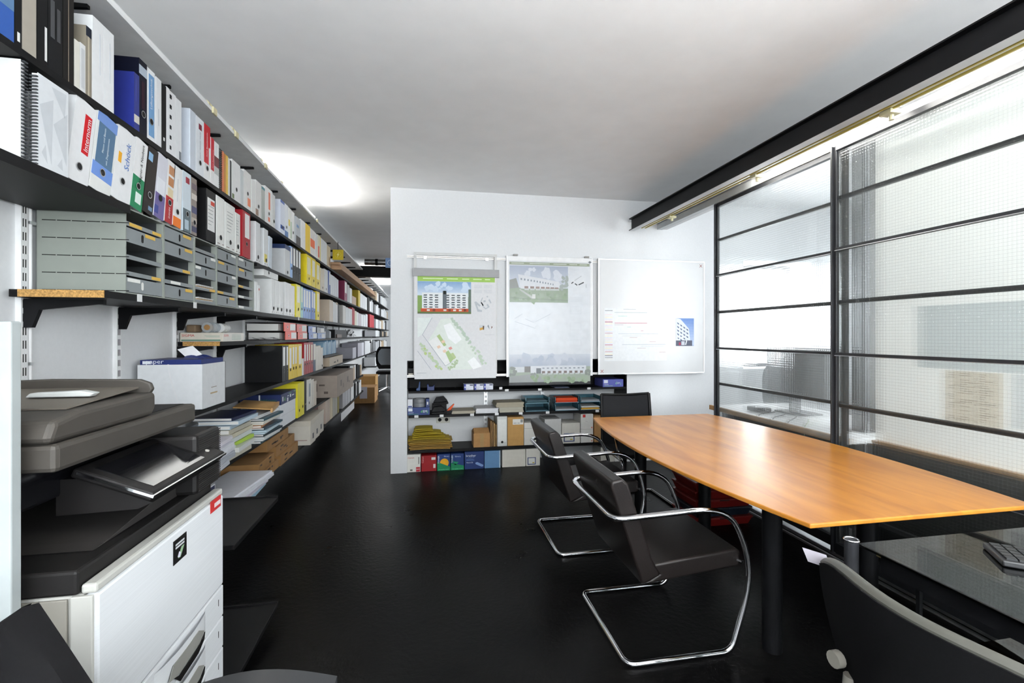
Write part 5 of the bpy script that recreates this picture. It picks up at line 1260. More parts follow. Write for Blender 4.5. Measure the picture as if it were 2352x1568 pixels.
# exit tray
C('tray_base', DP, -1.27, -0.672, 1.066, 1.66, .906, .955, .006)
MB().use(MP).prism([(1.16 - oy, .956), (1.60 - oy, .956), (1.60 - oy, 1.000), (1.40 - oy, .985), (1.20 - oy, .960)], 'x', -1.20 - ox, -0.70 - ox).build('exit_tray', cp, bevel=.004)
C('rear_column', BP, -1.27, -1.02, 1.07, 1.66, .956, 1.06, .004)
rc = C('right_column', DP, -0.90, -0.645, 1.50, 1.660, .956, 1.13, .012)
mb = MB().use(MP)
for k in range(26): mb.box(-.645 - ox, -.6435 - ox, 1.508 - oy, 1.655 - oy, .965 + k * .0062, .968 + k * .0062)
mb.build('ribbed_front', rc)['kind'] = 'stuff'
C('scanner_body', BP, -1.28, -0.792, 1.062, 1.665, 1.062, 1.148, .008)
C('scanner_side', DP, -1.27, -0.80, 1.056, 1.0615, 1.01, 1.10, .002)
# operation panel, tilted
ang = math.radians(22)
pn = B('control_panel', DP, -0.172, 0.0, 0, 0.39, -0.022, 0.0, cp, bevel=.006, loc=(-0.602 - ox, 1.195 - oy, 1.062), rot=(0, ang, 0))
B('chrome_rim', CHROME, -0.160, 0.0035, -0.0035, 0.3935, -0.010, -0.004, pn)
SCR = mat('dark_touch_screen', (0.006, 0.006, 0.007), 0.08, var=0.3, spec=0.35)
sc = B('touch_screen', SCR, -0.145, -0.018, 0.03, 0.29, 0.0003, 0.0013, pn)

for k in range(4):
    MB().use(paint('#b8b4ac') if k else paint('#aeb4f0')).cyl((-.12 + .028 * k, .345, 0), (-.12 + .028 * k, .345, .003), .006, 10).build('button', pn, smooth=True)
MB().use(DP).prism([(-.80 - ox, 1.02), (-.64 - ox, 1.025), (-.61 - ox, 1.038), (-.76 - ox, 1.10), (-.80 - ox, 1.10)], 'y', 1.205 - oy, 1.56 - oy).build('panel_arm', cp)
# lid and document feeder
C('scanner_lid', TP, -1.28, -0.705, 1.062, 1.635, 1.150, 1.206, .010)
C('lid_recess', DP, -1.10, -0.735, 1.43, 1.62, 1.2062, 1.2072, 0)
fd = MB().use(TP)
fd.prism([(1.058 - oy, 1.2065), (1.41 - oy, 1.2065), (1.426 - oy, 1.225), (1.424 - oy, 1.268), (1.14 - oy, 1.2615), (1.07 - oy, 1.25), (1.056 - oy, 1.22)], 'x', -1.28 - ox, -0.712 - ox)
fd.build('document_feeder', cp, bevel=.014, segs=3)
rim = [(-1.27, 1.262), (-.722, 1.262), (-.714, 1.276), (-.72, 1.292), (-.745, 1.302), (-.95, 1.306), (-1.12, 1.300), (-1.27, 1.280)]
MB().use(TP).prism([(x - ox, z) for x, z in rim], 'y', 1.408 - oy, 1.424 - oy).build('original_tray_rim', cp, bevel=.004)
MB().use(mat('taupe_tray_top', '#5d574f', .55)).prism([(1.15 - oy, 1.2625), (1.407 - oy, 1.2785), (1.407 - oy, 1.2825), (1.15 - oy, 1.2655)], 'x', -1.24 - ox, -.745 - ox).build('original_tray', cp)
MB().use(mat('pale_plastic', '#d2d4d2', .4)).prism([(-.90 - ox, 1.276), (-.77 - ox, 1.276), (-.76 - ox, 1.284), (-.79 - ox, 1.290), (-.89 - ox, 1.286)], 'y', 1.26 - oy, 1.285 - oy).build('paper_guide', cp, bevel=.003)
for xx in (-1.24, -.70):
    for yy in (1.11, 1.62):
        MB().use(BLACK).cyl((xx - ox, yy - oy, 0), (xx - ox, yy - oy, .031), .025, 12).build('foot', cp, smooth=True)
# sheet sticking up behind the feeder
tag(MB().use(PAPER).grid(lambda u, v: (-1.05 + .13 * u, 1.60 + .03 * v, 1.209 + .05 * v * (1 - .8 * u)), 3, 3, (0, .001, 0)).build('loose_sheet'), 'loose white sheet sticking up behind the document feeder', 'paper')

# ---------------- black two tier side table
ct = thing('side_table', 'low black two tier side table beside the copier', 'table', (-1.0, 2.23, 0))
for z in (.60, .075):
    B('tier', BLACK, -.30, .288, -.275, .272, z, z + .02, ct, bevel=.003)
    B('raised_edge', BLACK, -.30, .288, .264, .272, z + .0205, z + .028, ct)
for yy in (-.25, .25):
    B('side_frame', BLKSTEEL, -.29, -.25, yy - .015, yy + .015, 0, .60, ct)
    B('side_frame', BLKSTEEL, -.02, .02, yy - .015, yy + .015, 0, .60, ct)
# ---------------- white locker at the left edge
lk = thing('cupboard_door', 'tall white cupboard door at the left picture edge with a black pull handle', 'door', (-.9, 1.02, 0))
B('leaf', mat('white_locker_enamel', '#9fa5a5', .35), -.60, .160, -.012, .012, .012, 1.445, lk, bevel=.003)
MB().use(BLACK).tube(fillet([(.085, -.0125, .925), (.125, -.045, .92), (.148, -.045, .895), (.142, -.0125, .862)], .012, 4), .008, 8).build('pull_handle', lk, smooth=True)
MB().use(ALU).cyl((.10, -.0125, 1.385), (.10, -.035, 1.385), .022, 16).build('lock_knob', lk, smooth=True)
B('hinge_post', ALU, -.625, -.601, -.014, .014, 0, 1.45, lk)
B('door_stop', BLACK, .05, .10, -.010, .010, 0, .0115, lk)

# ================================================================== TABLE
tb = thing('meeting_table', 'boat shaped orange wooden meeting table on round dark legs', 'table', (1.885, 2.58, 0))
def outline(inset=0.0, n=14):
    xl, xr, ya, yb = 1.365 + inset, 2.405 - inset, 1.467 + inset, 3.69 - inset
    pts = []
    for i in range(n + 1):
        t = i / n; y = ya + (yb - ya) * t
        pts.append((xr + .115 * (1 - (2 * t - 1) ** 2), y))
    for i in range(n + 1):
        t = 1 - i / n; y = ya + (yb - ya) * t
        pts.append((xl - .125 * (1 - (2 * t - 1) ** 2), y))
    return [(x - 1.885, y - 2.58) for x, y in pts]
MB().use(WOOD).prism(list(reversed(outline())), 'z', .722, .740).build('tabletop', tb, bevel=.005, segs=3)
MB().use(BLACK).prism(list(reversed(outline(.10))), 'z', .700, .7215).build('underframe', tb)
for (x, y) in ((1.545, 1.875), (2.01, 1.835), (1.51, 3.12), (2.0, 3.10)):
    MB().use(BLKSTEEL).cyl((x - 1.885, y - 2.58, 0), (x - 1.885, y - 2.58, .6995), .0415, 24).build('leg', tb, smooth=True)

# ================================================================== CANTILEVER CHAIRS
def brno(label, x0, ym):
    """chair facing +X; x0 = rear cross bar on the floor"""
    t = thing('cantilever_chair', label, 'chair', (x0 + .24, ym, 0))
    r = .0125; hw = .29
    xr, xf = -.24, .255
    side = lambda s: [(xr, s * hw, r), (xf, s * hw, r), (xf + .095, s * hw, .30), (xf + .075, s * hw, .47), (xf - .02, s * hw, .655), (xr - .06, s * hw, .635)]
    a = side(-1); b = side(1)
    pts = a + list(reversed(b))
    rad = [.05, .05, .2, .14, .16, .07, .07, .16, .14, .2, .05, .05]
    MB().use(CHROME).tube(fillet(pts, rad, 8, True), r, 12, True).build('tube_frame', t, smooth=True)
    # upholstered L: seat and leaning back with mitred side
    sw = .266
    bk = [(-.158, .332), (-.070, .368), (-.112, .45), (-.222, .775), (-.248, .80), (-.298, .79), (-.302, .765)]
    MB().use(LEATHER).prism(bk, 'y', -sw, sw).build('backrest', t, bevel=.010, segs=3, smooth=True)
    st = [(-.148, .332), (.315, .372), (.322, .44), (.300, .452), (-.115, .415), (-.072, .37)]
    MB().use(LEATHER).prism(st, 'y', -sw + .003, sw - .003).build('seat', t, bevel=.010, segs=3, smooth=True)
    for s in (-1, 1):
        MB().use(mat('leather_piping', (0.01, 0.008, 0.0075), .4)).tube([(-.236, s * (sw - .012), .782), (-.13, s * (sw - .012), .457)], .003, 6).build('piping', t, smooth=True)
        MB().use(CHROME).cyl((xf + .062, s * (hw - .008), .40), (xf + .045, s * (sw - .03), .40), .009, 8).build('seat_mount', t, smooth=True)
    return t
brno('brown leather chrome cantilever chair nearest the camera', .848, 2.17)
brno('brown leather chrome cantilever chair behind the nearest one', .845, 3.19)

# mesh chair at the far end of the table, facing the camera
t = thing('mesh_chair', 'black mesh cantilever chair at the far end of the table', 'chair', (1.77, 3.72, 0))
MESH = mat('black_mesh_fabric', (.009, .0095, .011), .8, var=.3, scale=400, spec=.15)
hw = .255; r = .0125
def sidep(s): return [(s * hw, .26, r), (s * hw, -.22, r), (s * (hw - .01), -.26, .43), (s * (hw - .03), .18, .44)]
pts = list(reversed(sidep(-1))) + sidep(1)
MB().use(mat('dark_chrome', (.35, .35, .36), .15, 1.0)).tube(fillet(pts, [0, .05, .05, .03, .03, .05, .05, 0], 6), r, 10).build('tube_frame', t, smooth=True)
mb = MB().use(MESH); mb.grid(lambda u, v: ((u - .5) * (.47 - .02 * v), .19 + .045 * v + .025 * math.sin(math.pi * u), .46 + .44 * v - .012 * math.sin(math.pi * u) * v), 10, 8, (0, .012, 0)).build('backrest', t, smooth=True)
mb = MB().use(BLACK)
mb.tube([(-.235, .19, .46), (-.225, .238, .895)], .014, 8).tube([(.235, .19, .46), (.225, .238, .895)], .014, 8)
mb.tube([(-.225, .238, .893), (0, .262, .881), (.225, .238, .893)], .011, 8)
mb.build('back_border', t, smooth=True)
B('seat', MESH, -.225, .225, -.22, .19, .43, .465, t, bevel=.015)
for s in (-1, 1):
    MB().use(CHROME).tube(fillet([(s * .265, .21, .66), (s * .275, -.1, .655), (s * .272, -.17, .62), (s * .262, -.235, .44)], .06), .010, 8).build('armrest', t, smooth=True)

# red folding crates under the table
for i in range(5):
    lb = ['red folded plastic crate lowest in the stack under the table', 'dark blue folded crate second from the floor under the table', 'red folded crate in the middle of the stack under the table', 'red folded crate fourth from the floor under the table', 'red folded crate on top of the stack under the table'][i]
    cxr = thing('folding_crate', lb, 'crate', (2.19, 3.312 + .006 * (i % 2), .001 + i * .067))
    m_ = mat('red_crate_plastic', '#6a120e', .45) if i != 1 else mat('navy_crate_plastic', '#16202c', .45)
    s0, s1 = .150, .165
    mb = MB().use(m_)
    b0 = len(mb.v)
    mb.v += [(-s0 - .06, -s0, 0), (s0 + .06, -s0, 0), (s0 + .06, s0, 0), (-s0 - .06, s0, 0), (-s1 - .065, -s1, .05), (s1 + .065, -s1, .05), (s1 + .065, s1, .05), (-s1 - .065, s1, .05)]
    for q in ((3, 2, 1, 0), (4, 5, 6, 7), (0, 1, 5, 4), (1, 2, 6, 5), (2, 3, 7, 6), (3, 0, 4, 7)): mb.f.append(q); mb.m.append(0)
    mb.build('tub', cxr)
    B('rim', m_, -s1 - .071, s1 + .071, -s1 - .006, s1 + .006, .0505, .0655, cxr, bevel=.003)
    B('grip', DARKHOLE, -.04, .04, -s1 - .0068, -s1 - .006, .054, .062, cxr)

# ================================================================== GLASS DESK, KEYBOARD, TASK CHAIR (right foreground)
dk = thing('glass_desk', 'dark glass desk with a black frame at the lower right corner', 'desk', (1.43, 1.34, 0))
B('glass_top', DESKGLASS, .0, 1.02, -1.5, .0, .712, .722, dk, bevel=.002, segs=1)
MB().use(BLKSTEEL).box(.025, .06, -1.48, -.06, .655, .705).box(.06, .98, -.06, -.025, .655, .705).box(.96, 1.0, -1.48, -.06, .655, .705).build('frame_rail', dk)
for (x, y) in ((-.012, .012), (1.0, -.03), (.03, -1.46), (.98, -1.46)):
    l = MB().use(FRAME).cyl((x, y, 0), (x, y, .728), .021, 20).build('leg', dk, smooth=True)
    mb = MB().use(CHROME)
    n = 20
    path = [(x + .021 * math.cos(2 * math.pi * k / n), y + .021 * math.sin(2 * math.pi * k / n), .7295) for k in range(n)]
    mb.tube(path, .003, 6, True).build('cap_ring', l, smooth=True)
MB().use(mat('brass', (.6, .5, .25), .3, .9)).box(.03, .036, -.12, -.04, .694, .708).build('bracket', dk)
B('lower_shelf', DESKGLASS, .10, .9, -1.2, -.1, .40, .408, dk)
for (x, y) in ((.10, -1.15), (.9, -1.15), (.10, -.12), (.9, -.12)): B('shelf_hanger', BLKSTEEL, x - .006, x + .006, y - .006, y + .006, .40, .656, dk)
kb = thing('keyboard', 'dark keyboard on the glass desk at the right picture edge', 'keyboard', (1.80, 1.235, .7235), (0, 0, math.radians(-38)))
B('case', mat('keyboard_case', (.014, .0145, .016), .4), 0, .44, -.145, 0, 0, .018, kb, bevel=.004)
for rr_ in range(5):
    for cc in range(15):
        B('key', mat('dark_key', (.012, .0125, .014), .4), .012 + cc * .0282, .012 + cc * .0282 + .024, -.135 + rr_ * .0255, -.135 + rr_ * .0255 + .0215, .0182, .024, kb)
ft = thing('task_chair', 'black task chair with a grey rimmed backrest in the right foreground', 'chair', (1.35, .82, 0))
def backf(off, h0, h1):
    def fn(u, v):
        y = (u - .5) * .64
        wv = 1 - .25 * (1 - v) ** 2
        x = -.27 + .05 * math.sin(math.pi * u) * -1 + .03 * v * -1 + off
        top = h1 - .05 * abs(2 * u - 1) ** 4
        return (x + .06 * (1 - math.sin(math.pi * u)), y * wv, h0 + (top - h0) * v)
    return fn
MB().use(mat('black_chair_fabric', (.0025, .0025, .003), .85, var=.2, scale=200, spec=.08)).grid(backf(0, .46, .83), 20, 12, (-.022, 0, 0)).build('backrest', ft, smooth=True)
RIM = mat('grey_chair_rim', '#45453f', .5)
f2 = backf(.004, .46, .835)
MB().use(RIM).grid(lambda u, v: tuple(Vector(f2(u, 1)) + Vector((-.022 + .034 * v, 0, .008 * math.sin(math.pi * v)))), 24, 6, (0, 0, -.02)).build('grey_rim', ft, smooth=True)
B('seat', mat('black_chair_fabric', (.0025, .0025, .003)), -.20, .30, -.24, .24, .43, .50, ft, bevel=.03)
MB().use(GP).tube(fillet([(-.29, .19, .56), (-.30, .19, .46), (-.15, .19, .40), (0, .05, .38)], .06), .018, 10).build('back_arm', ft, smooth=True)
MB().use(GP).cyl((-.315, .20, .60), (-.335, .20, .60), .02, 14).build('adjust_knob', ft, smooth=True)
MB().use(BLKSTEEL).cyl((0.03, 0, .08), (0.03, 0, .43), .03).build('gas_column', ft, smooth=True)
for k in range(5):
    a = 2 * math.pi * k / 5 + .2
    l = MB().use(BLKSTEEL).tube([(.03, 0, .11), (.03 + .28 * math.cos(a), .28 * math.sin(a), .07)], [.028, .016], 8).build('leg', ft, smooth=True)
    MB().use(BLACK).cyl((.03 + .28 * math.cos(a), .28 * math.sin(a) - .016, .03), (.03 + .28 * math.cos(a), .28 * math.sin(a) + .016, .03), .029, 12).build('castor', l, smooth=True)
tag(MB().use(paint('#8d8890')).grid(lambda u, v: (1.062 + .05 * u, 1.150 + .02 * v - .03 * u, .770 + .03 * v + .012 * (1 - u)), 6, 4, (0, 0, .001)).build('paper_sheet', smooth=True), 'pale sheet of paper lying over the top corner of the grey rimmed chair', 'paper')

# left foreground chair, close to the camera
lc = thing('office_chair', 'black office chair close up at the lower left corner', 'chair', (-.55, .78, 0))
CF = mat('black_chair_fabric', (.0025, .0025, .003))
def lback(u, v):
    a = (u - .5)
    x = -.075 + a * (.50 - .49 * v ** 1.1)
    return (x, .12 - .03 * math.cos(a * 3), .50 + .49 * v - .03 * a * a)
MB().use(CF).grid(lback, 16, 14, (0, -.04, 0)).build('backrest', lc, smooth=True)
B('seat', CF, -.25, .25, -.36, .08, .42, .50, lc, bevel=.04, segs=3)
MB().use(mat('black_armrest', (.02, .021, .023), .35)).grid(lambda u, v: (.085 + .30 * (u) - .0, .07 + .10 * v - .25 * (1 - v), .765 + .03 * math.sin(math.pi * u) + .004 * math.sin(math.pi * v)), 14, 10, (0, 0, -.03)).build('armrest', lc, smooth=True)
MB().use(BLKSTEEL).tube(fillet([(.20, .02, .755), (.24, .0, .60), (.18, -.05, .43)], .05), .016, 8).build('arm_post', lc, smooth=True)
MB().use(BLKSTEEL).cyl((0, -.12, .08), (0, -.12, .43), .03).build('gas_column', lc, smooth=True)
for k in range(5):
    a = 2 * math.pi * k / 5
    l = MB().use(BLKSTEEL).tube([(0, -.12, .11), (.28 * math.cos(a), -.12 + .28 * math.sin(a), .07)], [.028, .016], 8).build('leg', lc, smooth=True)
    MB().use(BLACK).cyl((.28 * math.cos(a), -.136 + .28 * math.sin(a), .03), (.28 * math.cos(a), -.104 + .28 * math.sin(a), .03), .029, 12).build('castor', l, smooth=True)

# ================================================================== NICHE SHELVES
YF = 4.958
def nshelf(label, zt, th, tabs):
    t = thing('niche_shelf', label, 'shelf', (NX0, YF, zt))
    W_ = NX1 - NX0
    B('board', BLACK, .014, W_ - .014, 0, NYB - YF - .01, -th, 0, t)
    for x in tabs: B('white_tab', WHITE, x - NX0, x - NX0 + .04, -.0016, -.0002, -th * .9, .002, t)
    return t
nshelf('upper black shelf in the wall niche with small boxes', .838, .022, (0.8460, 1.2100, 1.7690))
nshelf('middle black shelf in the wall niche with letter trays', .588, .026, (-0.1020, 0.1560, 0.4740, 0.7380, 0.9980, 1.2970, 1.8650))
nshelf('lower black shelf in the wall niche with envelopes and boxes', .228, .03, ())
nshelf('topmost black board of the wall niche behind the hanging panels', 1.005, .03, ())
for i, (x, z0, z1) in enumerate(((.68, .24, .55), (.68, .60, .81), (1.34, .24, .55), (1.34, .60, .81))):
    t = thing('slotted_rail', ['slotted steel rail in the niche above the cartons', 'slotted steel rail in the niche above the grey papers', 'slotted steel rail in the niche behind the white boxes', 'slotted steel rail in the niche behind the letter trays'][i], 'rail', (x, NYB - .004, z0))
    B('channel', ALU, -.02, .02, -.012, .003, 0, z1 - z0, t)
    mb = MB().use(DARKHOLE)
    for k in range(int((z1 - z0) / .05)): mb.box(-.008, -.002, -.0128, -.012, .01 + k * .05, .035 + k * .05).box(.004, .010, -.0128, -.012, .01 + k * .05, .035 + k * .05)
    mb.build('slots', t)['kind'] = 'stuff'
def nbox(name, label, cat, x0, x1, z0, z1, m_, depth=.26, y=YF + .012, parts=(), bevel=.002):
    """box whose front is turned to the room (-Y)"""
    t = thing(name, label, cat, (x0, y, z0))
    W_, Hh = x1 - x0, z1 - z0
    B('body', m_, 0, W_, 0, depth, 0, Hh, t, bevel=bevel, segs=1)
    for k, p in enumerate(parts):
        if p[0] == 'r': B(p[6] if len(p) > 6 else 'print', paint(p[5]), p[1] * W_, p[2] * W_, -.0004 - .0003 * k, -.0001, p[3] * Hh, p[4] * Hh, t)
        elif p[0] == 't': text(p[1], t, ((p[2] + p[3]) / 2 * W_, -.0028, p[4] * Hh), RY_H, paint(p[5]), length=(p[3] - p[2]) * W_, maxh=p[6] * Hh)
        elif p[0] == 'u': text(p[1], t, (p[4] * W_, -.0028, (p[2] + p[3]) / 2 * Hh), RY_UP, paint(p[5]), length=(p[3] - p[2]) * Hh, maxh=p[6] * W_)
        elif p[0] == 'c':
            mb = MB().use(paint(p[4])); c0, c1, r_ = p[1] * W_, p[2] * Hh, p[3] * W_
            mb.face([(c0 + r_ * math.cos(-2 * math.pi * k_ / 20), -.0020, c1 + r_ * math.sin(-2 * math.pi * k_ / 20)) for k_ in range(20)]); mb.build('round_print', t)
        elif p[0] == 'p':
            mb = MB().use(paint(p[1])); mb.face([(u * W_, -.0021, v * Hh) for (u, v) in p[2]]); mb.build('print', t)
    return t
z = .001
nbox('toner_box', 'white toner box with red lettering at the wall corner', 'box', -0.1760, -0.0400, z, .182, paint('#dedcd4'), parts=[('t', 'Canon', .05, .52, .83, '#b42a24', .1), ('r', .66, .96, .02, .28, '#b42430'), ('t', 'EX3', .70, .92, .16, '#e8d8d4', .1), ('r', .84, .90, .45, .85, '#6a6862'), ('r', .22, .40, .08, .16, '#5a5850')])
nbox('toner_box', 'dark red toner box on the niche floor', 'box', -0.0330, 0.1250, z, .165, paint('#8f1219'), parts=[('u', 'Canon', .55, .95, .10, '#d8b0b0', .1), ('r', .66, .92, .72, .88, '#d9d4d2', 'label'), ('r', .78, .92, .2, .45, '#d9d4d2', 'label')])
nbox('toner_box', 'blue toner box with a yellow round mark', 'box', 0.1310, 0.2660, z, .172, paint('#17336a'), parts=[('p', '#0f7a50', [(0, 0), (1, 0), (1, .22), (0, .55)]), ('u', 'TONER', .45, .92, .10, '#e6ecf0', .12), ('c', .54, .47, .34, '#e0a41c'), ('r', .36, .72, .22, .34, '#e8e6dc'), ('t', 'library', .52, .92, .86, '#b8c4dc', .12), ('t', 'the quality toner', .1, .9, .07, '#8fd0ac', .06)])
nbox('toner_box', 'blue and green toner box with an open flap', 'box', 0.2720, 0.4090, z, .172, paint('#17336a'), parts=[('p', '#0f7a50', [(0, 0), (1, 0), (1, .25), (0, .45)]), ('u', 'TONER', .45, .92, .10, '#e6ecf0', .12), ('p', '#12845a', [(.1, .55), (.6, .48), (.35, .3)]), ('t', 'library', .32, .76, .82, '#b8c4dc', .12), ('t', 'the quality toner', .1, .9, .07, '#8fd0ac', .06)])
nbox('toner_box', 'navy toner box with large white lettering', 'box', 0.4170, 0.6230, z, .185, paint('#183064'), parts=[('t', 'brother', .07, .58, .78, '#e8eaee', .16), ('t', 'at your side', .18, .5, .66, '#8fa4cc', .06), ('t', 'TN-3170', .08, .42, .38, '#dfe4ee', .1), ('r', .08, .5, .5, .53, '#5d78ac'), ('r', .08, .45, .56, .58, '#5d78ac'), ('p', '#7f9ac8', [(.55, .36), (.64, .40), (.96, .22), (.95, .13), (.86, .12), (.56, .28)])])
nbox('cardboard_box', 'plain light blue box on the niche floor', 'box', 0.6290, 0.7990, z, .185, paint('#6088b0'), parts=[('r', .93, 1, 0, 1, '#b4c4d0')])
nbox('cardboard_box', 'plain cream white box on the niche floor', 'box', 0.8180, 1.0730, z, .188, paint('#d3cfc4'))
def wbox(lb, a, b, z0, z1): return nbox('cardboard_box', lb, 'box', a, b, z0, z1, paint('#d6d3ca'), parts=[('r', .10, .70, .08, .50, '#3a4a72'), ('r', .16, .64, .13, .46, '#dcdcd6', 'label'), ('r', .45, .60, .16, .22, '#b8a040')])
wbox('white box with a blue framed label on the niche floor', 1.0800, 1.2340, z, .188)
nbox('cardboard_box', 'grey white box with a pale round mark on the niche floor', 'box', 1.9310, 2.0900, z, .165, paint('#c9c7be'), parts=[('c', .4, .6, .14, '#e0dfd8')])
nbox('cardboard_box', 'small white box at the right end of the niche floor', 'box', 2.0950, 2.1930, z, .10, paint('#dcdcd8'))
z = .2285
# yellow envelopes
pz = z
for i in range(15):
    c = ['#b8924c', '#9c7a3c', '#c09a44', '#a88a3c', '#b49a30', '#c8b02c', '#bfa82c'][min(6, i // 2)]
    x0 = -0.1720 + rnd.uniform(0, .03) + (.0 if i < 9 else .04); x1 = 0.2910 - rnd.uniform(0, .03) - max(0, i - 8) * .035
    th = .010 if i < 9 else .013
    t = thing('envelope', ['lowest', 'second', 'third', 'fourth', 'fifth', 'sixth', 'seventh', 'eighth', 'ninth', 'tenth', 'eleventh', 'twelfth', 'thirteenth', 'fourteenth', 'topmost'][i] + (' tan' if i < 8 else ' yellow') + ' envelope counted from the bottom of the niche pile', 'envelope', ((x0 + x1) / 2, YF + .012, pz), (0, 0, math.radians(rnd.uniform(-3, 3) if i > 8 else 0)))
    hw = (x1 - x0) / 2
    MB().use(paint(c, .7)).grid(lambda u, v: (-hw + 2 * hw * u, .01 * (i % 3) + .22 * v, th * .8 * (.4 + .6 * math.sin(math.pi * u) ** .5) + (.01 * u * (i % 2) if i > 9 else 0)), 8, 4, (0, 0, -.004)).build('sleeve', t, smooth=True)
    pz += th + (.006 if i > 9 else .002)
# half opened brown carton
t = thing('open_carton', 'small brown carton with its flaps ajar in the niche', 'box', (0.5110, YF + .012, z))
W_ = 0.6870 - 0.5110
B('body', CARTON, 0, W_, 0, .2, 0, .145, t)
MB().use(CARTON).prism([(0, .146), (.10, .185), (.10, .188), (0, .149)], 'x', .005, W_ - .005).build('flap', t); MB().use(CARTON).prism([(.2, .146), (.12, .175), (.12, .178), (.2, .149)], 'x', .005, W_ - .005).build('flap', t)
B('tape_strip', paint('#a08254'), W_ * .4, W_ * .62, -.0007, -.0001, 0, .145, t)
for i in range(4):
    x0 = 0.6940 + i * .0175
    tag(B('mailing_envelope', paint(['#8a6a44', '#7d6040', '#94754c', '#86683f'][i], .8), x0, x0 + .013, YF + .02, YF + .25, z, z + .27 - .012 * i), ['first', 'second', 'third', 'last'][i] + ' brown mailing envelope standing left of the white file box', 'envelope')
t = nbox('file_box', 'white standing file box with a black hole in the niche', 'box', 0.7640, 0.8720, z, .548, paint('#c9cac6'), parts=[('r', .10, .90, .14, .90, '#dfe0dc', 'panel')])
W_ = 0.8720 - 0.7640
mb = MB().use(DARKHOLE); mb.face([(W_ / 2 + .013 * math.cos(-2 * math.pi * k / 16), -.0014, .045 + .013 * math.sin(-2 * math.pi * k / 16)) for k in range(16)]); mb.build('finger_hole', t)
nbox('file_box', 'tan cardboard file box with a white label in the niche', 'box', 0.8770, 1.0530, z, .535, TANBOX, parts=[('r', .32, .98, .74, .93, '#dcdbd6', 'label'), ('t', 'BZD 100', .38, .74, .79, '#2c2c2e', .05), ('r', .80, .95, .81, .92, '#8c8c88')])
nbox('cardboard_box', 'pale box beside the tan file box in the niche', 'box', 1.0580, 1.1910, z, .47, paint('#cfcdc6'), parts=[('r', 0, 1, .74, .76, '#a8a6a0')])
nbox('cardboard_box', 'white box with a dark open top behind the chair backs', 'box', 1.2880, 1.4740, z, .50, paint('#c4c4c2'))
wbox('white box with a blue framed label behind the chair armrest', 1.4820, 1.6880, z, .45)
nbox('cardboard_box', 'lower white box marked with a red square at table end', 'box', 1.6980, 1.8420, z, .375, paint('#d9d8d4'), parts=[('r', .85, .93, .08, .16, '#c4481c')])
nbox('cardboard_box', 'upper white box marked with a red square at table end', 'box', 1.6980, 1.8420, .3765, .545, paint('#d9d8d4'), parts=[('r', .16, .38, .78, .96, '#c03a34'), ('r', .85, .93, .06, .14, '#d0562c'), ('r', .4, .55, .5, .52, '#a8a8a4')])
nbox('cardboard_box', 'brown box at the right end of the lower niche shelf', 'box', 1.8550, 2.0180, z, .52, CARTON, depth=.22)
z = .5885
t = nbox('paper_ream', 'navy paper ream with green leaf mark in the niche', 'paper', -0.1720, 0.0530, z, .668, paint('#22366c'), parts=[('t', 'EM', .70, .88, .48, '#dfe8e2', .35), ('p', '#4f9a5a', [(.58, .42), (.68, .7), (.66, .3)]), ('p', '#4f9a5a', [(.86, .25), (.94, .7), (.90, .2)]), ('r', .03, .22, .52, .92, '#d4d8de'), ('t', 'recycled', .04, .26, .32, '#e4e8ee', .18), ('r', .04, .5, .12, .16, '#5f9a66')])
nbox('small_box', 'small white box on the navy paper ream', 'box', -0.1720, -0.1210, .6695, .755, paint('#cfd0d4'), depth=.1, parts=[('r', .1, .9, .05, .2, '#2c3c78')])
for k in range(2):
    t = thing('tape_roll', ['lower grey tape roll on the navy paper ream', 'upper grey tape roll on the navy paper ream'][k], 'tape roll', (-0.0530, YF + .09, .6695 + k * .042))
    MB().use(mat('grey_film', '#77797c', .3)).cyl((0, 0, 0), (0, 0, .04), .066, 24).build('roll', t, smooth=True)
    MB().use(PAPER).cyl((0, 0, -.0004), (0, 0, .0404), .038, 20).build('core', t, smooth=True)
nbox('small_box', 'small dark blue box at the right of the grey tape rolls', 'box', 0.0130, 0.0490, .6695, .755, paint('#2a3a66'), depth=.1, parts=[('r', .3, .7, .3, .65, '#c8c8c8')])
def punch(label, x, z, m_, s=1.0):
    t = thing('hole_punch', label, 'hole punch', (x, YF + .06, z))
    B('base', BLACK, 0, .16 * s, -.04, .07, 0, .022 * s, t, bevel=.008)
    MB().use(m_).prism([(.0, .022), (.03, .075), (.11, .085), (.15, .04), (.15, .03), (.1, .023)], 'y', -.035, .045).build('lever', t, bevel=.006)
    return t
punch('black hole punch in the niche under the first poster', 0.0670, z, BLACK)
punch('glossy black hole punch behind the orange stapler', 0.0930, z + .0885, BP).location.y += .11
tag(B('punch_box', BLACK, 0.0800, 0.2330, YF + .14, YF + .24, z, z + .088), 'black box carrying the glossy hole punch', 'box')
t = thing('stapler', 'orange stapler beside the black hole punch', 'stapler', (0.2330, YF + .03, z + .001), (0, math.radians(-0), 0))
MB().use(paint('#d8521c', .3)).prism([(0, .032), (.01, .05), (.07, .105), (.078, .10), (.04, .04)], 'y', 0, .03).build('arm', t, bevel=.003)
B('base', BLACK, -.03, .06, 0, .03, 0, .03, t)
def pstack(label, a, b, z0, h_, c, over=0.0, skew=0.0):
    t = thing('paper_stack', label, 'paper', (a, YF + .012, z0), (0, 0, math.radians(skew)))
    n = max(2, int(h_ / .012))
    for q in range(n):
        e = rnd.uniform(-.006, .006)
        B('paper_layer', paint(c if q % 2 else c, .7), e, b - a + e, -over + rnd.uniform(0, .01), .24, q * h_ / n, (q + 1) * h_ / n - .0006, t)
pstack('thin grey paper stack in the niche centre left', 0.2820, 0.5200, z, .03, '#a39c8c', .0)
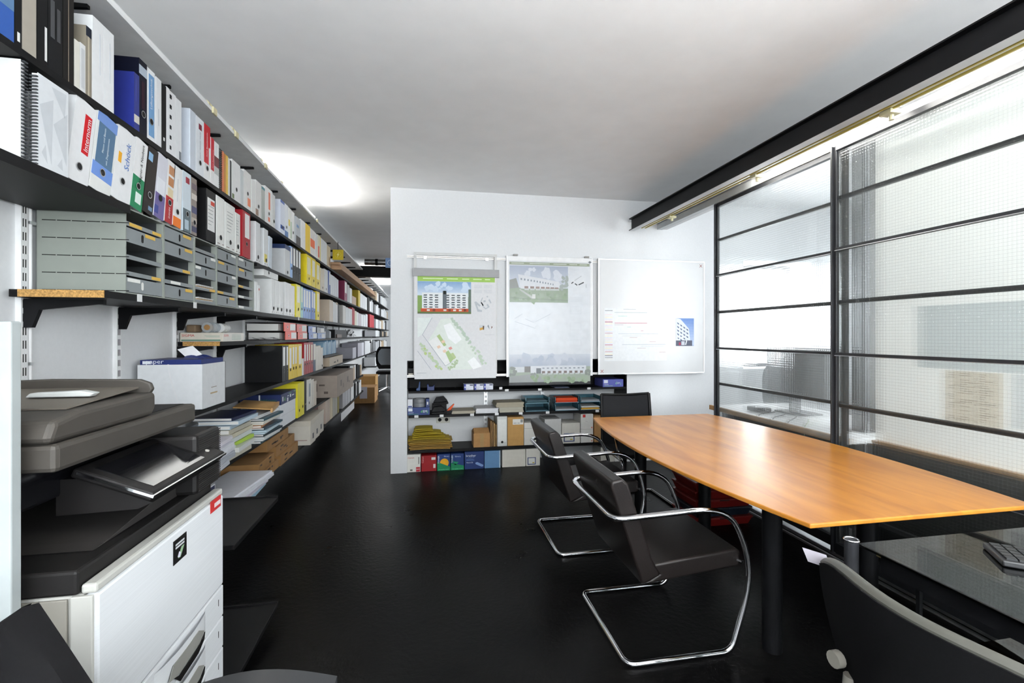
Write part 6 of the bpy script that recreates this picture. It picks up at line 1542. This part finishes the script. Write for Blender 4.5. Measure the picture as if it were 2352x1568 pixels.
pstack('white paper stack with a torn corner in the niche', 0.5380, 0.7760, z, .05, '#cfcfd2', .01)
pstack('lower grey beige paper stack beside the letter trays', 0.7900, 1.0510, z, .055, '#a9a596')
pstack('upper grey beige folder stack beside the letter trays', 0.7520, 1.0510, z + .057, .05, '#9c9482', .015, 1)
TEAL = mat('teal_translucent_plastic', '#2f5a68', .25, var=.1)
def trays(label, a, b, tops):
    t = thing('letter_tray', label, 'letter tray', (a, YF + .012, z))
    W_ = b - a
    for k in range(2):
        zb = k * .085 + .003
        tr = MB().use(TEAL).box(0, W_, 0, .24, zb, zb + .004).box(0, .004, .0, .24, zb + .004, zb + .062).box(W_ - .004, W_, 0, .24, zb + .004, zb + .062).box(.004, W_ - .004, .236, .24, zb + .004, zb + .06).build('tray', t)
        mb = MB().use(paint('#7fa4b4', .3)).tube([(.002, -.002, zb + .066), (.002, -.002, zb + .002), (W_ - .002, -.002, zb + .002), (W_ - .002, -.002, zb + .066)], .003, 6)
        mb.build('front_lip', tr)
        if k == 0:
            for xx in (.004, W_ - .004): B('stacking_post', TEAL, xx - .004, xx + .004, .03, .20, zb + .063, zb + .084, tr)
        for q, (c, n) in enumerate(tops[k]):
            for j in range(n):
                B('sheet', paint(c, .6), .012 + .003 * ((j + q) % 3), W_ - .012 - .004 * (j % 3), .004 + .004 * j, .23, zb + .0045 + .005 * (j + 4 * q), zb + .0085 + .005 * (j + 4 * q), tr)
trays('teal two tier letter tray holding dark folders', 1.0750, 1.3370, [[('#24404c', 2)], [('#2c4c54', 3), ('#5a7480', 1)]])
trays('teal two tier letter tray full of orange folders', 1.4050, 1.6780, [[('#b4b8bc', 2)], [('#c83c12', 4), ('#d4481a', 5)]])
trays('teal two tier letter tray with grey and yellow papers', 1.6930, 1.9360, [[('#d8a838', 3), ('#cfcfca', 3)], [('#8c9298', 4)]])
z = .8385
for i, (a, b) in enumerate(((0.4100, 0.5110), (0.5200, 0.6170), (0.6220, 0.7200))):
    nbox('small_box', ['left small blue and white box on the upper niche shelf', 'middle small blue and white box on the upper niche shelf', 'right small blue and white box on the upper niche shelf'][i], 'box', a, b, z, z + .062, paint('#cfd2de'), depth=.12, parts=[('r', 0, .2, 0, 1, '#26348c'), ('r', .6, .95, .72, .9, '#2c3050'), ('r', .25, .5, .15, .2, '#8c90a0'), ('r', .25, .7, .3, .34, '#a8acb8'), ('r', .05, .15, .35, .6, '#dfe2ea')])
tag(B('label_card', WHITE, 0.7850, 0.8180, YF + .003, YF + .004, z, z + .025), 'small white card standing on the upper niche shelf', 'card')
t = thing('tape_dispenser', 'blue desk tape dispenser on the upper niche shelf', 'dispenser', (-0.0840, YF + .05, z))
MB().use(paint('#22406c', .3)).prism([(0, 0), (.04, 0), (.04, .09), (.03, .09), (.02, .03), (0, .02)], 'y', 0, .05).build('body', t, bevel=.003)
t = thing('tape_dispenser', 'dark blue desk tape dispenser right of the other one', 'dispenser', (0.0270, YF + .05, z))
MB().use(paint('#182a5c', .3)).prism([(0, 0), (.075, 0), (.075, .06), (.06, .04), (.02, .04), (.012, .07), (0, .06)], 'y', 0, .05).build('body', t, bevel=.003)
pstack('thin dark folder lying on the upper niche shelf', 1.4000, 1.5630, z, .012, '#3a4152')
nbox('paper_ream', 'violet blue paper ream at the right end of the upper niche shelf', 'paper', 1.9560, 2.1990, z, z + .085, paint('#5157a0'), parts=[('t', 'EM', .70, .82, .5, '#dfe8e2', .35), ('p', '#7fb0a0', [(.60, .42), (.68, .75), (.66, .3)]), ('p', '#7fb0a0', [(.84, .25), (.90, .75), (.87, .2)]), ('r', .05, .24, .5, .92, '#cfd2de'), ('t', 'recycled', .06, .26, .32, '#e4e8ee', .18), ('r', .06, .48, .12, .18, '#8fae8c')])
nbox('small_box', 'black box with a white lip left of the first poster', 'box', -0.1700, -0.1150, 1.006, 1.075, paint('#232528'), depth=.15, parts=[('r', 0, 1, 0, .25, '#cfcabc')])
# wall sockets seen in the niche
t = thing('wall_socket', 'double wall socket above the envelope pile in the niche', 'socket', (0.1290, NYB - .001, .44))
B('plate', paint('#c9c8c0'), 0, .15, -.01, 0, 0, .075, t, bevel=.003)
for x in (.038, .112):
    mb = MB().use(DARKHOLE).cyl((x, -.0105, .037), (x, -.0102, .037), .02, 16); mb.build('outlet', t)

# ================================================================== HANGING PANELS
RAILM = mat('warm_white_rail', '#c9c4bb', .4)
for (z0, lb) in ((2.215, 'upper aluminium hanging rail along the white wall'), (.985, 'lower aluminium hanging rail in front of the niche')):
    t = thing('picture_rail', lb, 'rail', (-0.1760, YB - .02, z0))
    L_ = 3.0 - -0.1760
    B('profile', RAILM, 0, L_, 0, .019 if z0 > 2 else .010, 0, .022, t); B('lip', ALU, 0, L_, -.004, -.0002, .0, .005, t); B('lip', ALU, 0, L_, -.004, -.0002, .017, .022, t)
class Print:
    def __init__(s, parent, name, x0, z0, w_, h_, y): s.p = parent; s.n = name; s.x0, s.z0, s.w, s.h, s.y = x0, z0, w_, h_, y; s.mb = MB(); s.k = 0
    def poly(s, pts, c, up=1):
        s.mb.use(paint(c, .6)); s.k += max(up, .03)
        y = s.y - .00012 * s.k
        s.mb.face([(s.x0 + u * s.w, y, s.z0 + v * s.h) for u, v in pts])
    def rect(s, u0, v0, u1, v1, c, up=1): s.poly([(u0, v0), (u1, v0), (u1, v1), (u0, v1)], c, up)
    def line(s, a, b, t_, c, up=0):
        d = Vector((b[0] - a[0], (b[1] - a[1]) * s.h / s.w)); n = Vector((-d.y, d.x)).normalized() * t_ / 2
        k = s.w / s.h
        s.poly([(a[0] + n.x, a[1] + n.y * k), (b[0] + n.x, b[1] + n.y * k), (b[0] - n.x, b[1] - n.y * k), (a[0] - n.x, a[1] - n.y * k)], c, up)
    def blob(s, u, v, r, c, up=0, n=9):
        k = s.w / s.h
        s.poly([(u + r * rnd.uniform(.7, 1.2) * math.cos(2 * math.pi * i / n), v + k * r * rnd.uniform(.7, 1.2) * math.sin(2 * math.pi * i / n)) for i in range(n)], c, up)
    def done(s):
        o = s.mb.build(s.n, s.p); o['kind'] = 'stuff'; return o
def sky(P_, u0, u1, v0, v1, top, bot, n=10):
    a, b = [int(top[i:i + 2], 16) for i in (1, 3, 5)], [int(bot[i:i + 2], 16) for i in (1, 3, 5)]
    P_.k += 1
    for i in range(n):
        t = (i + .5) / n
        c = '#%02x%02x%02x' % tuple(int(b[j] + (a[j] - b[j]) * t) for j in range(3))
        P_.rect(u0, v0 + (v1 - v0) * i / n, u1, v0 + (v1 - v0) * (i + 1) / n, c, 0)
# first poster: open frame with clamp bar and long sheet
x0, x1 = -0.1080, 0.7520
YP = 4.905
t = thing('architecture_poster', 'poster of an apartment block with site plan under a grey clamp bar', 'poster', (x0, YP, .976))
fw = x1 - x0
FRW = mat('silver_white_frame', (.55, .55, .54), .4)
B('frame_stile', FRW, 0, .028, 0, .02, .02, 1.292, t); B('frame_stile', FRW, fw - .028, fw, 0, .02, .02, 1.292, t)
B('frame_top', FRW, .0285, fw - .0285, 0, .02, 1.264, 1.292, t); B('frame_bottom', FRW, .0285, fw - .0285, 0, .02, .02, .045, t)
for x in (.1, fw - .12): B('rail_hook', ALU, x, x + .03, .0205, .026, 1.225, 1.262, t)
B('clamp_bar', mat('grey_clamp_bar', '#8d8d8e', .4), -.012, fw + .022, -.016, -.001, 1.045, 1.128, t, bevel=.003)
B('sheet', PAPER, .008, fw - .012, -.003, -.002, -.008, 1.06, t)
P1 = Print(t, 'printed_design', .008, -.008, fw - .02, 1.068, -.0031)
U = lambda x: (x - 245) / 847.0
V = lambda y: 1 - (y - 335) / 1090.0
P1.rect(U(275), V(400), U(1080), V(342), '#9cc25c')
for (a, b) in ((330, 535), (575, 690), (735, 808), (850, 940), (975, 1030)): P1.rect(U(a), V(376), U(b), V(366), '#d6e6ba', 0)
P1.k += 1
sky(P1, U(275), U(828), V(560), V(402), '#7ea0c8', '#d6dfe8')
for k in range(14): P1.blob(rnd.uniform(U(300), U(800)), rnd.uniform(V(500), V(410)), rnd.uniform(.015, .05), '#c3d3e4', 0)
P1.rect(U(275), V(740), U(828), V(560), '#8f9a8c')
P1.rect(U(275), V(740), U(340), V(550), '#7c9a54'); P1.rect(U(800), V(740), U(828), V(480), '#5f6f62', 0)
P1.rect(U(320), V(690), U(795), V(520), '#dfe2e4')
P1.k += 1
for r_ in range(6):
    for c_ in range(8):
        if c_ == 3: continue
        a = 338 + c_ * 57; b = 540 + r_ * 25
        P1.rect(U(a), V(b + 11), U(a + 34), V(b), '#3b4248', 0)
        P1.rect(U(a - 8), V(b + 20), U(a + 26), V(b + 11), '#f0f0f0' if (r_ + c_) % 2 else '#b9c0c4', 0)
P1.rect(U(532), V(700), U(572), V(500), '#5c646a'); P1.rect(U(540), V(535), U(566), V(498), '#1e2622')
P1.rect(U(308), V(722), U(800), V(685), '#b8481e')
P1.k += 1
for a in (370, 540, 640, 700): P1.rect(U(a), V(712), U(a + 30), V(694), '#d8d4cc', 0)
for a in (430, 590, 750): P1.rect(U(a), V(716), U(a + 26), V(690), '#6e2c18', 0)
P1.rect(U(275), V(740), U(828), V(720), '#5c6e3c')
P1.rect(U(275), V(740), U(828), V(737), '#2c302c')
P1.k += 1
for k in range(16):
    P1.rect(U(860), V(430 + k * 5 + (12 if k > 7 else 0)), U(945), V(428 + k * 5 + (12 if k > 7 else 0)), '#c6c8cc', 0); P1.rect(U(962), V(430 + k * 5 + (12 if k > 7 else 0)), U(1050), V(428 + k * 5 + (12 if k > 7 else 0)), '#c6c8cc', 0)
def plan(P_, pts, c): P_.poly([(U(x), V(y)) for x, y in pts], c, 0)
for pts in ([(862, 612), (880, 605), (930, 650), (915, 662), (890, 640), (905, 690), (945, 700), (940, 718), (895, 715)], [(925, 610), (945, 562), (952, 566), (936, 612)], [(945, 655), (980, 690), (1025, 665), (1005, 630), (990, 640), (1005, 665), (982, 678), (955, 652)], [(955, 600), (975, 590), (985, 605), (965, 615)], [(1010, 590), (1025, 580), (1045, 620), (1035, 628)], [(990, 550), (1005, 545), (1008, 560), (994, 562)]): plan(P1, pts, '#b4b9bf')
P1.k += 1
plan(P1, [(930, 618), (940, 612), (962, 648), (950, 654)], '#16181a')
plan(P1, [(305, 800), (318, 787), (331, 800), (318, 813)], '#16181a')
# site plan
P1.k += 1
plan(P1, [(275, 785), (420, 780), (330, 955), (275, 990)], '#dfe5e2'); plan(P1, [(440, 935), (510, 800), (610, 785), (900, 1180), (830, 1330), (600, 1330), (560, 1290), (380, 1030)], '#dde3dc')
P1.k += 1
plan(P1, [(540, 862), (612, 836), (730, 1010), (665, 1060), (590, 1000)], '#f0f1f1'); plan(P1, [(790, 1245), (858, 1198), (940, 1300), (850, 1330)], '#f0f1f1')
plan(P1, [(385, 1035), (480, 975), (655, 1235), (565, 1290)], '#e8e8e6')
P1.k += 1
plan(P1, [(470, 975), (500, 955), (570, 1070), (545, 1085)], '#a9bd84'); plan(P1, [(560, 1150), (590, 1125), (650, 1215), (610, 1260)], '#a9c088'); plan(P1, [(615, 1160), (640, 1150), (670, 1200), (650, 1225)], '#b4c490')
for (x, y) in ((515, 1030), (470, 1085), (590, 1100), (530, 1130)): plan(P1, [(x, y), (x + 28, y - 15), (x + 44, y + 8), (x + 16, y + 24)], '#e6c9b0' if x < 580 else '#dc9890')
for (a, b) in (((425, 780), (325, 960)), ((325, 960), (560, 1290)), ((560, 1290), (655, 1232)), ((275, 1130), (415, 1330))): P1.line((U(a[0]), V(a[1])), (U(b[0]), V(b[1])), .004, '#8f98a4')
for k in range(34):
    t_ = k / 33; P1.blob(U(640 + 170 * t_ + rnd.uniform(-18, 18)), V(800 + 240 * t_ + rnd.uniform(-14, 14)), .017, '#b4c4b4')
for k in range(20):
    t_ = k / 19; P1.blob(U(850 + 110 * t_ + rnd.uniform(-22, 22)), V(1090 + 170 * t_ + rnd.uniform(-20, 20)), .017, '#bccbb8')
for k in range(26):
    t_ = k / 25; P1.blob(U(310 + 200 * t_ + rnd.uniform(-16, 16)), V(1070 + 250 * t_ + rnd.uniform(-14, 14)), .018, '#b9c9ac' if rnd.random() < .6 else '#b4c684')
for k in range(18): P1.blob(U(600 + 90 * k / 17 + rnd.uniform(-18, 18)), V(1320 - 80 * k / 17 + rnd.uniform(-14, 14)), .014, '#aebf9c')
P1.k += 1
plan(P1, [(915, 860), (965, 855), (962, 905), (918, 915)], '#c8ccd0'); plan(P1, [(918, 890), (960, 880), (960, 905), (920, 915)], '#c99a44'); plan(P1, [(950, 868), (966, 866), (964, 910), (955, 908)], '#4c3428')
plan(P1, [(1000, 870), (1012, 852), (1024, 905)], '#7c8488'); plan(P1, [(1040, 900), (1046, 866), (1056, 880)], '#6a4a3a'); P1.rect(U(975), V(900), U(997), V(872), '#d4d8dc', 0)
P1.rect(U(972), V(963), U(1078), V(960), '#b4b6ba', 0); P1.rect(U(268), V(1364), U(365), V(1361), '#8c9094', 0); P1.rect(U(275), V(746), U(425), V(743), '#b0b2b4', 0)
P1.done()

# second poster on a white panel
x0, x1 = 0.8560, 1.8090
fw = x1 - x0
t = thing('architecture_poster', 'poster of long white terrace houses hanging on a white panel', 'poster', (x0, YP, .945))
B('panel', mat('white_lacquer_panel', (.78, .78, .78), .35), 0, fw, 0, .016, .03, 1.315, t, bevel=.004)
B('panel_edge', ALU, -.001, .004, -.003, -.0002, .03, 1.315, t); B('panel_edge', ALU, fw - .004, fw + .001, -.003, -.0002, .03, 1.315, t)
for x in (.07, fw - .09):
    B('clip', mat('grey_clip', '#8c8a86', .4), x, x + .05, -.014, .018, 1.3155, 1.333, t, bevel=.003)
MB().use(paint('#6c7074')).prism([(fw - .05, 1.27), (fw - .03, 1.285), (fw - .01, 1.27), (fw - .03, 1.255)], 'y', -.0014, -.0004).build('corner_magnet', t)
sw0, sw1 = .028, fw - .028
sh0, sh1 = -.03, 1.255
MB().use(mat('coated_poster_paper', (.79, .80, .82), .45)).box(sw0, sw1, -.004, -.003, sh0, sh1).build('sheet', t)
B('clear_sleeve', FOIL, sw0 - .005, sw1 + .005, -.0085, -.008, sh0 - .03, sh1 + .01, t)
P2 = Print(t, 'printed_design', sw0, sh0, sw1 - sw0, sh1 - sh0, -.0041)
U = lambda x: (x - 1230) / 855.0
V = lambda y: 1 - (y - 200) / 1250.0
P2.rect(U(1230), V(232), U(2080), V(203), '#98a284')
for (a, b) in ((1250, 1380), (1440, 1650), (1690, 1830), (1860, 1945), (1970, 2050)): P2.rect(U(a), V(220), U(b), V(212), '#d8dccc', 0)
P2.k += 1
sky(P2, U(1232), U(1845), V(470), V(240), '#aeb6c8', '#d8dce4')
for k in range(12): P2.blob(rnd.uniform(U(1400), U(1800)), rnd.uniform(V(380), V(260)), rnd.uniform(.02, .06), '#dfe2e8', 0)
P2.rect(U(1232), V(620), U(1845), V(470), '#8fa084')
for k in range(30): P2.blob(rnd.uniform(U(1250), U(1830)), rnd.uniform(V(615), V(500)), rnd.uniform(.012, .035), rnd.choice(['#8aa07c', '#98a88c', '#7f9470']), 0)
P2.k += 1
P2.poly([(U(1232), V(480)), (U(1232), V(390)), (U(1300), V(370)), (U(1330), V(470))], '#8a8c84'); 
P2.poly([(U(1318), V(330)), (U(1750), V(402)), (U(1780), V(470)), (U(1380), V(480)), (U(1345), V(478))], '#e4e4e6')
P2.k += 1
for k in range(12):
    x = 1345 + k * 36 - k * k * .5; P2.rect(U(x), V(390 + k * 4.5), U(x + 16 - k * .6), V(370 + k * 4.7), '#7c8490', 0)
for k in range(7):
    x = 1385 + k * 62 - k * k * 1.5; P2.rect(U(x), V(478), U(x + 40), V(452 + k * 1.5), '#8d6e60', 0); P2.rect(U(x), V(494), U(x + 48), V(476), '#c9cbc6', 0)
P2.poly([(U(1340), V(480)), (U(1500), V(580)), (U(1470), V(586)), (U(1330), V(490))], '#c0c0b8')
P2.rect(U(1465), V(580), U(1500), V(535), '#d9d9d2', 0)
for k in range(20): P2.blob(rnd.uniform(U(1760), U(1840)), rnd.uniform(V(480), V(350)), .02, '#a4aca4', 0)
P2.line((U(1235), V(575)), (U(1845), V(595)), .004, '#6f7a6c')
P2.k += 1
n = 28; P2.poly([(U(1958) + .11 * math.cos(2 * math.pi * i / n), V(430) + .11 * (P2.w / P2.h) * math.sin(2 * math.pi * i / n)) for i in range(n)], '#e9eaec')
P2.k += 1
for pts in ([(1878, 412), (1900, 396), (1906, 404), (1884, 420)], [(1915, 420), (1922, 412), (1948, 428), (1942, 438)], [(1955, 425), (2012, 396), (2019, 406), (1962, 434)]): P2.poly([(U(x), V(y)) for x, y in pts], '#20242a', 0)
P2.line((U(1915), V(385)), (U(1990), V(335)), .010, '#c8cacc'); P2.rect(U(2035), V(460), U(2048), V(418), '#d0d2d4', 0)
for k in range(7): P2.rect(U(1862), V(560 + k * 8), U(1862 + rnd.uniform(120, 180)), V(558 + k * 8), '#cfd1d4', 0)
for k in range(5): P2.rect(U(1862), V(262 + k * 10), U(1862 + rnd.uniform(40, 140)), V(260 + k * 10), '#d0d2d6', 0)
for k in range(26):
    x = rnd.uniform(1260, 1640); y = rnd.uniform(730, 900); P2.line((U(x), V(y)), (U(x + rnd.uniform(-40, 60)), V(y + rnd.uniform(-30, 30))), .0022, '#cfd2d8')
for (a, b) in (((1285, 790), (1365, 740)), ((1390, 790), (1480, 830)), ((1500, 820), (1660, 740)), ((1285, 820), (1500, 890))): P2.line((U(a[0]), V(a[1])), (U(b[0]), V(b[1])), .004, '#b9bdc6')
for c_ in range(4):
    for r_ in range(9): P2.rect(U(1260 + c_ * 105), V(960 + r_ * 18), U(1260 + c_ * 105 + rnd.uniform(40, 80)), V(958 + r_ * 18), '#d3d5da', 0)
for (a, b) in ((660, 735), (830, 905), (1010, 1075)):
    for (p, q) in (((1870, a), (1985, a)), ((1985, a), (1985, b)), ((1985, b), (1870, b)), ((1870, b), (1870, a))): P2.line((U(p[0]), V(p[1])), (U(q[0]), V(q[1])), .002, '#cfd1d6')
sky(P2, 0, 1, V(1290), V(1160), '#d8dbe2', '#b4bccb', 8)
for k in range(16): P2.blob(rnd.uniform(.1, .95), rnd.uniform(V(1270), V(1180)), rnd.uniform(.03, .07), rnd.choice(['#c3c9d6', '#d3d7e0', '#b6bece']), 0)
P2.rect(0, 0, 1, V(1290), '#a9b3a0')
P2.poly([(0, 0), (0, V(1390)), (U(1500), V(1360)), (U(1640), 0)], '#a6a8a4')
for k in range(36): P2.blob(rnd.uniform(U(1450), 1), rnd.uniform(.0, V(1375)), rnd.uniform(.012, .03), rnd.choice(['#9cb08c', '#a8b89a', '#8fa580']), 0)
P2.k += 1
P2.rect(U(1278), V(1345), U(1450), V(1290), '#dfe1e2'); P2.rect(U(1385), V(1345), U(1448), V(1285), '#7d7874'); P2.rect(U(1450), V(1360), U(1560), V(1282), '#e6e7e9'); P2.rect(U(1508), V(1360), U(1558), V(1305), '#6f7478', 0)
P2.rect(U(1560), V(1360), U(2040), V(1280), '#e2e4e7')
P2.k += 1
for k in range(10): P2.rect(U(1572 + k * 47), V(1312), U(1594 + k * 47), V(1300), '#8b929a', 0)
for k in range(8): P2.rect(U(1568 + k * 58), V(1360), U(1600 + k * 58), V(1335), '#7d6a62', 0); P2.rect(U(1575 + k * 58), V(1372), U(1618 + k * 58), V(1358), '#cfd2cf', 0)
for k in range(20): P2.blob(rnd.choice([rnd.uniform(.0, .08), rnd.uniform(.93, 1.0), rnd.uniform(.1, .35)]), rnd.uniform(V(1380), V(1290)), .018, '#8d938a', 0)
P2.done()

# whiteboard
x0, x1 = 1.8750, 3.1600
t = thing('whiteboard', 'large square whiteboard with a schedule and a photo at the right', 'whiteboard', (x0, YP, .985))
fw = x1 - x0; fh = 1.275
B('surface', mat('white_enamel_board', (.66, .665, .67), .28, var=.01), .012, fw - .012, 0, .014, .012, fh - .012, t)
for (a, b, c, d) in ((0, fw, 0, .012), (0, fw, fh - .012, fh), (0, .012, .012, fh - .012), (fw - .012, fw, .012, fh - .012)): B('frame', ALU, a, b, -.004, .018, c, d, t)
for (x, zc) in ((.045, .035), (fw - .045, fh - .05)):
    mb = MB().use(paint('#a06a66')); s_ = .018
    mb.prism([(x - s_, zc - s_ + .004), (x - s_ + .004, zc - s_), (x + s_, zc + s_ - .004), (x + s_ - .004, zc + s_)], 'y', -.0014, -.0004); mb.prism([(x - s_, zc + s_ - .004), (x - s_ + .004, zc + s_), (x + s_, zc - s_ + .004), (x + s_ - .004, zc - s_)], 'y', -.0024, -.0014); mb.build('cross_mark', t)
B('pen_ledge', ALU, .3, fw - .12, -.03, -.0045, .0, .008, t)
a0, a1 = 1.9460 , 2.6900
sc = thing('schedule_sheet', 'white project schedule sheet with coloured bars on the whiteboard', 'paper', (a0, YP - .0012, 1.132))
W_, Hh = a1 - a0, .585
B('sheet', paint('#e2e4e6', .6), 0, W_, -.001, 0, 0, Hh, sc)
P3 = Print(sc, 'schedule_print', 0, 0, W_, Hh, -.0011)
for k in range(30):
    v = .03 + .029 * k
    P3.rect(.01, v, .13, v + .013, ['#e3e1da', '#e8d6d8', '#d9d9e4', '#ece2c4'][k % 4], 0)
for v, c in ((.945, '#8d9298'), (.73, '#b4566c'), (.52, '#c8a0b0'), (.3, '#c08090'), (.17, '#c9a0a8'), (.10, '#6c7074'), (.06, '#8c9094')): P3.rect(.01, v, .13, v + .012, c, 0)
P3.k += 1
for (u0, u1, v, c) in ((.16, .68, .915, '#a8b4b8'), (.16, .68, .715, '#b83c5c'), (.22, .86, .51, '#bcc4cc'), (.28, .98, .305, '#b4bcc4'), (.16, .3, .68, '#b9a8b4'), (.36, .42, .64, '#a8c4c4'), (.58, .62, .57, '#c890a0'), (.28, .58, .47, '#ccd0d4'), (.4, .52, .44, '#c0a8a8'), (.52, .66, .235, '#c0b0b0'), (.58, .95, .27, '#ccd2d8'), (.72, .82, .36, '#c8a8a8'), (.88, .98, .155, '#c0a0a0'), (.22, .36, .845, '#a8d0c4'), (.3, .5, .975, '#b4b8bc')): P3.rect(u0, v, u1, v + .008, c, 0)
P3.rect(.72, .62, .83, .75, '#eeeadb', 0)
P3.done()
a0, a1 = 2.8040, 3.0270
ph = thing('photo_print', 'photo print of a white balconied facade on the whiteboard', 'photo', (a0, YP - .0012, 1.295))
W_, Hh = a1 - a0, .315
B('sheet', paint('#8fa6cc', .5), 0, W_, -.001, 0, 0, Hh, ph)
P4 = Print(ph, 'photo_image', 0, 0, W_, Hh, -.0011)
sky(P4, .02, 1, .02, .99, '#6f8fca', '#c3cfe4')
P4.poly([(0, .2), (0, 1), (.25, .97), (.72, .62), (.80, .15)], '#dde2ea')
P4.k += 1
for r_ in range(5):
    for c_ in range(4):
        u = .06 + c_ * .17; v = .86 - r_ * .13 - c_ * .075
        if v < .2: continue
        P4.poly([(u, v), (u + .10, v - .04), (u + .12, v - .10), (u + .02, v - .06)], '#5f6c88', 0)
P4.rect(.0, 0, .9, .2, '#5c6070'); P4.k += 1
P4.rect(.3, .03, .48, .17, '#c8ccd4', 0); P4.rect(.16, .03, .26, .13, '#a8405c', 0); P4.poly([(.5, .05), (.62, .3), (.66, .28), (.56, .03)], '#e0e4ea', 0); P4.rect(0, .3, .5, .33, '#e4e8ee', 0)
P4.done()

# hook stub on the wall beside the beam
t = thing('wall_hook', 'rusty pipe stub in the white wall beside the steel beam end', 'pipe', (2.4820, YB, 2.80))
MB().use(mat('rusty_metal', '#5c2f1c', .7, var=.3)).cyl((0, 0, 0), (0, -.03, 0), .014, 12).build('stub', t, smooth=True)
